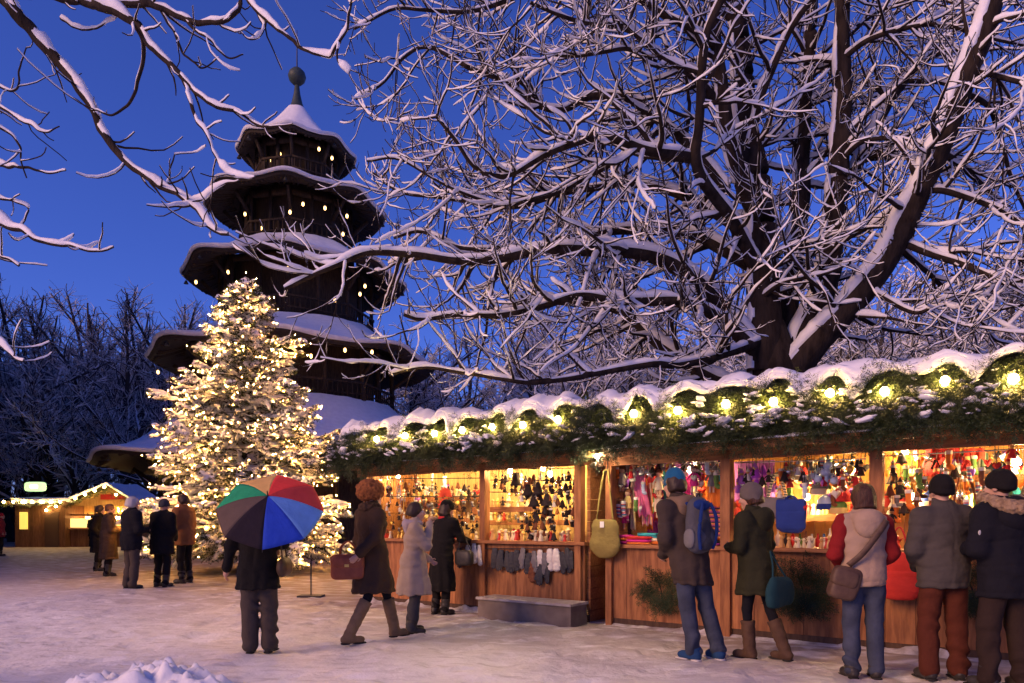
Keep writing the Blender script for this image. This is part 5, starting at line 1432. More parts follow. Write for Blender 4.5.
za = shelf(380, 482, 519, .95, "long back shelf in the left stall's window nearest the lit fir"); zb = shelf(490, 580, 521, .95, "long back shelf in the left stall's window above the step box"); zc = shelf(380, 482, 499, 1.05, "upper back shelf in the left stall's window nearest the lit fir")
for k in range(22): stand(381+k*4.6, za, .93, 'on the long back shelf nearest the lit fir', ['cream', 'golden', 'wooden'], rng.uniform(1.0, 1.6))
for k in range(20): stand(491+k*4.4, zb, .93, 'on the long back shelf above the step box', ['cream', 'golden', 'wooden', 'red'], rng.uniform(1.0, 1.6))
for k in range(18): stand(382+k*5.4, zc, 1.03, 'on the upper back shelf nearest the lit fir', ['cream', 'golden', 'wooden'], rng.uniform(1.0, 1.6))
SCF = [('rose', PINK), ('violet', LILAC), ('magenta', MAG), ('cream', CREAM), ('orange', ORAN), ('red', FELTR), ('turquoise', TURQ)]
for k in range(14):
    nm, mt = SCF[k % 7]; px = 614+k*7.8
    drape(px, 468+rng.uniform(-2, 4), px+rng.uniform(5, 8), 500+rng.uniform(0, 34), .75+.08*(k % 3), 'scarf', '%s scarf hanging deep in the purple display, %s of two' % (nm, 'left' if k < 7 else 'right'), 'scarf', mt, 2, .012, rng.uniform(-.03, .06), m=12, n=9)
for k in range(26):
    kd = ['figure_red', 'figure_white', 'star_silver', 'boot_grey', 'bell_dark', 'ball_gold'][rng.integers(6)]
    hang(kd, 615+rng.uniform(0, 104), 463+rng.uniform(0, 12), rng.uniform(.15, .5), 'purple display of scarves', rng.uniform(.9, 1.4))
for k in range(34):
    kd = ['figure_red', 'figure_white', 'star_silver', 'boot_grey', 'bell_dark', 'ball_gold', 'star_straw'][rng.integers(7)]
    hang(kd, 784+rng.uniform(0, 80), 462+rng.uniform(0, 18), rng.uniform(.2, .8), 'window with the blue cloth bag', rng.uniform(1, 1.5))
for k in range(40):
    kd = ['figure_red', 'figure_white', 'star_silver', 'boot_dark', 'bell_dark', 'ball_gold', 'bell_brown'][rng.integers(7)]
    hang(kd, 887+rng.uniform(0, 140), 455+rng.uniform(0, 62), rng.uniform(.3, .8), 'window with the red rucksack', rng.uniform(1, 1.5))
zd = shelf(884, 1034, 508, 1.0, 'lower yellow shelf behind the heads of the two men'); ze_ = shelf(735, 868, 516, 1.0, 'lower back shelf behind the blue cloth bag')
for k in range(26): stand(887+k*5.6, zd, .96, 'on the lower shelf behind the two men', ['red', 'cream', 'wooden', 'golden'], rng.uniform(1, 1.7))
for k in range(24): stand(738+k*5.4, ze_, .96, 'on the lower back shelf behind the blue bag', ['red', 'cream', 'wooden', 'golden'], rng.uniform(1, 1.7))
for k, (px, c1, c2, l) in enumerate([(905, FELTR, CREAM, 'red knitted hat on the lower shelf near the thick post'), (930, BLUE, FELTW, 'blue knitted hat on the lower shelf beside the black-capped man'), (992, ORAN, FELTR, 'orange knitted hat on the lower shelf beside the fur hood'), (1016, TURQ, CREAM, 'turquoise knitted hat on the lower shelf at the right edge')]):
    u = u_of(px, .9)
    tag(knit_hat(c1, c2, 1).obj('knitted_hat', [c1, c2, c1], None, True, SW(u, .90, zd+.02), RZ), l, 'hat')

def pro_heart(ln=.1):
    a = np.linspace(0, 2*PI, 25)[:-1]
    G = np.stack([.0029*16*np.sin(a)**3, 0*a, .0029*(13*np.cos(a)-5*np.cos(2*a)-2*np.cos(3*a)-np.cos(4*a))], -1)
    V = np.concatenate([G, [[0, -.016, 0], [0, .016, 0]]]); k = np.arange(24); kn = (k+1) % 24
    return cord(MB().add(V, np.stack([k, kn, 0*k+24], -1), np.stack([kn, k, 0*k+25], -1)), ln, .03)
def pro_sock(ln=.08):
    m = MB().tube(resample(np.array([(0, 0, .07), (0, 0, .0), (.008, 0, -.045), (.045, 0, -.062)]), 14), [.024]*12+[.022, .014], 9).lathe([(.028, .055), (.029, .075), (.026, .085)], 10, mi=2)
    return cord(m, ln, .08)
NEW = [('felt_heart', 'heart', pro_heart, [('red', FELTR), ('white', FELTW), ('violet', LILAC), ('grey', FELTG)]), ('knitted_sock', 'sock', pro_sock, [('striped', stripes('sock_band', [(.5, .05, .05), (.7, .65, .55), (.05, .15, .3)], 70)), ('green', GREEN), ('blue', BLUEW), ('brown', FELTB), ('orange', ORAN)])]
NP = []
for nm, what, fn, cs in NEW:
    for cn, mt in cs: NP.append((fn().mesh(nm, [mt, CABLE, FELTW]), nm, '%s felt %s' % (cn, what) if what == 'heart' else '%s little knitted sock' % cn, what))
for n_, x0, x1, y0, y1, wh in [(46, 614, 722, 466, 515, 'purple display of scarves'), (50, 736, 866, 464, 508, 'window with the blue cloth bag'), (56, 887, 1030, 452, 515, 'window with the red rucksack'), (26, 380, 482, 476, 520, W1)]:
    for k in range(n_):
        me, nm, d, c = NP[rng.integers(len(NP))]
        u, yy, z = at_st(rng.uniform(x0, x1), rng.uniform(y0, y1), rng.uniform(.15, .9))
        inst(me, nm, '%s hanging in the %s' % (d, wh), c, u, yy, z, '%ss in the %s' % (d, wh), rng.uniform(-1.2, 1.2), rng.uniform(.9, 1.4))
# ---------------------------------------------------------------- people
SKIN = mat('skin', (.52, .30, .21), .55, (.56, .33, .23), scale=14)
EYEW = mat('eye_white', (.7, .68, .64), .3); IRIS = mat('eye_iris', (.03, .02, .015), .3); LIPS = mat('lips', (.40, .14, .11), .5)
def skeleton(lean=0.0, arms=('hang', 'hang'), legs=None, yaw=0.0, nod=0.0, bend=0.0):
    J = {}
    J['pel'] = A(0, 0, .96); J['chest'] = A(0, .01, 1.30); J['neck'] = A(0, .0, 1.46); J['head'] = A(0, .025, 1.63)
    for s, k in ((-1, 'L'), (1, 'R')):
        J['sh'+k] = A(s*.185, 0, 1.415); J['hip'+k] = A(s*.085, 0, .93)
        J['kn'+k] = A(s*.10, .025, .51); J['an'+k] = A(s*.105, -.02, .09)
        a = arms[0 if k == 'L' else 1]
        if a == 'hang': e, w_ = (.245, -.03, 1.13), (.255, .05, .88)
        elif a == 'front': e, w_ = (.255, .02, 1.14), (.10, .25, 1.13)
        elif a == 'low': e, w_ = (.25, .0, 1.13), (.12, .22, .98)
        elif a == 'pocket': e, w_ = (.275, -.07, 1.15), (.20, .09, .96)
        elif a == 'mouth': e, w_ = (.20, .16, 1.17), (.06, .20, 1.46)
        elif a == 'reach': e, w_ = (.24, .16, 1.17), (.17, .42, 1.12)
        elif a == 'up': e, w_ = (.24, .05, 1.16), (.13, .19, 1.36)
        elif a == 'away': e, w_ = (.30, -.05, 1.14), (.38, -.02, .90)
        else: e, w_ = a
        J['el'+k] = A(s*e[0], e[1], e[2]); J['wr'+k] = A(s*w_[0], w_[1], w_[2])
    if legs:
        for k, v in legs.items(): J[k] = A(*v)
    for k in J:                      # lean of the upper body about the hips
        z = J[k][2]
        if z > .9 and not k.startswith('hip'): J[k] = J[k]+A(bend*(z-.9), lean*(z-.9), -.25*lean*lean*(z-.9))
    J['yaw'], J['nod'] = yaw, nod
    return J
def head_pt(J, x, y, z):
    c = J['head']; R = rotz(J['yaw']) @ rotx(J['nod'])
    return c+R @ A(x, y, z)
def head_R(J): return rotz(J['yaw']) @ rotx(J['nod'])
def body_sdf(J, h=.0085):
    P = np.array([v for k, v in J.items() if k not in ('yaw', 'nod')])
    lo, hi = P.min(0)-A(.17, .2, .14), P.max(0)+A(.17, .2, .2)
    lo[2] = min(lo[2], -.01)
    s = SDF(lo, hi, h)
    s.cone(J['pel'], J['chest'], .110, .115, .05, ys=.68).cone(J['chest'], J['neck']-A(0, 0, .05), .115, .08, .05, ys=.66)
    s.cone(J['shL'], J['shR'], .045, .045, .05)
    s.cone(J['neck']-A(0, 0, .06), J['head']-A(0, .01, .05), .058, .05, .03)
    for k in 'LR':
        sg = -1 if k == 'L' else 1
        s.cone(J['sh'+k], J['el'+k], .042, .034, .03).cone(J['el'+k], J['wr'+k], .034, .025, .02)
        s.cone(J['hip'+k], J['kn'+k], .070, .044, .04).cone(J['kn'+k], J['an'+k], .043, .032, .03)
        s.cone(J['an'+k]-A(0, .01, .040), J['an'+k]+A(0, .09, -.05), .027, .020, .02)
        # hand: palm, four curled fingers, thumb from its side
        w_ = J['wr'+k]; d = nrm(w_-J['el'+k]); u = nrm(np.cross(d, A(0, 1, .3))); n = np.cross(u, d)*(-sg)
        if n[1] < 0 and abs(d[1]) < .8: n = -n
        inw = A(-sg, .2, 0); inw = nrm(inw-d*(inw @ d))
        acr = nrm(np.cross(d, inw))
        if acr @ A(0, 1, .5) < 0: acr = -acr
        s.cone(w_, w_+d*.075, .026, .030, .02)
        for i_, (o_, l1) in enumerate(((.026, .036), (.009, .042), (-.009, .039), (-.026, .030))):
            b = w_+d*.085+acr*o_*1.05
            m1 = b+d*l1+inw*.010; m2 = m1+d*l1*.55+inw*.026
            s.cone(b, m1, .0100, .0092, .006).cone(m1, m2, .0092, .0082, .004)
        b = w_+d*.03+acr*.026; m1 = b+d*.03+acr*.026+inw*.012
        s.cone(b, m1, .0115, .010, .008).cone(m1, m1+d*.028+inw*.01, .010, .009, .004)
    R = head_R(J); hp = lambda x, y, z: head_pt(J, x, y, z)
    s.ell(hp(0, -.012, .03), (.076, .096, .092), .02, R).ell(hp(0, .025, -.035), (.060, .068, .080), .03, R)
    s.ell(hp(0, .075, -.088), (.026, .022, .020), .03, R)                       # chin
    s.cone(hp(0, .093, .02), hp(0, .114, -.022), .010, .015, .012)              # nose
    s.ell(hp(0, .085, .035), (.052, .016, .012), .015, R)                       # brow
    for sg in (-1, 1):
        s.ell(hp(sg*.031, .098, .012), (.020, .014, .013), .012, R, sub=True)   # eye sockets
        s.ell(hp(sg*.078, -.012, -.005), (.012, .024, .034), .01, R)            # ears
        s.ell(hp(sg*.042, .066, -.03), (.024, .024, .022), .02, R)              # cheeks
    s.ell(hp(0, .096, -.052), (.024, .010, .006), .006, R).ell(hp(0, .094, -.064), (.021, .011, .007), .006, R)
    return s
def add_face(J, body):
    R = head_R(J); m = MB(); q = MB()
    for sg in (-1, 1):
        m.ell(head_pt(J, sg*.031, .083, .012), .0125, nu=12, nv=8)
        m.ell(head_pt(J, sg*.031, .0925, .012), (.0055, .004, .0055), nu=10, nv=6, mi=1, R=R)
    m.obj('eyes', [EYEW, IRIS], body)
    q.ell(head_pt(J, 0, .1025, -.057), (.021, .006, .0075), nu=12, nv=6, R=R).obj('lips', LIPS, body)
def bounds(J, keys, m):
    P = np.array([J[k] for k in keys]); return P.min(0)-m, P.max(0)+m
def coat(J, hem, flare=.23, fat=1.0, h=.0105, belt=False, sl=1.0, seed=0.0, legw=.5, sleeves=True, amp=.007, collar=.085, slim=.80, fold=1.0, seams=()):
    lo, hi = bounds(J, ('pel', 'chest', 'neck', 'elL', 'elR', 'wrL', 'wrR', 'shL', 'shR'), A(.2, .22, .14)); lo[2] = hem-.04
    lo[:2] = np.minimum(lo[:2], A(-.33, -.34)); hi[:2] = np.maximum(hi[:2], A(.33, .34))
    s = SDF(lo, hi, h)
    pel, ch, nk = J['pel'], J['chest'], J['neck']
    wst = pel*.62+ch*.38
    rw = .155*fat*(.92 if belt else 1)
    s.cone(wst, ch, rw, .175*fat, .06, ys=.74).cone(ch, nk-A(0, 0, .06), .172*fat, .105*fat, .06, ys=.74)
    s.cone(J['shL']+A(.03, 0, -.012), J['shR']+A(-.03, 0, -.012), .080*fat, .080*fat, .06)
    s.cone(nk-A(0, 0, .05), nk+A(0, .0, .085), collar*1.08, collar*1.0, .04)
    mid = (J['knL']+J['knR'])/2*legw; mid[2] = 0
    bot = A(pel[0]*(1-legw)+mid[0], pel[1]*(1-legw)+mid[1], hem)
    s.cone(wst, pel, rw, .170*fat, .06, ys=.78)
    if hem < .93: s.cone(pel, bot-A(0, 0, .03), .170*fat, flare, .06, ys=slim)
    if sleeves:
        for k in 'LR':
            d = nrm(J['wr'+k]-J['el'+k])
            s.cone(J['sh'+k], J['el'+k], .071*fat*sl, .059*fat*sl, .05).cone(J['el'+k], J['wr'+k]+d*.0, .059*fat*sl, .050*fat*sl, .035)
    s.cut((bot[0], bot[1], hem), (0, 0, -1), .02)
    s.cut(nk+A(0, .0, .105), (0, -.30, 1), .02)
    # folds: finer creases plus vertical ones in the skirt
    X, Y, Z = s.ax[0][:, None, None], s.ax[1][None, :, None], s.ax[2][None, None, :]
    th = np.arctan2(Y-pel[1], X-pel[0])
    f = np.clip((wst[2]-Z)/.5, 0, 1)*np.sin(th*9+seed+1.5*np.sin(Z*4+seed))*.008*fold
    s.D = s.D+f.astype(np.float32)
    for z0 in seams: s.D = s.D+(.0065*np.exp(-((Z-z0-.012*np.sin(th*3+seed))/.011)**2)*np.ones_like(X)).astype(np.float32)
    s.D = s.D+(.005*np.exp(-((X-pel[0]-.02*np.sin(Z*6))/.010)**2)*(Y < pel[1]-.05)*(Z > hem+.02)).astype(np.float32)        # back seam
    s.D = s.D+(.006*np.exp(-((Z-hem-.045)/.010)**2)*np.ones_like(X+Y)).astype(np.float32)                            # hem
    f = np.sin(31*(X*.8+Z)+4*np.sin(9*Z+seed)+3*np.sin(13*X))*np.exp(-((Z-wst[2]+.04)/.16)**2)
    s.D = s.D+(f*.0042*fold).astype(np.float32)
    for k in 'LR':          # creases across the elbows
        e = J['el'+k]; q = (X-e[0])**2+(Y-e[1])**2+(Z-e[2])**2
        s.D = s.D+(np.exp(-q/.018)*np.sin(42*(Z-e[2])+16*(Y-e[1])+seed)*.005).astype(np.float32)
    return s.wrinkle(amp*.75, (9, 10, 10), seed).wrinkle(amp*.38, (23, 21, 27), seed+2)
def trousers(J, top=.915, h=.0105, fat=1.0, end=.06, seed=0.0, kn=.072, an=.062, amp=.005):
    lo, hi = bounds(J, ('pel', 'hipL', 'hipR', 'knL', 'knR', 'anL', 'anR'), A(.18, .2, .1)); lo[2] = min(J['anL'][2], J['anR'][2])-.08
    s = SDF(lo, hi, h)
    s.cone(J['pel']-A(.02, 0, -.02), J['pel']+A(.02, 0, .02), .132*fat, .132*fat, .04, ys=.8).cone(J['hipL'], J['hipR'], .092*fat, .092*fat, .05)
    for k in 'LR':
        s.cone(J['hip'+k], J['kn'+k], .102*fat, kn*fat, .03).cone(J['kn'+k], J['an'+k]-A(0, 0, 0), kn*fat, an*fat, .02)
    s.cut((0, 0, top), (0, 0, 1))
    X, Y, Z = s.ax[0][:, None, None], s.ax[1][None, :, None], s.ax[2][None, None, :]
    zk = J['knL'][2]
    ev = np.exp(-((Z-zk+.03)/.10)**2)+1.5*np.exp(-((Z-.17)/.13)**2)+1.0*np.exp(-((Z-.80)/.07)**2)+.22
    f = ev*np.sin(34*Z+14*X*np.sin(seed+1)+17*Y+2.5*np.sin(11*X+8*Z+seed)+seed)*(.6+.6*np.sin(9*X+11*Y+seed*2+7*Z))
    f = f+.5*np.sin(70*X+6*np.sin(5*Z))*(Y < 0)*.25
    s.D = s.D+(f*amp*2.0).astype(np.float32)
    return s
def boot_mb(J, k, toe, shaft=.34, fat=1.0, h=.008, heel=0.0):
    an = J['an'+k]; kn = J['kn'+k]
    d = A(math.sin(toe), math.cos(toe), 0)
    lo = np.minimum(an, kn)-A(.16, .16, .12); hi = np.maximum(an, kn)+A(.16, .24, .06); lo[2] = an[2]-.11; hi[2] = an[2]+shaft+.05
    s = SDF(lo, hi, h)
    up = an+(kn-an)*min(1, max(.0, shaft)/max(.1, kn[2]-an[2]))
    s.cone(an-A(0, 0, .02), up, .058*fat, .070*fat, .03)
    f0 = an-d*.035-A(0, 0, .045); f1 = an+d*.13-A(0, 0, .052)
    s.cone(f0, f1, .042*fat, .040*fat, .03).cone(f1, f1+d*.03, .036*fat, .028*fat, .02)
    s.cut((0, 0, an[2]-.088), (0, 0, -1), .006).cut(up, nrm(kn-an), .008)
    m = s.wrinkle(.0025, (35, 35, 42), 2).mb()
    m.ell(f0-A(0, 0, .040)+d*.01, (.043, .05, .012), e=.6, mi=1).ell(f1-A(0, 0, .034)+d*.0, (.043*fat, .078, .010), e=.7, mi=1, R=rotz(-toe))
    return m
def beanie(J, fat=1.0, low=-.012, h=.008, tall=0.0, ribs=.0025):
    c = J['head']; R = head_R(J)
    s = SDF(c-A(.18, .2, .12), c+A(.18, .2, .24+tall), h)
    s.ell(head_pt(J, 0, -.015, .045), A(.092, .112, .105+tall*.6)*fat, .02, R)
    s.cut(head_pt(J, 0, 0, low), -(R @ A(0, -.25, 1)))
    s.ring(head_pt(J, 0, -.014, low+.030), .080*fat, .013, .012, ys=1.2, zs=1.9, tilt=.2)
    return s.wrinkle(ribs, (45, 45, 16), 1)
def hair_mb(J, length=.0, puff=1.0, h=.008):
    c = J['head']; R = head_R(J)
    s = SDF(c-A(.2, .22, .16+length), c+A(.2, .2, .2), h)
    s.ell(head_pt(J, 0, -.018, .038), A(.088, .108, .100)*puff, .02, R)
    if length: s.cone(head_pt(J, 0, -.045, .0), head_pt(J, 0, -.06, -length), .088*puff, .098*puff, .05, ys=.8)
    s.ell(head_pt(J, 0, .090, -.045), (.066, .085, .098), .015, R, sub=True)
    s.cut(head_pt(J, 0, -.03, -max(length, .075)), -(R @ A(0, .25, 1)))
    return s.wrinkle(.003, (70, 60, 20), 3)
PEOPLE = {}
def person(label, feet, H, face, J, parts, faced=True, h=.0085):
    """feet: pixel of the standing point; face: degrees, 0 looks away from the camera, 90 to the left"""
    sc = H/1.75
    g = gnd(*feet)
    gz = float(ground_z(np.array(g[0]), np.array(g[1])))
    body = body_sdf(J, h).mb().obj('person', SKIN, None, True, (g[0], g[1], gz+.004), math.radians(face))
    body.scale = (sc,)*3
    tag(body, label, 'person')
    if faced: add_face(J, body)
    for name, mb_, mt in parts:
        (mb_.mb() if isinstance(mb_, SDF) else mb_).obj(name, mt, body)
    PEOPLE[label] = (body, J)
    return body
def boots(J, mt, shaft, toe=(.15, -.15), fat=1.0, name='boot', sole=None):
    sole = sole or mat('boot_sole', (.02, .018, .016), .8)
    return [(name, boot_mb(J, 'L', -toe[0], shaft, fat), [mt, sole]), (name, boot_mb(J, 'R', -toe[1], shaft, fat), [mt, sole])]
def Pt(body, p):      # body coordinates to the place
    s = body.scale[0]; a = body.rotation_euler[2]
    return rotz(a) @ (A(*p)*s)+np.array(body.location)
def held(body, name, label, cat, p, dz=0.0):
    return thing(name, label, cat, Pt(body, p), body.rotation_euler[2]+dz)
LEATH_B = mat('black_leather', (.025, .022, .02), .45, (.04, .035, .03), scale=20, bump=.15)
LEATH_R = mat('red_brown_leather', (.22, .055, .025), .45, (.28, .08, .035), scale=12, bump=.2)
SUEDE = mat('tan_suede', (.19, .12, .066), .8, (.15, .095, .052), scale=14, bump=.2)
HAIRD = mat('dark_hair', (.030, .018, .012), .5, (.05, .03, .02), scale=40, stretch=(3, 3, .4)); HAIRB = mat('brown_hair', (.030, .012, .006), .45, (.075, .030, .014), scale=30, stretch=(4, 4, .35), bump=.5, bscale=40)
HAIRG = mat('grey_hair', (.45, .43, .42), .6)
DENIM = cloth('denim', (.034, .041, .062), k=1.7, scale=5); DENIMD = cloth('dark_denim', (.035, .06, .16)); BLACKW = cloth('black_wool', (.010, .009, .009)); NAVY = cloth('navy_nylon', (.009, .009, .013)); BROWNC = cloth('dark_brown_wool', (.062, .038, .024))
BEIGE = cloth('beige_wool', (.36, .285, .22)); TAUPE = cloth('taupe_nylon', (.052, .038, .030)); OLIVEC = cloth('olive_nylon', (.026, .026, .013)); VEST = cloth('sand_fleece', (.33, .235, .165)); REDK = cloth('red_knit', (.20, .013, .013))
GREYJ = cloth('grey_nylon', (.060, .053, .048)); RUST = cloth('rust_corduroy', (.075, .020, .011)); GREYT = cloth('grey_brown_wool', (.062, .048, .040)); RUSTJ = cloth('russet_jacket', (.20, .085, .032)); TEAL = cloth('teal_wool', (.013, .045, .055)); BLUEHAT = cloth('blue_knit', (.015, .10, .20)); FUR = mat('fox_fur', (.34, .12, .035), .95, (.15, .05, .016), scale=26, bump=.6, bscale=90); FURT = mat('pale_fur', (.36, .25, .15), .95, (.20, .13, .075), scale=26, bump=.6, bscale=90)
def legs(dx=0.0, step=0.0, w_=.105, kneeb=.03):
    """step > 0 puts the left foot forward"""
    return dict(anL=(-w_+dx, step, .09), anR=(w_+dx, -step, .09), knL=(-w_*.98+dx*.5, step*.5+kneeb, .51), knR=(w_*.98+dx*.5, -step*.5+kneeb, .51))
# --- far group before the fir
J = skeleton(lean=.04, arms=('front', 'front'), yaw=-.2, nod=.1)
person('person in a long brown coat, left end of the group before the fir', (108, 576), 1.84, -50, J, [('coat', coat(J, .42, .27, 1.26, .012, seed=1), BROWNC), ('trousers', trousers(J, h=.012), BLACKW), *boots(J, LEATH_B, .2), ('hat', beanie(J, h=.01), cloth('brown_knit', (.14, .07, .045)))], h=.010)
J = skeleton(lean=.02, arms=('front', 'front'), yaw=-.3)
person('person with white hair, black jacket and brown trousers in the group before the fir', (131, 589), 1.90, -35, J, [('coat', coat(J, .74, .22, 1.26, .012, seed=2), NAVY), ('trousers', trousers(J, h=.012, fat=1.12, an=.075), GREYT), *boots(J, LEATH_B, .12), ('hair', hair_mb(J, .04, 1.06, .01), HAIRG)], h=.010)
J = skeleton(lean=.06, arms=('low', 'low'), yaw=.15, nod=-.2)
person('person in a black hooded coat and cap, back turned, next to the russet jacket', (162, 587), 1.86, -15, J, [('coat', coat(J, .66, .26, 1.34, .012, seed=3), BLACKW), ('trousers', trousers(J, h=.012, fat=1.05), BLACKW), *boots(J, LEATH_B, .15), ('cap', beanie(J, 1.05, h=.01), CHAR)], h=.010)
J = skeleton(lean=.05, arms=('front', 'front'), nod=-.15)
person('person in a russet jacket facing left, right end of the group before the fir', (185, 583), 2.02, 75, J, [('jacket', coat(J, .76, .22, 1.25, .012, seed=4), RUSTJ), ('trousers', trousers(J, h=.012), BLACKW), *boots(J, LEATH_B, .15), ('hair', hair_mb(J, .02, 1.02, .01), HAIRD)], h=.010)
J = skeleton(lean=.05, arms=('front', 'pocket'), yaw=.2)
person('person in a black overcoat half hidden behind the long brown coat before the fir', (98, 571), 1.86, -75, J, [('coat', coat(J, .50, .25, 1.22, .012, seed=15), BLACKW), ('trousers', trousers(J, h=.012), BLACKW), *boots(J, LEATH_B, .15), ('hair', hair_mb(J, .02, 1.03, .01), HAIRD)], h=.010)
J = skeleton(lean=.03, arms=('pocket', 'pocket'))
person('person in a dark red jacket cut off by the left edge before the kiosks', (0, 556), 1.75, -70, J, [('jacket', coat(J, .78, .2, 1.15, .014, seed=5), cloth('wine_jacket', (.24, .03, .03))), ('trousers', trousers(J, h=.014), BLACKW), *boots(J, LEATH_B, .15), ('hat', beanie(J, h=.01), FELTR)], faced=False, h=.012)
# --- the rainbow umbrella
J = skeleton(lean=.02, arms=('hang', 'up'), legs=dict(anL=(-.085, .02, .09), anR=(.10, .06, .09), knL=(-.09, .03, .51), knR=(.10, .05, .51)), yaw=.0)
J['elL'], J['wrL'] = A(-.27, -.03, 1.14), A(-.34, .06, .90)
um = person('person in a dark jacket under the rainbow umbrella, back turned', (258, 655), 1.74, 4, J, [('coat', coat(J, .68, .235, 1.10, seed=6), BLACKW), ('trousers', trousers(J, fat=1.08, an=.078, kn=.085, seed=2), GREYT), *boots(J, LEATH_B, .10), ('hair', hair_mb(J, .05), HAIRD)])
hubp = at(268, 496, 7.25)                     # top of the canopy, tipped back over the shoulder
um_t = thing('umbrella', 'open rainbow umbrella with eight coloured panels tipped over a shoulder', 'umbrella', hubp)
gripp = Pt(um, J['wrR']+A(-.01, .05, .05))
ax = nrm(hubp-gripp)
wanted = nrm(A(.12, -.72, .69))
ax = wanted
q_ = nrm(np.cross(A(0, 0, 1), ax)); r_ = np.cross(ax, q_)            # q_: sideways, r_: up along the canopy
cols = [('orange_yellow', (.80, .48, .14)), ('red', (.80, .06, .05)), ('dark_red', (.48, .05, .05)), ('light_blue', (.12, .27, .62)), ('deep_blue', (.025, .07, .48)), ('black', (.022, .016, .022)), ('grey_brown', (.12, .085, .065)), ('green', (.03, .34, .14))]
UR, UD = .535, .21
def canopy(th, s): # th from the upward direction, clockwise as seen from behind
    rad = UR*s; dep = -UD*(s**1.9)
    return (np.sin(th)[..., None]*q_*(1)+np.cos(th)[..., None]*r_)*rad[..., None]+dep[..., None]*ax
if (q_ @ A(1, 0, 0)) < 0: q_ = -q_
for k, (nm, c) in enumerate(cols):
    t0 = -.75+2*PI*k/8
    T_, S_ = np.meshgrid(np.linspace(0, 1, 9), np.linspace(.012, 1, 14), indexing='ij')
    sag = 1-.055*np.sin(T_*PI)*S_**2
    G = canopy(t0+T_*2*PI/8, S_*sag)
    G = G-.02*(np.sin(T_*PI)*S_)[..., None]*ax
    o = MB().slab(G, .003).obj('panel', cloth('umbrella_'+nm, c), um_t)
    o['label'] = nm.replace('_', ' ')+' panel'
for k in range(8):
    th = np.full(12, -.75+2*PI*k/8); s_ = np.linspace(.02, 1.03, 12)
    MB().tube(canopy(th, s_)-ax*.008, .0035, 5).obj('rib', IRON, um_t)
sh_end = -ax*.80
MB().tube([ax*.07, ax*.0, sh_end], [.005, .007, .007], 8).obj('shaft', IRON, um_t)
MB().tube([sh_end+ax*.02, sh_end-ax*.10], .016, 10).obj('handle', mat('handle_wood', (.16, .07, .03), .5), um_t)
bg_ = held(um, 'handbag', 'brown shoulder bag under the right arm of the person with the rainbow umbrella', 'handbag', (.27, .03, .93))
s = SDF((-.1, -.22, -.15), (.1, .22, .15), .009); s.cone((0, -.11, -.02), (0, .11, -.02), .10, .10, .05, ys=1).wrinkle(.004)
m = s.mb(); m.V[0] = m.V[0]*A(.55, 1, 1); m.obj('body', mat('brown_leather', (.085, .05, .028), .5, (.06, .035, .02), scale=14, bump=.2), bg_)
strap([(0, -.10, .06), (-.03, -.06, .3), (-.06, .0, .46), (-.03, .06, .3), (0, .10, .06)], .009).obj('strap', LEATH_B, bg_)
# --- fur hat
J = skeleton(lean=-.04, arms=('hang', 'low'), legs=dict(anL=(-.09, .34, .09), anR=(.10, -.34, .10), knL=(-.09, .23, .51), knR=(.09, -.10, .49)), yaw=.1)
J['elR'], J['wrR'] = A(.27, -.10, 1.16), A(.20, -.24, 1.00)
c = coat(J, .545, .265, 1.10, seed=7, belt=True, legw=.3, slim=.92)
fh = SDF(J['head']-A(.25, .25, .15), J['head']+A(.25, .25, .28), .009)
fh.ell(head_pt(J, 0, -.02, .050), (.150, .160, .135), .02).cut(head_pt(J, 0, 0, -.065), (0, .15, -1), .04).fluff(.014, 70).fluff(.010, 30)
hs = SDF(J['neck']-A(.25, .25, .12), J['neck']+A(.25, .25, .16), .009); hs.ring(J['neck']+A(0, .0, .035), .085, .045, .03).fluff(.018, 40)
fl_ = person('person in a big orange fur hat, brown coat and tan boots near the stall', (372, 642), 1.82, -52, J, [('coat', c, cloth('brown_down', (.052, .031, .019))), ('trousers', trousers(J, fat=.86, kn=.058, an=.042, amp=.002), NAVY), ('fur_hat', fh, FUR), ('collar', hs, mat('brown_fur', (.08, .045, .025), .95, (.04, .022, .012), scale=26, bump=.6, bscale=90)), *boots(J, SUEDE, .36, fat=1.04)])
hb = held(fl_, 'handbag', 'red-brown leather handbag carried by the person in the fur hat', 'handbag', (-.0, -.29, .84), math.radians(52))
m = MB().ell((0, 0, -.0), (.19, .055, .145), e=.25, e2=.3, nu=32, nv=16, bump=.03); m.obj('body', LEATH_R, hb)
m = MB().ell((0, -.02, .055), (.185, .045, .07), e=.25, e2=.5, nu=32, nv=12); m.obj('flap', LEATH_R, hb)
for yy in (-.03, .03): strap([(-.09, yy, .10), (-.08, yy, .22), (0, yy*.5, .29), (.08, yy, .22), (.09, yy, .10)], .009).obj('handle', LEATH_R, hb)
MB().box((-.025, -.069, .0), (.025, -.062, .03)).obj('clasp', GOLD, hb, smooth=False)
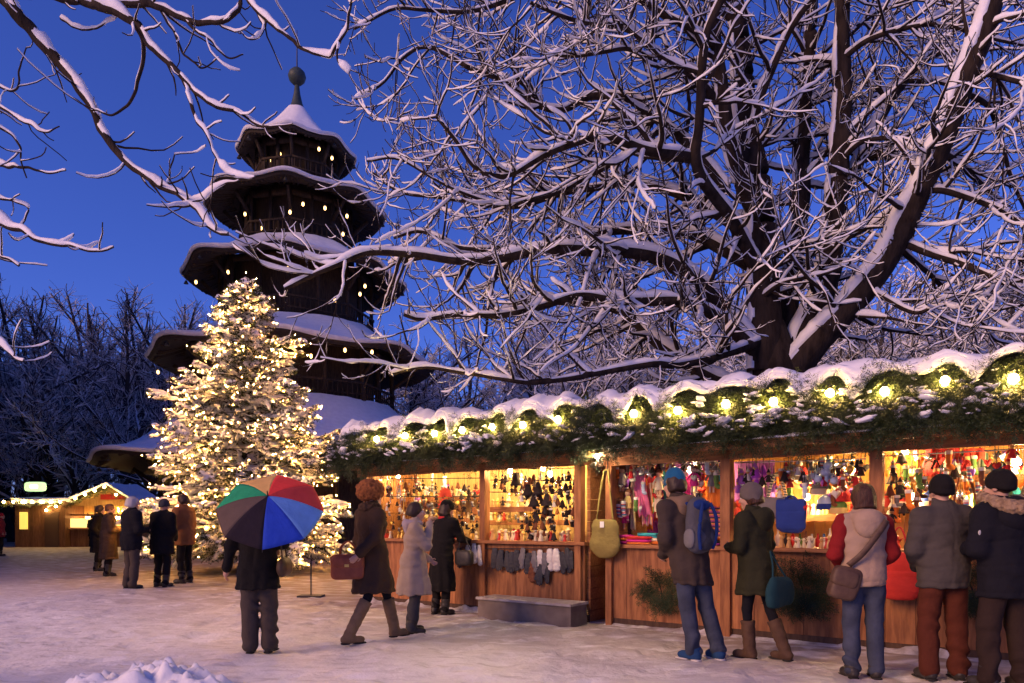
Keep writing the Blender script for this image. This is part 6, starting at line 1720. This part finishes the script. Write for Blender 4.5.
# --- beige coat
J = skeleton(lean=.03, arms=('low', 'mouth'), yaw=-.15, nod=-.05)
hd = SDF(J['neck']-A(.25, .3, .18), J['neck']+A(.25, .25, .2), .009); hd.ring(J['neck']+A(0, -.02, .02), .09, .038, .04, ys=1.1).ell(J['neck']+A(0, -.10, -.03), (.10, .05, .10), .06)
bc = person('person in a beige coat eating, seen in profile before the left stall', (413, 631), 1.66, -78, J, [('coat', coat(J, .52, .27, 1.06, seed=8, slim=.95), BEIGE), ('hood', hd, cloth('lilac_grey', (.34, .29, .32))), ('trousers', trousers(J, fat=1.0, an=.075), CHAR), *boots(J, LEATH_B, .10), ('hair', hair_mb(J, .02, 1.03), HAIRD)])
fd = held(bc, 'snack', 'small pale bread roll held to the mouth of the person in beige', 'food', J['wrR']+A(-.03, .05, .085))
MB().ell((0, 0, 0), (.035, .055, .028), bump=.15).obj('roll', mat('bread_crust', (.50, .28, .10), .7, (.6, .4, .2), scale=20), fd)
# --- black coat at the counter
J = skeleton(lean=.16, arms=('reach', 'reach'), yaw=-.2, nod=-.25)
person('person in a long black coat bending to the counter of the left stall', (441, 614), 1.72, -38, J, [('coat', coat(J, .36, .25, 1.08, seed=9), BLACKW), ('trousers', trousers(J), BLACKW), *boots(J, LEATH_B, .15), ('hat', beanie(J, 1.06), BLACKW), ('hair', hair_mb(J, .13, 1.0), HAIRD), ('scarf', SDF(J['neck']-A(.22, .22, .1), J['neck']+A(.22, .22, .14), .009).ring(J['neck']+A(0, 0, .03), .075, .035, .03), FELTR)])
bb = thing('handbag', 'black shoulder bag at the side of the person in the black coat', 'handbag', gnd(441, 614)+A(.36, -.12, .86), RZ)
MB().ell((0, 0, 0), (.16, .07, .12), e=.5, bump=.05).obj('body', LEATH_B, bb)
strap([(-.12, 0, .08), (-.12, .06, .34), (-.16, .12, .48), (-.10, .12, .34), (.10, .04, .10)], .008).obj('strap', LEATH_B, bb)
# --- blue hat and rucksack
J = skeleton(lean=.02, arms=('low', 'front'), legs=dict(anL=(-.09, .06, .09), anR=(.13, -.03, .09), knL=(-.09, .05, .51), knR=(.11, .01, .51)), yaw=-.15)
for k in J:
    if k not in ('yaw', 'nod') and J[k][2] > .8: J[k] = J[k]+A(-.17, .17, 0)*(J[k][2]-.09)/1.4
    elif k.startswith('kn'): J[k] = J[k]+A(-.05, .05, 0)
cl = SDF(J['neck']-A(.25, .25, .14), J['neck']+A(.25, .25, .14), .009); cl.ring(J['neck']+A(0, -.02, .02), .092, .042, .04, ys=1.1).ell(J['neck']+A(0, -.12, -.03), (.12, .05, .10), .05)
bp_ = person('person in a blue knitted hat, taupe jacket and jeans at the right stall', (706, 661), 1.90, 30, J, [('jacket', coat(J, .70, .20, 1.05, seed=10, seams=(1.28,)), TAUPE), ('hood', cl, cloth('tan_lining', (.18, .12, .075))), ('jeans', trousers(J, fat=1.0, an=.070, kn=.075, seed=4, amp=.0048), DENIM), *boots(J, cloth('blue_canvas', (.016, .05, .13)), .03, name='shoe', sole=mat('white_sole', (.55, .53, .5), .6)), ('hat', beanie(J, 1.03, tall=.03), BLUEHAT), ('hair', hair_mb(J, .03, .98), HAIRD)])
ch = J['chest']
rk = held(bp_, 'backpack', 'blue and grey rucksack on the back of the person in the blue hat', 'backpack', ch+A(.0, -.225, -.01))
s = SDF((-.22, -.20, -.34), (.22, .2, .30), .009)
s.cone((0, 0, -.17), (0, .02, .12), .150, .125, .06, ys=.72).cone((-.05, -.04, -.18), (.05, -.04, -.18), .10, .10, .06, ys=.8).wrinkle(.004)
s.mb().obj('main_bag', cloth('rucksack_grey', (.075, .075, .085)), rk)
s = SDF((-.2, -.24, -.34), (.2, .1, .25), .009); s.cone((0, -.085, -.20), (0, -.07, -.05), .095, .075, .05, ys=.55)
s.wrinkle(.003).mb().obj('front_pocket', cloth('rucksack_dark', (.04, .042, .05)), rk)
for sg in (-1, 1):
    m = MB().tube(resample(np.array([(sg*.05, -.10, .18), (sg*.10, -.125, .05), (sg*.115, -.12, -.12), (sg*.08, -.10, -.27)]), 20), [.018]*20, 8); m.obj('side_panel', cloth('rucksack_blue', (.012, .032, .14)), rk)
    MB().ell((sg*.15, -.02, -.17), (.035, .07, .10), bump=.1).obj('side_pocket', cloth('mesh_grey', (.16, .155, .15)), rk)
    strap([(sg*.07, .06, .17), (sg*.11, .13, .19), (sg*.13, .22, .19)], .020).obj('shoulder_strap', cloth('rucksack_blue', (0, 0, 0)), rk)
strap([(-.03, .02, .23), (0, .0, .275), (.03, .02, .23)], .008).obj('grab_loop', CABLE, rk)
MB().ell((0, -.03, .16), (.10, .085, .06), bump=.05).obj('lid', cloth('rucksack_blue', (0, 0, 0)), rk)
# --- olive coat
J = skeleton(lean=.07, arms=('front', 'front'), legs=dict(anL=(-.05, .05, .09), anR=(.10, -.26, .10), knL=(-.07, .07, .51), knR=(.09, -.09, .50)), yaw=.25, nod=-.1)
hd = SDF(J['neck']-A(.25, .3, .2), J['neck']+A(.25, .25, .2), .009); hd.ring(J['neck']+A(0, -.02, .0), .095, .05, .04, ys=1.15).ell(J['neck']+A(0, -.13, -.05), (.12, .07, .13), .06)
oc = person('person in an olive hooded coat and grey beanie at the middle of the right stall', (757, 659), 1.76, 38, J, [('coat', coat(J, .66, .245, 1.12, seed=11, slim=.9), OLIVEC), ('hood', hd, OLIVEC), ('leggings', trousers(J, fat=.88, kn=.058, an=.042, amp=.002), NAVY), *boots(J, mat('brown_suede', (.09, .05, .03), .8, (.065, .034, .02), scale=14, bump=.2), .30, fat=1.02), ('beanie', beanie(J, 1.08, tall=.02), cloth('grey_knit', (.115, .095, .085))), ('hair', hair_mb(J, .06, .97), HAIRB)])
tb = held(oc, 'cloth_bag', 'dark teal cloth bag worn at the hip of the person in the olive coat', 'bag', (-.02, -.27, .84), 0)
s = SDF((-.24, -.13, -.34), (.24, .13, .06), .01); s.cone((-.09, 0, -.05), (.09, 0, -.05), .06, .06, .08, ys=.6).cone((-.1, 0, -.2), (.1, 0, -.2), .12, .12, .08, ys=.5).cut((0, 0, .02), (0, 0, 1)).cut((0, 0, -.29), (0, 0, -1), .02).wrinkle(.006)
s.mb().obj('pouch', TEAL, tb)
strap([(-.13, .0, -.02), (-.08, .03, .12), (-.04, .08, .26), (.04, .06, .14), (.13, .0, -.02)], .010).obj('strap', TEAL, tb)
# --- red sleeves
J = skeleton(lean=.03, arms=('low', 'low'), legs=legs(w_=.105), yaw=.05)
sl_ = SDF(A(-.45, -.25, .75), A(.45, .45, 1.55), .0105)
for k in 'LR': sl_.cone(J['sh'+k], J['el'+k], .076, .066, .05).cone(J['el'+k], J['wr'+k], .066, .05, .035)
hd = SDF(J['neck']-A(.25, .3, .2), J['neck']+A(.25, .25, .2), .009); hd.ring(J['neck']+A(0, -.02, .0), .10, .05, .04, ys=1.1).ell(J['neck']+A(0, -.13, -.06), (.13, .06, .13), .06)
rs = person('person in a sand vest with red sleeves, back turned, at the right stall', (864, 677), 1.74, -4, J, [('vest', coat(J, .84, .19, 1.06, seed=12, sleeves=False, fold=.3), VEST), ('sleeves', sl_.wrinkle(.006, (14, 15, 22), 3), REDK), ('hood', hd, VEST), ('jeans', trousers(J, fat=1.02, an=.068, kn=.073, seed=7, amp=.0042), DENIM), *boots(J, LEATH_B, .03, name='shoe'), ('hair', hair_mb(J, .11, 1.07), HAIRB)])
st_ = held(rs, 'satchel', 'brown satchel with a long strap across the back of the person with red sleeves', 'satchel', (-.21, -.10, .93))
MB().ell((0, 0, -.06), (.12, .07, .15), e=.4, e2=.4, nu=24, nv=14, bump=.04, R=roty(.3)).obj('body', mat('satchel_leather', (.11, .065, .04), .55, (.08, .045, .03), scale=14, bump=.2), st_)
MB().ell((-.01, -.03, -.01), (.115, .055, .085), e=.4, e2=.5, nu=24, nv=12, R=roty(.3)).obj('flap', mat('satchel_leather', (0, 0, 0)), st_)
G = resample(np.array([(.02, -.04, .10), (.13, -.09, .22), (.28, -.085, .42), (.345, -.04, .50), (.36, .06, .50)]), 24)
m = MB(); w3 = nrm(A(-.75, 0, .62))*.027
m.slab(np.stack([G-w3, G+w3], 0), .006); m.obj('strap', mat('satchel_leather', (0, 0, 0)), st_)
# --- grey jacket
J = skeleton(lean=.03, arms=('low', 'low'), legs=legs(w_=.125), yaw=.0, nod=-.08)
cp = beanie(J, 1.05, low=-.02)
R_ = head_R(J)
person('person in a grey jacket, black cap and rust trousers, back turned, at the right stall', (944, 679), 1.80, -2, J, [('jacket', coat(J, .80, .205, 1.15, seed=13, sl=1.1, fold=.6, amp=.008, seams=(1.34, 1.13, .98)), GREYJ), ('trousers', trousers(J, fat=1.04, an=.078, kn=.082, seed=9, amp=.0045), RUST), *boots(J, LEATH_B, .04, name='shoe'), ('cap', cp, BLACKW), ('hair', hair_mb(J, .0, .985), HAIRD)])
# --- dark jacket with fur hood
J = skeleton(lean=.05, arms=('front', 'front'), legs=legs(w_=.12, step=.05), yaw=.2)
fh = SDF(J['neck']-A(.32, .34, .2), J['neck']+A(.32, .3, .2), .009); fh.ring(J['neck']+A(0, -.05, .045), .150, .052, .04, ys=1.1, tilt=.25).fluff(.022, 42)
hd = SDF(J['neck']-A(.3, .34, .24), J['neck']+A(.3, .3, .15), .0105); hd.ell(J['neck']+A(0, -.11, -.05), (.17, .11, .15), .06)
dm = person('person in a navy jacket with a pale fur hood at the right edge', (1006, 690), 1.80, 14, J, [('jacket', coat(J, .74, .215, 1.2, seed=14, sl=1.12, fold=.5, seams=(1.2, 1.0)), NAVY), ('hood', hd, NAVY), ('fur_trim', fh, FURT), ('trousers', trousers(J, fat=1.04, an=.078, kn=.082, seed=10, amp=.0045), cloth('brown_black', (.026, .016, .013))), *boots(J, LEATH_B, .1), ('cap', beanie(J, 1.05), BLACKW), ('hair', hair_mb(J, .0, .985), HAIRD)])
MB().ell(J['elL']*.55+J['shL']*.45+A(-.06, -.055, 0), (.022, .006, .022)).obj('sleeve_badge', mat('badge', (.5, .48, .42), .6), dm)
# ---------------------------------------------------------------- the two kiosks at the far left
def kiosk(px0, px1, Y, label, door=None):
    a, b = at(px0, HZ, Y), at(px1, HZ, Y)
    t = thing('kiosk', label, 'kiosk', (a[0], Y, 0))
    return t, b[0]-a[0]
K1, w1 = kiosk(15, 65, 40, 'dark wooden kiosk with a door and a lit yellow notice at the far left')
m = MB(); planks(m, 0, w1, 0, 2.35, 0, .06, .2); planks(m, 0, w1, 0, 2.35, 2.4, 2.46, .2); m.box((0, .06, 0), (.06, 2.4, 2.35)); m.box((w1-.06, .06, 0), (w1, 2.4, 2.35))
WOODK = mat('kiosk_wood', (.20, .09, .045), .7, (.13, .06, .03), scale=5, stretch=(3, 3, .5), island=.2)
m.obj('wall', WOODK, K1, smooth=False)
m = MB().box((-.25, -.35, 2.35), (w1+.2, 2.7, 2.55)); rf = m.obj('roof', BOARDD, K1, smooth=False)
MB().ell(((w1)/2, 1.1, 2.56), (w1/2+.25, 1.6, .22), e=.4, bump=.1, nu=24).obj('snow', SNOW, rf)
MB().box((w1*.60, -.03, 0), (w1*.88, -.002, 1.95)).obj('door', mat('kiosk_door', (.09, .05, .035), .7), K1, smooth=False)
MB().box((.28, -.05, 1.0), (.72, -.005, 1.95)).obj('notice_board', mat('lit_notice', (.8, .6, .1), .6, emit=(1, .66, .12), estr=.9), K1, smooth=False)
K2, w2 = kiosk(60, 142, 40.5, 'lit gabled kiosk with a bright serving window left of the fir')
gh = 1.05
m = MB(); planks(m, 0, w2, 0, 1.05, 0, .06, .2)
for x in (0, w2-.1, w2*.42): m.box((x, -.02, 1.05), (x+.1, .06, 2.3))
m.box((0, -.02, 1.75), (w2, .05, 1.85))
m.box((0, .06, 0), (.06, 2.6, 2.3)); m.box((w2-.06, .06, 0), (w2, 2.6, 2.3)); m.box((0, 2.6, 0), (w2, 2.66, 2.3))
m.obj('wall', WOODK, K2, smooth=False)
PANL = mat('kiosk_inside', (.72, .42, .16), .6, (.6, .32, .1), scale=5, stretch=(3, 3, .5), island=.15)
m = MB(); planks(m, .08, w2-.08, .0, 2.45, 1.3, 1.34, .25); m.obj('inner_wall', PANL, K2, smooth=False)
MB().add([(.0, .02, 2.3), (w2, .02, 2.3), (w2*.62, .02, 2.3+gh), (w2*.0, .10, 2.3), (w2, .10, 2.3), (w2*.62, .10, 2.3+gh)], [[0, 1, 2], [5, 4, 3]], [[0, 3, 4, 1], [1, 4, 5, 2], [2, 5, 3, 0]]).obj('gable', PANL, K2, smooth=False)
MB().box((w2*.50, -.06, 2.3+gh*.35), (w2*.80, -.01, 2.3+gh*.62)).obj('gable_board', FELTR, K2, smooth=False)
pk = A(w2*.62, 0, 2.3+gh)
m = MB()
for e in (A(-.35, 0, 2.08), A(w2+.3, 0, 2.1)):
    m.add([(*(e[:1]), -.45, e[2]), (*(e[:1]), 2.9, e[2]), (pk[0], 2.9, pk[2]+.08), (pk[0], -.45, pk[2]+.08), (*(e[:1]), -.45, e[2]+.1), (*(e[:1]), 2.9, e[2]+.1), (pk[0], 2.9, pk[2]+.18), (pk[0], -.45, pk[2]+.18)], [[0, 1, 2, 3], [7, 6, 5, 4], [0, 3, 7, 4], [1, 0, 4, 5], [2, 1, 5, 6], [3, 2, 6, 7]])
r2 = m.obj('roof', BOARDD, K2, smooth=False)
m = MB()
for e in (A(-.4, 0, 2.20), A(w2+.35, 0, 2.22)):
    uu, vv = np.meshgrid(np.linspace(0, 1, 30), np.linspace(-.5, 2.95, 20), indexing='ij')
    m.slab(np.stack([e[0]+(pk[0]-e[0])*uu, vv, e[2]+(pk[2]+.17-e[2])*uu+.05+.05*fbm(uu*6, vv*1.5, 3, 2)], -1), .13)
m.obj('snow', SNOW, r2)
MB().box((.1, -.16, 1.0), (w2-.1, .3, 1.07)).obj('counter', PANL, K2, smooth=False)
MB().box((.35, -.02, 1.09), (w2*.46, .25, 1.60)).obj('window_glow', mat('window_glow_box', (.8, .6, .25), .4, emit=(1, .66, .22), estr=1.3), K2, smooth=False)  # glowing box added to brighten the serving window
m = MB()
for k in range(14): m.ell((.3+k*.27, .02, 1.12), (.07, .06, .06), nu=8, nv=5)
m2 = MB()
n = 160
P = A(0, -.30, 0)+np.stack([np.concatenate([np.linspace(-.35, w2*.62, 100), np.linspace(w2*.62, w2+.3, 60)]), 0*np.zeros(n), np.concatenate([np.linspace(2.08, 2.3+gh, 100), np.linspace(2.3+gh, 2.1, 60)])], -1)+rng.normal(0, .07, (n, 3))
put_fronds(m2, P, np.stack([rng.normal(0, .6, n), rng.normal(-.5, .2, n), rng.normal(-.6, .4, n)], -1), A(0, -1, .3)+rng.normal(0, .3, (n, 3)), rng.uniform(.7, 1.1, n))
gk = thing('fir_garland', 'fir garland along the gable of the lit kiosk at the far left', 'garland', K2.location)
m2.obj('boughs', NEEDLE, gk, smooth=False)
m3 = MB(); n = 70
P = A(0, -.42, 0)+np.stack([np.linspace(-.3, w1+.2, n), 0*np.zeros(n), np.full(n, 2.5)], -1)+rng.normal(0, .06, (n, 3))
put_fronds(m3, P, np.stack([rng.normal(0, .6, n), rng.normal(-.5, .2, n), rng.normal(-.6, .4, n)], -1), A(0, -1, .3)+rng.normal(0, .3, (n, 3)), rng.uniform(.7, 1.0, n))
g1 = thing('fir_garland', 'fir garland along the eaves of the dark kiosk at the far left', 'garland', K1.location)
m3.obj('boughs', NEEDLE, g1, smooth=False)
KB = mat('kiosk_bulb', (.9, .7, .3), .3, emit=(1, .6, .18), estr=110)
kb = MB().ell((0, 0, 0), .065, nu=10, nv=7).mesh('bulb', KB)
def chain(t0, pts, label):
    t = thing('light_string', label, 'string lights', t0.location)
    MB().tube(resample(np.array(pts), 40), .012, 4).obj('cable', CABLE, t)
    for p in pts:
        o = bpy.data.objects.new('bulb', kb); COL.objects.link(o); o.parent = t; o.location = [float(p[0]), float(p[1])-.1, float(p[2])-.05]
chain(K1, [(-.2+k*(w1+.3)/6, -.5, 2.55) for k in range(7)], 'row of yellow bulbs along the eaves of the dark kiosk')
chain(K2, [(-.35+(w2*.62+.35)*k/6, -.55, 2.1+(.25+gh)*k/6) for k in range(7)]+[(w2*.62+(w2*.38+.2)*k/3, -.55, 2.35+gh-(.25+gh)*k/3) for k in range(1, 4)], 'row of yellow bulbs along the gable of the lit kiosk')
for k, (x, y, z, l) in enumerate([(w2*.25, .7, 1.65, 'left lamp glowing inside the lit kiosk'), (w2*.62, .7, 1.65, 'right lamp glowing inside the lit kiosk'), (w2*.55, .6, 2.25, 'upper lamp glowing under the gable of the lit kiosk')]):
    t = thing('hanging_lamp', l, 'lamp', A(x, y, z)+np.array(K2.location))
    MB().ell((0, 0, 0), .10, nu=12, nv=8).obj('bulb', mat('kiosk_lamp', (.9, .8, .5), .3, emit=(1, .62, .22), estr=150), t)
    MB().lathe([(.14, .06), (.05, .16), (.02, .3)], 12).obj('shade', IRON, t)
lsx = thing('lit_sign', 'oval green and white lit sign box on the roof of the dark kiosk', 'sign', A(w1*.36, .2, 2.95)+np.array(K1.location))
MB().ell((0, 0, .42), (.62, .14, .27), e=1, e2=.45, nu=28, nv=12).obj('box', mat('sign_face', (.7, .8, .5), .4, emit=(.62, .95, .40), estr=1.1), lsx)
MB().ell((0, -.02, .42), (.40, .135, .15), e=1, e2=.5, nu=28, nv=12).obj('panel', mat('sign_white', (.8, .85, .8), .4, emit=(.9, 1, .85), estr=2.2), lsx)
for x in (-.4, .4): MB().bar((x, 0, -.42), (x, 0, .15), .05).obj('leg', IRON, lsx, smooth=False)
J = skeleton(lean=.05, arms=('low', 'low'))
g_ = at(92, HZ, 39.2)
bd = body_sdf(J, .014).mb().obj('person', SKIN, None, True, (g_[0], 39.2, 0.02), math.radians(-10)); tag(bd, 'distant person in dark clothes standing at the counter of the lit kiosk', 'person')
coat(J, .6, .23, 1.1, .016).mb().obj('coat', BLACKW, bd); trousers(J, h=.016).mb().obj('trousers', BLACKW, bd); beanie(J, h=.012).mb().obj('hat', CHAR, bd)
# undergrowth that closes the wood near the ground
m = MB()
for k in range(240):
    px = -300+k*7.4+rng.uniform(-6, 6); Y = rng.uniform(72, 100)
    p = at(px, HZ, Y); hgt = rng.uniform(5, 13)
    n = 44
    S = np.stack([p[0]+rng.normal(0, 1.4, n), p[1]+rng.normal(0, 1.4, n), np.zeros(n)], -1)
    P = grow(S, np.stack([rng.normal(0, .35, n), rng.normal(0, .35, n), np.ones(n)], -1), np.full(n, hgt)*rng.uniform(.35, 1, n), 6, wob=.10)
    V, F = tube_batch(P, taper(n, 6, rng.uniform(.06, .16, n), np.full(n, .02)), 3); m.add(V, F)
tag(m.obj('undergrowth', FBARK), kind='stuff')
